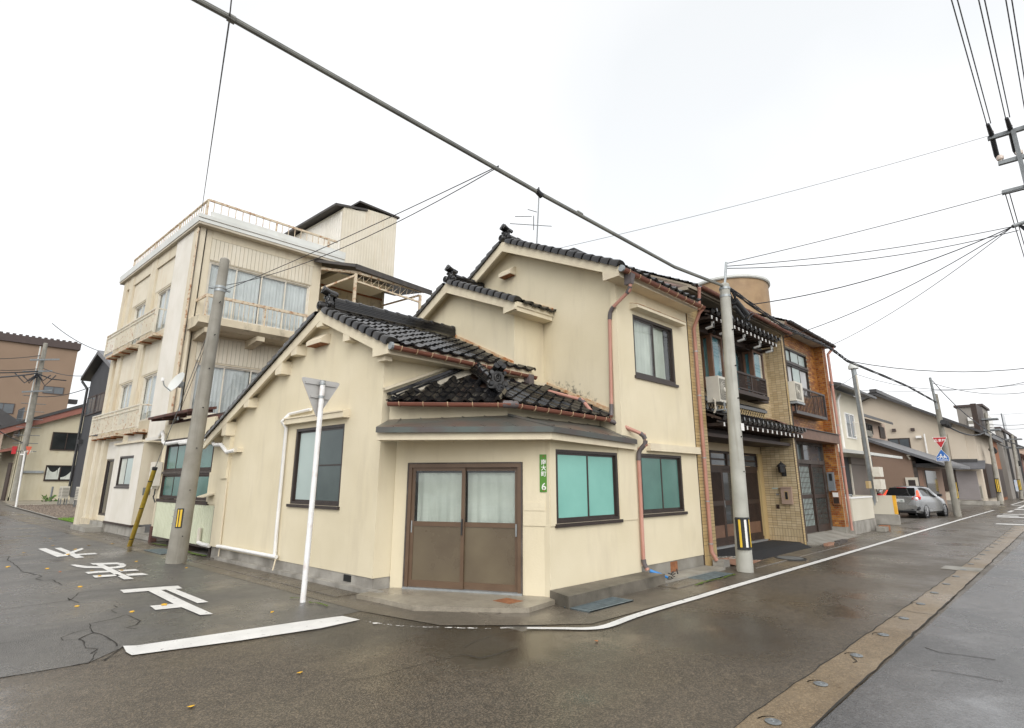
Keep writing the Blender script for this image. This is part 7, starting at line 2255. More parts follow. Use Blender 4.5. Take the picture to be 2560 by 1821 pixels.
f6 = thing('end_house', 'low grey house on the right at the far end of the main street', 'house', (150, -8, 0))
MB().box(175, 210, -14, 5, 0, 6.0).build('wall', M['fargrey'], f6)
MB().prism([(174.5, -15, 5.8), (174.5, -5, 9.5), (174.5, 5.8, 5.8)], (36, 0, 0)).build('roof', M['farroof'], f6)

# ---------------------------------------------------------------- side street, far end
yh = thing('yellow_clad_house', 'pale yellow metal clad house with red brown verge at the end of the side street', 'house', (10, 64, 0))
YV = 62.0
TY = PV(YV)
y0, yr_, yl = (11.647,7.798), (7.869,0.106), (7.155,5.593)
y1 = (11.606,8.081)
ra, rb_ = (7.199,5.806), (11.603,7.795)
k = (rb_[1] - ra[1]) / (rb_[0] - ra[0])
uL, uR = yr_[0], rb_[0] + 3
MB(TY).prism([(uL, 0, 0), (uR, 0, 0), (uR, 0, ra[1] + k * (uR - ra[0])), (uL, 0, ra[1] + k * (uL - ra[0]))], (0, -10, 0)).build('wall', M['yelclad'], yh)
m = MB(TY)
kk = int((uR - uL) / .28)
for i in range(kk):
    u = uL + (uR - uL) * i / kk
    m.box(u, u + .05, .0, .014, .3, ra[1] + k * (u - ra[0]) - .1)
stuff(m.build('cladding_ribs', M['yelclad'], yh))
MB(TY).prism([(uL - 1.4, .5, ra[1] + k * (uL - 1.4 - ra[0]) - .05), (uR, .5, ra[1] + k * (uR - ra[0]) - .05), (uR, .5, ra[1] + k * (uR - ra[0]) + .55), (uL - 1.4, .5, ra[1] + k * (uL - 1.4 - ra[0]) + .45)], (0, -.3, 0)).build('vergeboard', M['redtrim'], yh)
MB(TY).prism([(uL - 1.5, .6, ra[1] + k * (uL - 1.5 - ra[0]) + .45), (uR, .6, ra[1] + k * (uR - ra[0]) + .55), (uR, .6, ra[1] + k * (uR - ra[0]) + .85), (uL - 1.5, .6, ra[1] + k * (uL - 1.5 - ra[0]) + .7)], (0, -11, 0)).build('roof', M['farroof'], yh)
a_, b_ = (9.903,5.928), (11.932,4.322)
cheap_window(TY, yh, a_[0], b_[0], b_[1], a_[1], 'darkwood', 'darkglass', .05)
a_, b_ = (9.890,3.007), (11.892,1.633)
cw = cheap_window(TY, yh, a_[0], b_[0], b_[1], a_[1], 'darkwood', 'darkglass', .05)
W_ = b_[0] - a_[0]
for s in (0, 1):
    c0 = a_[0] + .1 + s * W_ * .5
    P = []
    for i in range(13):
        t = i / 12
        top = a_[1] - .15 - .45 * sin(pi * t) * (1 if s == 0 else .5) - (0 if s == 0 else .9 * (1 - t))
        P += [(c0 + W_ * .42 * t, .09 + .03 * sin(i * 1.7), top), (c0 + W_ * .42 * t, .11 + .04 * sin(i * 2.1), b_[1] + .15)]
    MB(TY).add(P, [(2 * i, 2 * i + 1, 2 * i + 3, 2 * i + 2) for i in range(12)]).build('sagging_curtain', M['curtain'], cw, True, 180)
MB(TY).box(uL + .5, a_[0] - .1, .0, .15, (8.819,2.408)[1] - .1, (8.819,2.408)[1] + .1).build('wall_pipe', M['galv'], yh)
MB(PU(uL)).box(YV, YV + 10, -.1, .0, 0, ra[1] + k * (uL - ra[0])).build('side_wall', M['yelclad'], yh)
a_ = (6.810,5.363)
MB(PU(uL)).box(YV + .8, YV + 3.4, 0, .1, 5.4, 8.0).build('window', M['greyglass'], yh)
MB(PU(uL)).prism([(YV + .3, 0, 4.6), (YV + .3, 1.6, 4.0), (YV + .3, 1.6, 3.85), (YV + .3, 0, 4.3)], (8, 0, 0)).build('porch_roof', M['redtrim'], yh)
MB(PU(uL)).box(YV + 1.0, YV + 2.6, 0, .1, 0, 3.2).build('door', M['darkwood'], yh)
wl_ = thing('far_tiled_house', 'old tiled house with ridge ornaments left of the yellow house', 'house', (3, 78, 0))
MB().box(2.5, 8.5, 76, 86, 0, 7.0).build('wall', M['farpink'], wl_)
MB().prism([(1.6, 75, 7.6), (5.5, 75, 10.4), (9.4, 75, 7.6), (9.4, 75, 7.2), (1.6, 75, 7.2)], (0, 12, 0)).build('roof', M['farroof'], wl_)
MB().box(5.2, 5.8, 74.8, 87, 10.3, 11.0).build('ridge', M['tile'], wl_)

bt = thing('brown_tower_block', 'tall plain brown building with two small windows far down the side street', 'building', (6, 95, 0))
BTV = 92.0
a_, b_ = (15.626,19.884), (3.417,19.572)
TT = PV(BTV)
MB(TT).box(b_[0] - 10, a_[0], -12, 0, 0, a_[1] - .6).build('wall', M['brownbld'], bt)
MB(TT).box(b_[0] - 10.2, a_[0] + .2, -12.2, .3, a_[1] - .597, a_[1] + .35).build('parapet', M['browntrim'], bt)
for i in range(34):
    u = a_[0] - .4 - .62 * i
    MB(TT).box(u - .16, u + .16, -.2, .2, a_[1] + .353, a_[1] + .55).build('roof_tile', M['browntrim'], bt)
for (p_, q_) in (((12.865,13.971), (14.978,12.968)), ((8.433,11.315), (10.509,9.985))):
    cheap_window(TT, bt, p_[0], q_[0], q_[1], p_[1], 'browntrim', 'greyglass', .02)
a_ = (15.529,12.523)
MB(TT).box(a_[0] - .2, (16.974,12.423)[0], -3, -2, a_[1] - .4, a_[1] + .2).build('ledge', M['farroof'], bt)

dk = thing('charcoal_house', 'charcoal grey gabled house with a black downpipe behind the cream block', 'house', (12, 45, 0))
DU = 9.8
TD = PU(DU)
dA, dL = (48.128,10.820), (51.951,9.289)
dv0 = (51.206,0.358)[0]
dv0 = min(dv0, 49.6)
sl_ = (dA[1] - dL[1]) / (dL[0] - dA[0])
zd = lambda v: dA[1] - sl_ * abs(v - dA[0])
vl = (51.171,7.989)[0]
MB(TD).prism([(dA[0] - 4, 0, .5), (vl, 0, .5), (vl, 0, zd(vl) - .2), (dA[0], 0, dA[1] - .2), (dA[0] - 4, 0, zd(dA[0] - 4) - .2)], (0, -9, 0)).build('wall', M['darkgrey'], dk)
MB(TD).box(dA[0] - 4, vl - .03, -9, -.03, 0, .5).build('foundation', M['concrete'], dk)
MB(TD).prism([(dL[0], .5, dL[1]), (dA[0], .5, dA[1]), (dA[0], .5, dA[1] + .3), (dL[0], .5, dL[1] + .25)], (0, -10, 0)).build('roof', M['farroof'], dk)
MB(TD).prism([(dA[0], .5, dA[1]), (dA[0] - 4.5, .5, zd(dA[0] - 4.5)), (dA[0] - 4.5, .5, zd(dA[0] - 4.5) + .3), (dA[0], .5, dA[1] + .3)], (0, -10, 0)).build('roof', M['farmetal'], dk)
for (p_, q_) in (((50.910,7.867), (48.104,6.455)), ((48.527,7.859), (46.233,6.478))):
    cheap_window(TD, dk, q_[0], p_[0], q_[1], p_[1], 'browntrim', 'greyglass', .02)
MB(TD).tube([(vl + .6, .4, zd(vl) - .4), (vl + .05, .12, zd(vl) - 1.0), (vl - .02, .10, .6)], .09, 7).build('downpipe', M['black'], dk, True)
MB(TD).box((50.363,4.510)[0] - .15, (50.363,4.510)[0] + .15, 0, .25, (50.363,4.510)[1] - .15, (50.363,4.510)[1] + .15).build('vent', M['black'], dk)
for (c, lab) in (((8.853,47.953), 'outdoor unit on a steel stand at the gravel plot by the charcoal house'), ((8.776,43.093), 'outdoor unit beside the cream buttress at the edge of the gravel plot')):
    a5 = thing('air_conditioner', lab, 'air conditioner', (c[0], c[1], 0))
    T5 = LOC((c[0], c[1], 0), .1)
    MB(T5).box(-.2, .2, -.5, .5, .5, 1.3).build('casing', M['acwhite'], a5)
    for i in range(7):
        MB(T5).box(-.222, -.202, -.42, .42, .58 + .095 * i, .62 + .095 * i).build('louvre', M['acgrille'], a5)
        MB(T5).box(-.17, .17, -.522, -.502, .58 + .095 * i, .62 + .095 * i).build('louvre', M['acgrille'], a5)
    for x in (-.16, .16):
        for y in (-.42, .42):
            MB(T5).box(x - .03, x + .03, y - .03, y + .03, 0, .49).build('leg', M['steel'], a5)

# gravel plot and lawn
gp = [(6.225,45.535),(5.718,31.888),(5.952,32.501),(6.903,33.513),(12.657,59.945),(9.405,48.817),(8.221,47.234),(7.939,50.202),(7.097,49.618)]
struct(MB().sheet([(6.35, 46.6), (5.80, 32.2), (6.0, 31.6), (9.4, 31.6), (9.6, 50), (8.2, 50), (7.3, 49)], .01).build('gravel_plot', M['gravel']))
gm = MB(ID)
for i in range(3800):
    v = 31.8 + 17.5 * rnd.random() ** 1.5
    u = rnd.uniform(5.85 + (v - 32) * .038, 9.5)
    r = rnd.uniform(.05, .11)
    c = F((u, v, .01))
    a0 = rnd.uniform(0, 6.28)
    P = [c + Vector((r * cos(a0 + 1.57 * j) * rnd.uniform(.7, 1.2), r * sin(a0 + 1.57 * j) * rnd.uniform(.7, 1.2), 0)) for j in range(4)] + [c + Vector((0, 0, r * rnd.uniform(.5, .9)))]
    gm.add(P, [(0, 1, 4), (1, 2, 4), (2, 3, 4), (3, 0, 4)], True)
stuff(tag(gm.build('gravel', M['gravel']), 'coarse brown gravel filling the empty plot by the side street', 'gravel'))
struct(MB().ribbon([(5.75, 31.6), (5.79, 32.2), (6.33, 46.5), (6.6, 52)], .12, .04).build('plot_kerb', M['concrete']))
lw = MB(ID)
lwp = [(5.75, 28.6), (8.5, 28.6), (8.5, 31.5), (5.78, 31.5)]
struct(MB().sheet(lwp, .008).build('lawn', M['grass']))
for i in range(3000):
    c = F((rnd.uniform(5.75, 8.4), rnd.uniform(28.6, 31.5), .008))
    a0 = rnd.uniform(0, 6.28)
    d = Vector((cos(a0), sin(a0), 0)) * .012
    lw.add([c - d, c + d, c + Vector((rnd.uniform(-.03, .03), rnd.uniform(-.03, .03), rnd.uniform(.05, .11)))], [(0, 1, 2)], True)
stuff(tag(lw.build('grass', M['grass']), 'small patch of bright green lawn beside the gravel', 'grass'))
pv = thing('stand_pipe', 'thin stand pipe with low plants before the yellow house', 'pipe', (9.5, 58, 0))
a_ = (9.930,0.204)
MB().tube([(a_[0], 58, 0), (a_[0], 58, (9.743,1.190)[1])], .08, 6).build('pipe', M['steel'], pv, True)
lm = MB(ID)
for i in range(40):
    c = F((a_[0] + rnd.uniform(-.5, .5), 58 + rnd.uniform(-.3, .3), rnd.uniform(.02, .35)))
    a, b = Vector((rnd.uniform(-1, 1), rnd.uniform(-1, 1), rnd.uniform(-1, 1))) * .3, Vector((rnd.uniform(-1, 1), rnd.uniform(-1, 1), rnd.uniform(-1, 1))) * .15
    lm.add([c, c + a, c + a + b, c + b], [(0, 1, 2, 3)], True)
lm.build('foliage', M['leafg'], pv)
lowk = struct(MB().sheet([(6.6, 50), (14, 50), (14, 62), (7.5, 62)], .012).build('forecourt', M['porch_conc']))


# ---------------------------------------------------------------- poles, signs, car
def guard_band(T, parent, r, z0, z1, stripes, a0=2.4, a1=5.6, dark='black'):
    """curved warning plate: dark sheet with raised bright stripes"""
    def arc(b0, b1, rr, za, zb):
        m = MB(T)
        k = 6
        P = []
        for i in range(k + 1):
            t = b0 + (b1 - b0) * i / k
            P += [(rr * cos(t), rr * sin(t), za), (rr * cos(t), rr * sin(t), zb)]
        return m.add(P, [(2 * i, 2 * i + 2, 2 * i + 3, 2 * i + 1) for i in range(k)])
    g = arc(a0, a1, r + .008, z0, z1).build('guard_plate', M[dark], parent)
    for (b0, b1, mt) in stripes:
        arc(b0, b1, r + .014, z0 + .06 * (z1 - z0), z1 - .06 * (z1 - z0)).build('stripe', M[mt], g)
    return g


# white sign post with the stop sign seen from behind
sp = thing('sign_post', 'white chipped steel post with the grey back of a triangular sign', 'sign', (4.316, 7.917, 0))
tpz = (4.338,3.221)
MB().tube([(4.316, 7.917, 0), ((4.316 + tpz[0]) / 2 + .004, 7.917, tpz[1] / 2), (tpz[0], 7.917, tpz[1])], .040, 14).build('post', M['white_rust'], sp, True, 60)
MB().tube([(tpz[0], 7.917, tpz[1]), (tpz[0], 7.917, tpz[1] + .02)], .043, 14).build('cap', M['galv'], sp, True)
SV = 7.985
tA, tB, tC = (4.023,3.277), (4.672,3.253), (4.326,2.649)


def round_tri(A, B_, C_, r=.06):
    out = []
    P = [Vector(A), Vector(B_), Vector(C_)]
    for i in range(3):
        c, p_, n_ = P[i], P[i - 1], P[(i + 1) % 3]
        d1, d2 = (p_ - c).normalized(), (n_ - c).normalized()
        a, b = c + d1 * r, c + d2 * r
        for t in (0, .25, .5, .75, 1):
            q1 = a.lerp(c, t)
            q2 = c.lerp(b, t)
            out.append(q1.lerp(q2, t))
    return out


tri = round_tri(tA, tB, tC)
MB().prism([(p_.x, SV, p_.y) for p_ in tri], (0, .004, 0)).build('sign_back', M['signback'], sp)
MB().prism([(p_.x, SV + .0045, p_.y) for p_ in tri], (0, .0015, 0)).build('sign_face', M['red'], sp)
for (l, r) in (((4.095,3.196), (4.586,3.187)), ((4.195,2.987), (4.481,2.971))):
    MB().beam((l[0], SV - .012, l[1]), (r[0], SV - .012, r[1]), .02, .035).build('brace', M['signback'], sp)
    zc_ = (l[1] + r[1]) / 2
    MB().tube([(tpz[0] - .004, 7.917, zc_ - .02), (tpz[0] - .004, 7.917, zc_ + .02)], .047, 14).build('clamp', M['galv'], sp, True)


def conc_pole(root, b, t, r0, r1, mat='polec', n=20):
    """tapered spun-concrete pole from base b to top t (street coordinates)"""
    k = 6
    pts = [tuple(b[i] + (t[i] - b[i]) * j / k for i in range(3)) for j in range(k + 1)]
    MB().tube(pts, [r0 + (r1 - r0) * j / k for j in range(k + 1)], n).build('shaft', M[mat], root, True, 60)
    q = t
    MB().tube([q, (q[0], q[1], q[2] + .03), (q[0], q[1], q[2] + .05)], [r1, r1 * .85, r1 * .45], n).build('cap', M[mat], root, True, 60)


# dark concrete pole on the side street
lp_ = thing('utility_pole', 'dark weathered concrete pole with a small yellow and black plate on the side street', 'utility pole', (4.50, 13.38, 0))
lt_ = ((4.631,6.913)[0], 13.3, (4.631,6.913)[1])
conc_pole(lp_, (4.50, 13.38, 0), lt_, .195, .105, 'polec')
fr = lambda z: tuple((4.50, 13.38, 0)[i] + (lt_[i] - (4.50, 13.38, 0)[i]) * z / lt_[2] for i in range(3))
for z in (6.12, 6.20):
    c = fr(z)
    MB().tube([(c[0], c[1], c[2] - .03), (c[0], c[1], c[2] + .03)], .125, 16).build('clamp_band', M['galv'], lp_, True)
for z, dx in ((6.16, -.19), (6.16, .17)):
    c = fr(z)
    MB().box(c[0] + dx - .05, c[0] + dx + .05, c[1] - .03, c[1] + .03, z - .02, z + .02).build('bolt', M['galv'], lp_)
Tp = LOC((4.50, 13.38, 0))
pl0, pl1 = (4.335,1.082), (4.439,0.791)
guard_band(Tp, lp_, .185, .72, 1.12, ((4.05, 4.18, 'yellow'), (4.28, 4.48, 'yellow')), 3.95, 4.62)
for z in (.8, .95, 1.08):
    MB(Tp).tube([(.19 * cos(t), .19 * sin(t), z) for t in [2 * pi * i / 20 for i in range(21)]], .003, 4).build('strap', M['galv'], lp_)
for z in (.55, 1.5, 2.4, 3.3, 4.2, 5.0, 5.8):
    c = fr(z)
    MB().tube([(c[0] - .02, c[1] - .2, z), (c[0] + .02, c[1] + .12, z)], .012, 6).build('step_hole', M['drain'], lp_)

# leaning yellow guy guard
yg = thing('guy_guard', 'leaning old yellow guard tube round a guy wire', 'guy guard', (4.75, 17.45, 0))
yt = (4.720,16.319,1.971)
MB().tube([(4.75, 17.45, 0), yt], .055, 12).build('tube', M['yellow_old'], yg, True)
MB().tube([yt, (yt[0], yt[1] - .02, yt[2] + .06)], .06, 12).build('cap', M['black'], yg, True)
for s in (.1, .5, .85):
    c = [4.75 + (yt[0] - 4.75) * s, 17.45 + (yt[1] - 17.45) * s, yt[2] * s]
    MB().tube([(c[0] - .06, c[1] - .02, c[2]), (c[0] + .0, c[1] - .07, c[2])], .014, 6).build('bolt_hole', M['drain'], yg)
c0 = fr(5.6)
MB().tube([yt, c0], .008, 5).build('guy_wire', M['steel'], yg)

# pale concrete pole in front of the tiled house
PB = (11.21, 4.78, 0)
PT_ = (11.49, 4.78, 5.97)
rp_ = thing('utility_pole', 'pale concrete pole with a black, yellow and white guard before the tiled house', 'utility pole', PB)
conc_pole(rp_, PB, PT_, .155, .105, 'polepale')
Tr = LOC(PB)
guard_band(Tr, rp_, .152, .43, 1.02, ((3.30, 3.55, 'yellow'), (3.95, 4.25, 'white'), (4.62, 4.85, 'yellow')), 2.9, 5.4)
for z in (.43, .99):
    MB(Tr).tube([(.165 * cos(t), .165 * sin(t), z) for t in [2.9 + 2.5 * i / 12 for i in range(13)]], .010, 5).build('rim', M['black'], rp_)
z_ = (11.140,2.807)[1]
fr2 = lambda z: (PB[0] + (PT_[0] - PB[0]) * z / PT_[2], PB[1], z)
c = fr2(z_)
MB(LOC(c)).box(-.02, .12, -.145, -.14, -.08, .07).build('number_plate', M['white'], rp_)
for z in (1.9, 2.6, 3.4, 4.1, 4.9):
    c = fr2(z)
    MB().tube([(c[0] - .05, c[1] - .145, z), (c[0] - .03, c[1] + .0, z)], .014, 6).build('step_hole', M['drain'], rp_)
for z in (5.88, 5.70):
    c = fr2(z)
    MB().tube([(c[0], c[1], z - .025), (c[0], c[1], z + .025)], .118, 14).build('clamp_band', M['galv'], rp_, True)
MB().tube([(11.50, 4.78, 5.95), (11.62, 4.75, 6.55)], .028, 8).build('bracket_pipe', M['galv'], rp_, True)
bx = thing('cable_closure', 'black cable closure and tangled leads hanging beside the pale pole top', 'cable closure', (12.0, 4.75, 5.5))
MB().tube([(11.78, 4.72, 5.66), (12.35, 4.73, 5.46)], .085, 10).build('body', M['black'], bx, True)
MB().tube([(11.70, 4.70, 5.50), (12.15, 4.72, 5.34)], .045, 10).build('lower_tube', M['black'], bx, True)
rnd = random.Random(21)
for i in range(12):
    pts = []
    a = Vector((11.52 + rnd.uniform(0, .2), 4.72 + rnd.uniform(-.06, .06), 5.85 + rnd.uniform(-.1, .12)))
    b = Vector((12.0 + rnd.uniform(0, .9), 4.74 + rnd.uniform(-.06, .06), 5.62 - rnd.uniform(0, .35)))
    for j in range(7):
        t = j / 6
        pts.append(tuple(a.lerp(b, t) + Vector((0, 0, -rnd.uniform(.05, .30) * sin(pi * t)))))
    MB().tube(pts, rnd.choice((.008, .011, .014)), 5).build('lead', M['cable'], bx, True)

# galvanised pole behind the yard walls
GB = (27.384,6.200,1.285)
GT = (27.022,6.200,6.563)
gpole = thing('steel_pole', 'slim galvanised steel pole with grey boxes behind the yard walls', 'pole', (GB[0], 6.2, 0))
MB().tube([(GB[0] - .02, 6.2, 0), GT], [.13, .10], 12).build('shaft', M['galv'], gpole, True)
MB().tube([GT, (GT[0], GT[1], GT[2] + .12), (GT[0], GT[1], GT[2] + .25)], [.20, .20, .12], 12).build('cap', M['fascia'], gpole, True)
MB().tube([(GB[0] - .18, 6.1, .9), (GT[0] - .17, 6.1, GT[2] - .3)], .035, 6).build('conduit', M['offwhite'], gpole, True)
for (a_, b_) in (((26.661,2.313), (27.256,1.914)), ((26.617,1.817), (27.327,1.413))):
    MB(PV(6.0)).box(a_[0], b_[0], 0, .25, b_[1], a_[1]).build('equipment_box', M['offwhite'], gpole)
a_, b_ = (25.469,1.738), (25.859,1.455)
MB(PV(6.0)).box(a_[0], b_[0], 0, .1, b_[1], a_[1]).build('yellow_box', M['tilebuff'], gpole)

# far pole with road signs
FB = (36.0, 4.78, 0)
FT = (35.781,4.780,6.257)
fpole = thing('utility_pole', 'concrete pole with yellow striped guard carrying the two road signs', 'utility pole', FB)
conc_pole(fpole, FB, FT, .165, .11, 'polec')
gt2 = (35.162,4.780,7.114)
MB().tube([(FT[0] - .25, 4.78, FT[2] - .8), gt2], .06, 8).build('extension_pipe', M['galv'], fpole, True)
Tf = LOC(FB)
guard_band(Tf, fpole, .165, .85, 1.75, ((2.85, 3.05, 'yellow'), (3.25, 3.50, 'yellow'), (3.75, 4.0, 'yellow'), (4.3, 4.6, 'yellow')), 2.6, 5.0)
for dx in (-.45, .25, .6):
    MB().tube([(FT[0] + dx, 4.6, FT[2] - 1.5), (FT[0] + dx + .35, 4.6, FT[2] - 1.6)], .14, 8).build('cable_closure', M['black'], fpole, True)
SU = 35.62
ss = thing('stop_sign', 'red inverted triangle stop sign on the far concrete pole', 'road sign', (SU, 5.2, 3))
TS = PU(SU)
tA, tB, tC = (5.214,4.019), (4.590,3.998), (4.934,3.404)
zt_ = (tA[1] + tB[1]) / 2
hw = (tA[0] - tB[0]) / 2
cm_ = (tA[0] + tB[0]) / 2
tri = round_tri((cm_ + hw, zt_), (cm_ - hw, zt_), (cm_, tC[1]), .05)
MB(TS).prism([(p_.x, -.01, p_.y) for p_ in tri], (0, .008, 0)).build('plate', M['white'], ss)
sc_ = .90
g_c = (cm_, zt_ - (zt_ - tC[1]) * .36)
MB(TS).prism([(g_c[0] + (p_.x - g_c[0]) * sc_, .0, g_c[1] + (p_.y - g_c[1]) * sc_) for p_ in tri], (0, .006, 0)).build('red_field', M['red'], ss)
mesh_text('止まれ', hw * .52, 'lettering', M['white'], ss, lambda c: TS((cm_ - c[0], .009 + c[2], zt_ - (zt_ - tC[1]) * .30 + c[1])), bold=.006)
MB().tube([(SU + .02, cm_ - .1, zt_ - .2), (36.0, 4.9, zt_ - .2)], .03, 6).build('arm', M['galv'], ss)
cs_ = thing('crossing_sign', 'blue school crossing sign with two white figures under the stop sign', 'road sign', (SU, 5.0, 2))
top, bl, br_ = (4.893,3.397), (5.181,2.767), (4.655,2.755)
zb_ = (bl[1] + br_[1]) / 2
hh = top[1] - zb_
wv = (bl[0] - br_[0])
cm2 = (bl[0] + br_[0]) / 2
pent = [(cm2, top[1]), (cm2 + wv / 2, zb_ + .33 * hh), (cm2 + wv / 2, zb_), (cm2 - wv / 2, zb_), (cm2 - wv / 2, zb_ + .33 * hh)]
MB(TS).prism([(a, -.01, z) for a, z in pent], (0, .008, 0)).build('plate', M['white'], cs_)
cc = (cm2, zb_ + hh * .42)
MB(TS).prism([(cc[0] + (a - cc[0]) * .93, .0, cc[1] + (z - cc[1]) * .93) for a, z in pent], (0, .006, 0)).build('blue_field', M['blue'], cs_)


def fig(parent, ox, oz, s):
    X = lambda a, z: (cm2 - (ox + a * s), .0085, oz + z * s)
    m = MB(TS)
    for poly in ([(-.10, .62), (.12, .60), (.16, .30), (-.10, .30)], [(-.10, .30), (.04, .30), (-.16, -.05), (-.30, -.02)], [(.04, .30), (.16, .30), (.34, -.02), (.22, -.06)], [(.10, .58), (.34, .36), (.30, .30), (.08, .48)], [(-.10, .58), (-.32, .40), (-.29, .33), (-.06, .48)], [(-.36, .46), (-.18, .46), (-.18, .28), (-.36, .28)]):
        m.add([X(a, z) for a, z in poly], [tuple(range(len(poly)))])
    k = 12
    m.add([X(.02 + .12 * cos(2 * pi * i / k), .77 + .12 * sin(2 * pi * i / k)) for i in range(k)], [tuple(range(k))])
    m.build('figure', M['white'], parent)


fig(cs_, -.10 * wv, zb_ + .22 * hh, .42 * hh)
fig(cs_, .18 * wv, zb_ + .22 * hh, .34 * hh)
MB(TS).box(cm2 - wv * .40, cm2 + wv * .40, .0062, .009, zb_ + .08 * hh, zb_ + .13 * hh).build('baseline', M['white'], cs_)
MB(TS).box(cm2 + wv * .27, cm2 + wv * .40, .0062, .009, zb_ + .28 * hh, zb_ + .33 * hh).build('stripe', M['white'], cs_)
MB(TS).box(cm2 - wv * .36, cm2 - wv * .25, .0062, .009, zb_ + .28 * hh, zb_ + .33 * hh).build('stripe', M['white'], cs_)

# two more poles down the main street
for (u, v, hpx, lab) in ((57.0, 4.9, (59.251,4.900,7.326), 'third concrete pole down the main street beside the rust brick house'), (74.3, 4.77, (78.977,4.770,6.749), 'farthest concrete pole down the main street with a poster')):
    pp_ = thing('utility_pole', lab, 'utility pole', (u, v, 0))
    conc_pole(pp_, (u, v, 0), (hpx[0], v, hpx[2]), .17, .11, 'polec', 14)
    guard_band(LOC((u, v, 0)), pp_, .17, .9, 2.0, ((3.0, 3.25, 'yellow'), (3.5, 3.8, 'yellow'), (4.1, 4.4, 'yellow')), 2.7, 4.9)
    for z in (hpx[2] - .5, hpx[2] - 1.4):
        MB().box(hpx[0] - .5, hpx[0] + .5, v - .7, v + .7, z - .06, z + .06).build('crossarm', M['steel'], pp_)
    MB().tube([(hpx[0] - .4, v, hpx[2] - 3.0), (hpx[0] + .4, v, hpx[2] - 3.1)], .25, 8).build('closure', M['black'], pp_, True)
po = thing('street_banner', 'red and white street banner fixed to the farthest pole', 'banner', (73.9, 5.2, 3))
a_, b_ = (5.011,1.941), (4.801,0.836)
MB(PU(73.6)).box(b_[0], a_[0], 0, .04, b_[1], a_[1]).build('sheet', M['poster'], po)
MB(PU(73.6)).box(b_[0] + .1, a_[0] - .1, .041, .06, (a_[1] * 2 + b_[1]) / 3, a_[1] - .5).build('red_field', M['redfade'], po)

# left far pole and the faded stop sign
fl = thing('utility_pole', 'tall concrete pole with tangled leads at the end of the side street', 'utility pole', (8.6, 61.0, 0))
lb, ltp = (8.131,61.000,0.123), (8.098,61.000,13.600)
conc_pole(fl, (lb[0], 61.0, 0), ltp, .25, .16, 'polec', 14)
for (x, y) in ((350, 270), (300, 375), (255, 640), (230, 790)):
    pass
for px_ in ((8.159,61.000,12.007), (7.841,61.000,10.903), (8.066,61.000,9.177)):
    MB().beam((px_[0] - .9, 60.6, px_[2] - .1), (px_[0] + 1.0, 60.6, px_[2] + .25), .14, .14).build('crossarm', M['steel'], fl)
for i in range(9):
    c = (7.911,60.800,10.776)
    a = rnd.uniform(-2.2, 2.2)
    MB().tube([(c[0], 60.6, c[2]), (c[0] + a * .5, 60.4, c[2] - rnd.uniform(.3, 1.2)), (c[0] + a, 60.5, c[2] - rnd.uniform(0, .6))], .05, 5).build('lead', M['cable'], fl, True)
for s in (.3, .35, .4, .45, .5, .55, .6, .65):
    x, z = lb[0] + (ltp[0] - lb[0]) * s, ltp[2] * s
    MB().tube([(x - .8, 60.9, z), (x + .8, 60.9, z + .03)], .03, 4).build('step_bolt', M['steel'], fl)
MB().tube([(ltp[0] - .35, 60.6, ltp[2] - .4), (lb[0] + (ltp[0] - lb[0]) * .48 - .3, 60.6, ltp[2] * .48)], .05, 5).build('ground_wire', M['fascia'], fl)
st = thing('stop_sign', 'faded orange red triangle sign on a thin white post by the gravel', 'road sign', (6.38, 46.6, 0))
t5 = (6.274,46.600,3.563)
MB().tube([(6.38, 46.6, 0), t5], .055, 8).build('post', M['white'], st, True)
tA, tB, tC = (6.232,3.859), (6.543,3.850), (6.405,3.280)
tri = round_tri(tA, tB, tC, .06)
MB().prism([(p_.x, 46.4, p_.y) for p_ in tri], (0, .02, 0)).build('plate', M['redfade'], st)
cxa = ((tA[0] + tB[0]) / 2 - .05, (tA[1] + tB[1]) / 2 - .35)
mesh_text('止まれ', .2, 'lettering', M['offwhite'], st, lambda c: F((cxa[0] + c[0], 46.38 - c[2], cxa[1] + c[1])), bold=.004)
bn = thing('roadside_notice', 'small red notice and dark plate strapped to the far pole', 'notice', (7.9, 60.5, 6))
a_, b_ = (7.248,4.450), (7.525,3.824)
MB(PV(60.0)).box(a_[0], b_[0], 0, .06, b_[1], a_[1]).build('red_panel', M['red'], bn)
a_, b_ = (7.818,4.147), (8.111,3.923)
MB(PV(60.2)).box(a_[0], b_[0], 0, .06, b_[1], a_[1]).build('dark_plate', M['black'], bn)
a_, b_ = (7.836,3.882), (8.121,3.760)
MB(PV(60.2)).box(a_[0], b_[0], 0, .06, b_[1], a_[1]).build('white_plate', M['white'], bn)

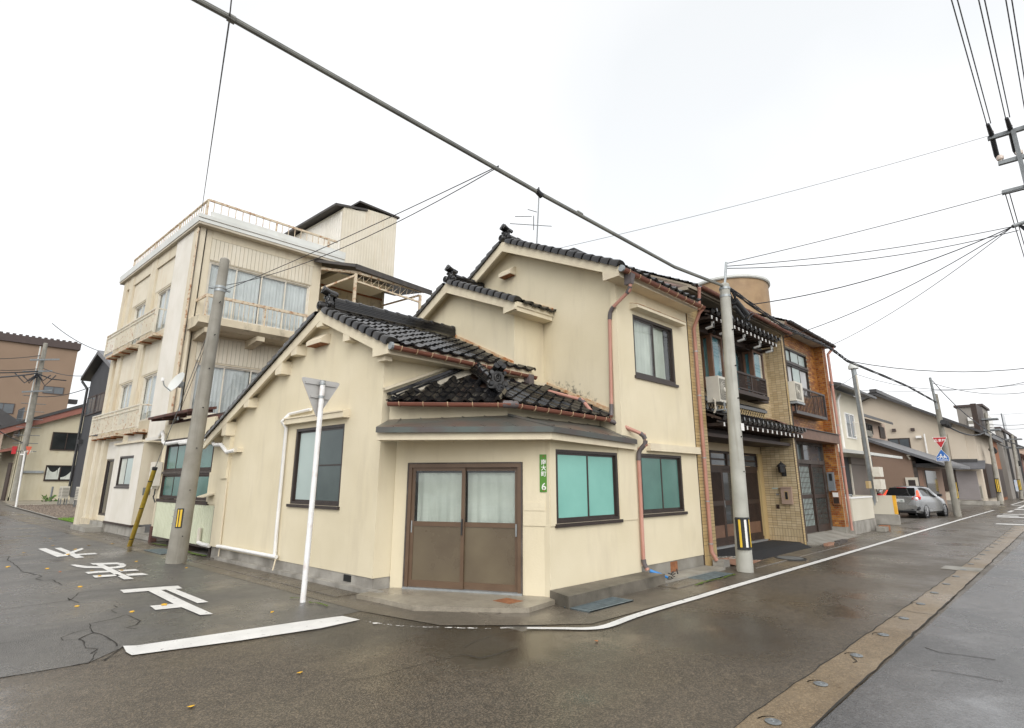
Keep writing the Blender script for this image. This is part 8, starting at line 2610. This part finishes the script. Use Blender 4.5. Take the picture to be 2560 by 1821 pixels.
# big pole on the right of the main street, mostly out of frame
BPu, BPv = 15.7, -1.35
bp = thing('power_pole', 'power pole with stacked crossarms and insulators at the right edge', 'utility pole', (BPu, BPv, 0))
conc_pole(bp, (BPu, BPv, 0), (BPu, BPv, 11.2), .21, .13, 'polec')
za, zm, zl = 9.68, (-3.654,-0.065,0.000) and 8.98, 8.24
for z, v0 in ((za, .30), (zm, .22), (zl, .27)):
    MB().beam((BPu, v0, z), (BPu, -2.9, z), .09, .09).build('crossarm', M['steel'], bp)
MB().beam((BPu - .06, -.14, za), (BPu - .06, -.14, zl), .08, .05).build('arm_link', M['steel'], bp)
for v in (.22, -.10, -.42):
    ins = MB(LOC((BPu, v, za + .045))).lathe([(.02, 0), (.02, .04), (.05, .05), (.035, .08), (.055, .10), (.03, .14), (.02, .16)], 12).build('insulator', M['porcelain'], bp, True)
    MB().tube([(BPu - .05, v, za + .05), (BPu - .40, v + .02, za + .16)], [.05, .035], 8).build('dead_end_clamp', M['cable'], bp, True)
    MB().tube([(BPu + .05, v, za - .02), (BPu + .35, v, za - .32), (BPu + .4, v, za - .42)], [.05, .05, .02], 8).build('dead_end_clamp', M['cable'], bp, True)
for v in (.17, -.15, -.47):
    MB(LOC((BPu, v, zm + .045))).lathe([(.03, 0), (.03, .03), (.06, .04), (.065, .07), (.065, .12), (.04, .15)], 12).build('insulator', M['porcelain'], bp, True)
MB().box(BPu - .2, BPu + .2, -.75, -.45, zl + .3, zl + .9).build('switch_box', M['acwhite'], bp)
CL = (15.6, .22, 7.34)
MB().tube([(BPu, BPv, 7.45), (BPu, .0, 7.42), CL], .045, 8).build('service_bracket', M['steel'], bp, True)
for i in range(8):
    a = rnd.uniform(-.5, .1)
    MB().tube([(15.65, .15, 7.4), (15.65, -.15 + a * .3, 7.0 - rnd.uniform(0, .25)), (15.7, a - .2, 7.35)], .012, 5).build('lead', M['cable'], bp, True)
for k, c in enumerate(((15.66, -.22, 7.05), (15.66, -.02, 6.92))):
    MB().tube([(c[0], c[1] - .08, c[2]), (c[0], c[1] + .08, c[2] + .02)], .03, 8).build('sleeve', M['black'], bp, True)


def wire(a, b, r, label, sag=0.0, mat='cable', n=14, group=None, ext=1.0):
    A, Bv = Vector(a), Vector(b)
    Bv = A + (Bv - A) * ext
    sag *= ext * ext
    pts = [tuple(A.lerp(Bv, i / n) - Vector((0, 0, sag * 4 * (i / n) * (1 - i / n)))) for i in range(n + 1)]
    o = MB().tube(pts, r, 6).build('overhead_wire', M[mat], None, True, 60)
    return tag(o, label, 'wire', group)


# pairs of high-voltage wire overhead
nm = ('left', 'middle', 'right')
for i, v in enumerate((.22, -.10, -.42)):
    for d in (-.035, .035):
        wire((-40, v + d, 10.3), (15.3, v + d, za + .16), .010, '%s wire of the %s power pair running up over the street' % ('right' if d < 0 else 'left', nm[i]), .0, group='power wire pair, ' + nm[i])
        wire((15.9, v + d - .03, zl + .1), (60, v + d - .2, 8.3), .010, '%s wire of the %s power pair leaving the pole down the street' % ('right' if d < 0 else 'left', nm[i]), .35, group='power wires beyond the pole, ' + nm[i])
for (c, z) in (((14.873,0.250,12.218), 0), ((14.223,-0.100,11.474), 0)):
    pass
# the thick messenger cable across the picture
tk_ = thing('messenger_cable', 'thick grey bundled cable crossing the whole sky down to the pale pole', 'cable', (5, 5, 6))
c0, c1 = (1.209,5.000,6.155), (9.536,4.860,5.840)
far0 = tuple(c0[i] + (c0[i] - c1[i]) * .9 for i in range(3))
Pm = [far0, c0, (1.509,4.990,6.147), (5.749,4.900,5.933), c1, (11.42, 4.78, 5.93)]
MB().tube(Pm, .026, 8).build('cable', M['cablegrey'], tk_, True)
MB().tube([(p_[0], p_[1] + .01, p_[2] + .040) for p_ in Pm], .012, 6).build('strand', M['cablegrey'], tk_, True)
MB().tube([(5.682,4.900,5.958), (5.797,4.900,5.907)], .042, 8).build('clamp', M['black'], tk_, True)
MB().tube([(5.749,4.900,5.933), (5.731,4.900,6.031)], .010, 5).build('clamp_bolt', M['black'], tk_, True)
MB().tube([(1.477,4.990,6.150), (1.546,4.990,6.146)], .040, 8).build('clamp', M['cablegrey'], tk_, True)
MB().tube([(6.621,4.900,5.951), (6.733,4.900,5.945)], .036, 8).build('joint', M['cablegrey'], tk_, True)
# drop to the cream block
wire((1.373,4.600,5.995), (1.496,4.990,6.159), .006, 'short thin wire rising from the thick cable out of the top of the picture')
wire((1.498,4.990,6.139), (5.42, 18.0, 10.2), .008, 'thin wire hanging from the thick cable to the roof corner of the cream block', .1)
c = fr(6.16)
wire((c[0] + .12, c[1], 6.18), (4.950,4.920,6.050), .007, 'upper thin wire from the dark pole to the thick cable', .05)
wire((c[0] + .12, c[1], 6.30), (4.950,4.920,6.035), .007, 'lower thin wire from the dark pole to the thick cable', .28)
wire((c[0] + .10, c[1], 6.1), (5.5, 18.2, 3.0), .006, 'slack wire from the dark pole down to the block entrance', .2)
wire((5.42, 17.95, 9.5), (5.5, 18.1, 5.9), .008, 'cable running down the corner of the cream block', .0)
# services from the big pole
wire(CL, (11.60, 4.76, 6.45), .009, 'upper dashed service wire from the power pole to the pale pole', .12)
wire((15.6, .15, 7.22), (11.60, 4.76, 6.40), .009, 'lower dashed service wire from the power pole to the pale pole', .22)
wire((15.7, -.4, 8.25), (11.62, 4.75, 6.52), .008, 'straight thin wire from the lower crossarm to the pale pole', .05)
wire(CL, (12.9, 4.80, 5.86), .012, 'heavy sagging service wire from the power pole to the cable bundle by the pale pole', .25)
wire(CL, (16.932,5.550,5.920), .010, 'service wire from the power pole to the brick house wall', .25)
wire(CL, (20.668,5.300,6.323), .008, 'service wire from the power pole to the right end of the brick house eave', .2)
wire((15.7, .3, 9.75), (10.2, 8.09, 7.45), .005, 'faint thin wire from the top crossarm to the corner house ridge', .1)
# bundle from the pale pole along the row
bun = thing('cable_bundle', 'twisted black cable bundle sagging along the house fronts to the far pole', 'cable', (20, 5, 5))
B0, B1, B2, B3_ = (11.55, 4.74, 5.92), (19.857,5.150,6.100), (21.434,5.050,5.866), (FT[0] - .1, 4.75, (35.998,5.808)[1])
for k in range(4):
    pts = []
    chain = [B0, (15.0, 4.85, 5.75 + .0), (18.5, 5.05, 6.0), B1, B2, (30.5, 4.95, 6.05), B3_]
    fine = []
    for a, b in zip(chain, chain[1:]):
        for j in range(6):
            fine.append(Vector(a).lerp(Vector(b), j / 6))
    fine.append(Vector(chain[-1]))
    pts = [(q.x, q.y + .035 * sin(i * .9 + k * 1.57), q.z + .035 * cos(i * .9 + k * 1.57)) for i, q in enumerate(fine)]
    MB().tube(pts, (.022, .014, .012, .016)[k], 6).build('strand', M['cable'], bun, True)
far_pts = [((-8.868,-2.065,0.000), 0)]
wire(B2, (24.683,0.732,6.300), .014, 'black cable from the slim steel pole rising right across the street', .25, ext=1.8)
wire((GT[0] + .2, GT[1], GT[2] - .2), (24.241,0.659,6.600), .010, 'thin cable from the slim steel pole sagging right across the street', .5, ext=1.8)
wire((GT[0] - .2, 6.1, GT[2] - .3), (21.0, 6.2, 4.6), .008, 'thin service wire from the slim steel pole to the brick house back', .1)
wire((FT[0] - .1, 4.78, gt2[2] - .1), (29.675,1.195,5.200), .02, 'black cable from the road sign pole sagging down to the right', .7, ext=1.8)
wire((FT[0] - .3, 4.78, FT[2] + .6), (35.908,1.280,7.000), .014, 'thin cable from the road sign pole rising to the right', .3, ext=1.8)
wire((FT[0], 4.78, FT[2] - 1.4), (57.0, 4.9, (56.982,5.683)[1]), .045, 'bundled cable from the road sign pole to the third pole', .5)
wire((57.0, 4.9, (57.430,5.646)[1]), (74.3, 4.77, (78.373,5.237)[1]), .05, 'bundled cable from the third pole to the farthest pole', .4)
for k, (y0, y1) in enumerate(((300, 280), (345, 320), (165, 135), (230, 205))):
    pass
wire((58.587,4.900,6.390), (90.293,4.154,9.000), .03, 'upper of the thin wires crossing the far street by the third pole', .1, ext=1.8)
wire((58.761,4.900,6.167), (88.975,4.139,8.600), .025, 'lower of the thin wires crossing the far street by the third pole', .15, ext=1.8)
wire((81.679,9.000,9.443), (107.587,4.702,12.000), .02, 'long thin wire crossing high above the far roofs', .1, ext=1.8)
wire((34.893,8.000,6.761), (38.296,1.358,7.400), .012, 'pair of thin wires crossing behind the road sign pole', .2, ext=1.8)
# side street wires
lt0 = (7.876,60.600,10.800)
for k, (a_, lab, sg_) in enumerate((((5.388,60.000,11.418), 'topmost wire reaching the far left pole from outside the picture', .3), ((5.503,60.000,10.698), 'second wire reaching the far left pole from outside the picture', .3), ((5.112,55.000,9.525), 'blue grey cable rising from the left edge to the far pole', .2), ((4.735,50.000,8.259), 'lowest cable rising from the left edge to the far pole', .2), ((5.780,60.000,8.959), 'wire low across the brown building on the left edge', .5))):
    b_ = (lt0[0], 60.5, lt0[2] + (1.6, .4, .2, 0, -6.0)[k])
    wire((a_[0] - 3, a_[1], a_[2]), b_, (.03, .03, .05, .06, .04)[k], lab, sg_)
for k, (a_, lab) in enumerate((((10.592,55.000,12.311), 'upper thin wire from the far pole across the sky to the charcoal house'), ((9.447,52.000,9.812), 'thin wire from the far pole to the charcoal house eave'), ((9.575,52.000,8.925), 'faint lower wire from the far pole towards the charcoal house'))):
    b_ = (lt0[0] + .3, 60.5, lt0[2] + (4.6, .5, -2.0, -11.0)[k])
    wire(b_, (a_[0] + .5, a_[1], a_[2]), .03, lab, .3)
# television aerial on the main ridge
an = thing('tv_aerial', 'thin television aerial mast above the ridge of the corner house', 'aerial', (9.35, 8.1, 7.1))
at = (9.487,8.100,8.717)
MB().tube([(9.36, 8.1, 6.9), (at[0], 8.1, at[2])], .016, 6).build('mast', M['steel'], an)
for (l, r) in (((8.509,8.100,7.519), (9.921,8.100,7.957)), ((8.568,8.000,7.685), (9.101,8.000,7.889)), ((9.203,8.200,8.183), (9.514,8.200,8.230)), ((9.058,7.900,7.854), (9.513,8.300,7.778))):
    MB().tube([l, r], .010, 5).build('element', M['steel'], an)
# blue plastic scrap under the downpipe
tag(MB().tube([(8.98, 5.40, .19), (9.06, 5.28, .14), (9.18, 5.20, .08)], [.03, .028, .02], 8).build('blue_hose', M['blueplastic'], None, True), 'blue plastic hose end under the downpipe at the kerb block', 'hose')
sc2 = MB()
for i in range(9):
    a = (9.15 + rnd.uniform(0, .4), 5.12 + rnd.uniform(0, .2), rnd.uniform(.02, .16))
    sc2.beam(a, (a[0] + rnd.uniform(-.15, .2), a[1] + rnd.uniform(-.1, .1), a[2] + rnd.uniform(-.05, .05)), .02, .012)
tag(stuff(sc2.build('debris', M['black'])), 'black debris caught under the downpipe at the kerb', 'debris')

# ---------------------------------------------------------------- silver hatchback
car = thing('parked_car', 'silver hatchback parked facing away beside the yard wall', 'car', (34.4, 6.38, 0))
CT0 = LOC((32.75, 6.40, 0), radians(-8.0))
CT = lambda p: CT0((p[0], p[1] * .94, p[2]))
# stations from tail to nose: x, half width low, half width belt, belt z, roof half width, roof z
STN = [(0.00, .62, .66, .93, .58, .98), (0.06, .74, .78, .97, .66, 1.03), (0.16, .80, .835, 1.00, .67, 1.12), (0.42, .835, .845, 1.01, .60, 1.44), (0.62, .84, .847, 1.01, .595, 1.495), (1.10, .845, .848, .99, .605, 1.525), (1.70, .845, .848, .965, .61, 1.52), (2.15, .845, .846, .94, .60, 1.47), (2.60, .845, .842, .92, .60, 1.24), (3.00, .84, .832, .905, .62, .985), (3.35, .835, .81, .84, .58, .92), (3.70, .80, .76, .74, .50, .80), (3.90, .70, .66, .62, .42, .66), (3.97, .55, .52, .52, .34, .55)]


def ring(s):
    x, wl, wb, zb, wr, zr = s
    sill = .20 if .3 < x < 3.6 else .26
    return [(x, 0, sill), (x, wl * .86, sill), (x, wl * .985, sill + .10), (x, wl * 1.0, .52), (x, wb, zb - .16), (x, wb * .965, zb), (x, wb * .965 + (wr - wb * .965) * .55, zb + (zr - zb) * .62), (x, wr, zr - (zr - zb) * .12), (x, wr * .75, zr - (zr - zb) * .02), (x, 0, zr)]


rings = [ring(s) for s in STN]
nr = len(rings[0])
body = MB(CT)
P, Q = [], []
for rg in rings:
    P += rg + [(p_[0], -p_[1], p_[2]) for p_ in rg[1:-1]]
kk = nr + nr - 2
order = list(range(nr)) + list(range(kk - 1, nr - 1, -1))
for i in range(len(rings) - 1):
    for j in range(kk):
        a, b = order[j], order[(j + 1) % kk]
        Q.append((i * kk + a, i * kk + b, (i + 1) * kk + b, (i + 1) * kk + a))
Q.append(tuple(order))
Q.append(tuple((len(rings) - 1) * kk + o for o in reversed(order)))
body.add(P, Q)
bo = body.build('body', M['silver'], car, True, 32)


def skin(x, j, f=0.0, side=-1, off=.006):
    """a point on the body side between ring points j and j+1 at length x"""
    for a, b in zip(rings, rings[1:]):
        if a[0][0] <= x <= b[0][0]:
            t = (x - a[0][0]) / (b[0][0] - a[0][0])
            lo = [a[j][k] + (b[j][k] - a[j][k]) * t for k in range(3)]
            hi = [a[j + 1][k] + (b[j + 1][k] - a[j + 1][k]) * t for k in range(3)]
            p_ = [lo[k] + (hi[k] - lo[k]) * f for k in range(3)]
            return (p_[0], side * (p_[1] + off), p_[2] + off * .4)


for side in (-1, 1):
    for xs in ((.62, .80, 1.0, 1.22, 1.42), (1.50, 1.75, 2.0, 2.2, 2.42)):
        m = MB(CT)
        P = []
        for x in xs:
            P += [skin(x, 5, .10, side), skin(x, 5, 1.0, side), skin(x, 6, .72 if x < 2.1 else .3, side)]
        m.add(P, [(3 * i + j, 3 * i + j + 1, 3 * i + 4 + j, 3 * i + 3 + j) for i in range(len(xs) - 1) for j in range(2)])
        m.build('side_window', M['carglass'], car, True, 60)
    m = MB(CT)
    c = skin(2.55, 5, .1, side, .02)
    m.box(2.45, 2.62, c[1] + side * .0 - .02, c[1] + side * .17 + .02 if side > 0 else c[1] + .02, .98, 1.10) if False else m.box(2.45, 2.60, min(c[1], c[1] + side * .18), max(c[1], c[1] + side * .18), 1.00, 1.12)
    m.build('door_mirror', M['carblack'], car)
# rear window, lamps, bumper, plate
m = MB(CT)
rw = [(.085, .62, 1.04), (.16, .645, 1.13), (.42, .56, 1.42)]
P = []
for x, w, z in rw:
    P += [(x - .014, -w, z + .008), (x - .014, 0, z + .012), (x - .014, w, z + .008)]
m.add(P, [(0, 1, 4, 3), (1, 2, 5, 4), (3, 4, 7, 6), (4, 5, 8, 7)])
m.build('rear_window', M['carglass'], car)
MB(CT).beam((.02, .02, 1.06), (.16, -.30, 1.22), .012, .012).build('wiper', M['carblack'], car)
for side in (-1, 1):
    m = MB(CT)
    m.prism([(.0, side * .50, .90), (.02, side * .70, .84), (.16, side * .838, .88), (.22, side * .842, 1.00), (.10, side * .76, 1.02), (.02, side * .58, 1.0)], (-.02, side * .018, .01)).build('tail_lamp', M['taillight'], car)
    MB(CT).prism([(.10, side * .70, 1.02), (.16, side * .83, 1.01), (.42, side * .69, 1.30), (.36, side * .64, 1.30)], (-.03, side * .012, .012)).build('high_lamp', M['lamplit'], car)
    MB(CT).prism([(-.01, side * .40, .40), (.03, side * .74, .36), (.10, side * .80, .44), (.10, side * .80, .56), (.02, side * .72, .52)], (-.012, 0, 0)).build('bumper_vent', M['carblack'], car)
MB(CT).box(-.035, .08, -.70, .70, .44, .60).build('rear_bumper', M['silver'], car)
MB(CT).box(-.030, .08, -.62, .62, .26, .36).build('lower_valance', M['carblack'], car)
MB(CT).box(-.02, .04, -.60, .60, 1.43, 1.455).build('brake_light', M['taillight'], car) if False else MB(CT).box(.36, .40, -.22, .22, 1.425, 1.445).build('brake_light', M['taillight'], car)
pl_ = MB(CT).box(-.022, .03, -.17, .17, .74, .90).build('number_plate', M['plate'], car)
mesh_text('・・18', .12, 'plate_digits', M['platedk'], car, lambda c: CT((-.024 - c[2], -c[0], .80 + c[1])), bold=.002) if False else mesh_text('..-18', .12, 'plate_digits', M['platedk'], car, lambda c: CT((-.024 - c[2], -c[0], .80 + c[1])), bold=.002)
MB(CT).tube([(.0, .06 * cos(2 * pi * i / 12), .965 + .035 * sin(2 * pi * i / 12)) for i in range(13)], .006, 4).build('badge', M['chrome'], car)
MB(CT).tube([(.75, .0, 1.51), (.66, 0, 1.70)], .007, 5).build('antenna', M['carblack'], car)
for x in (.72, 3.22):
    for side in (-1, 1):
        Tw = lambda p, x=x, side=side: CT((x + p[0], side * (.70 + p[2]), .30 + p[1]))
        MB(Tw).lathe([(.20, -.08), (.285, -.09), (.30, -.06), (.30, .09), (.285, .125), (.21, .135), (.20, .12)], 22).build('wheel', M['tyre'], car, True, 40)
        wr = MB(Tw).lathe([(.205, .10), (.20, .128), (.17, .118), (.05, .122), (.04, .13)], 22).build('rim', M['rim'], car, True, 30)
        q = MB(Tw)
        for k in range(7):
            a = 2 * pi * k / 7
            q.beam((.05 * cos(a), .05 * sin(a), .130), (.185 * cos(a), .185 * sin(a), .128), .045, .012)
        q.build('spokes', M['rim'], car)
        MB(Tw).lathe([(.001, -.2), (.335, -.2), (.335, .147), (.301, .147), (.301, -.15), (.001, -.15)], 22).build('wheel_arch', M['carblack'], car, True, 40)
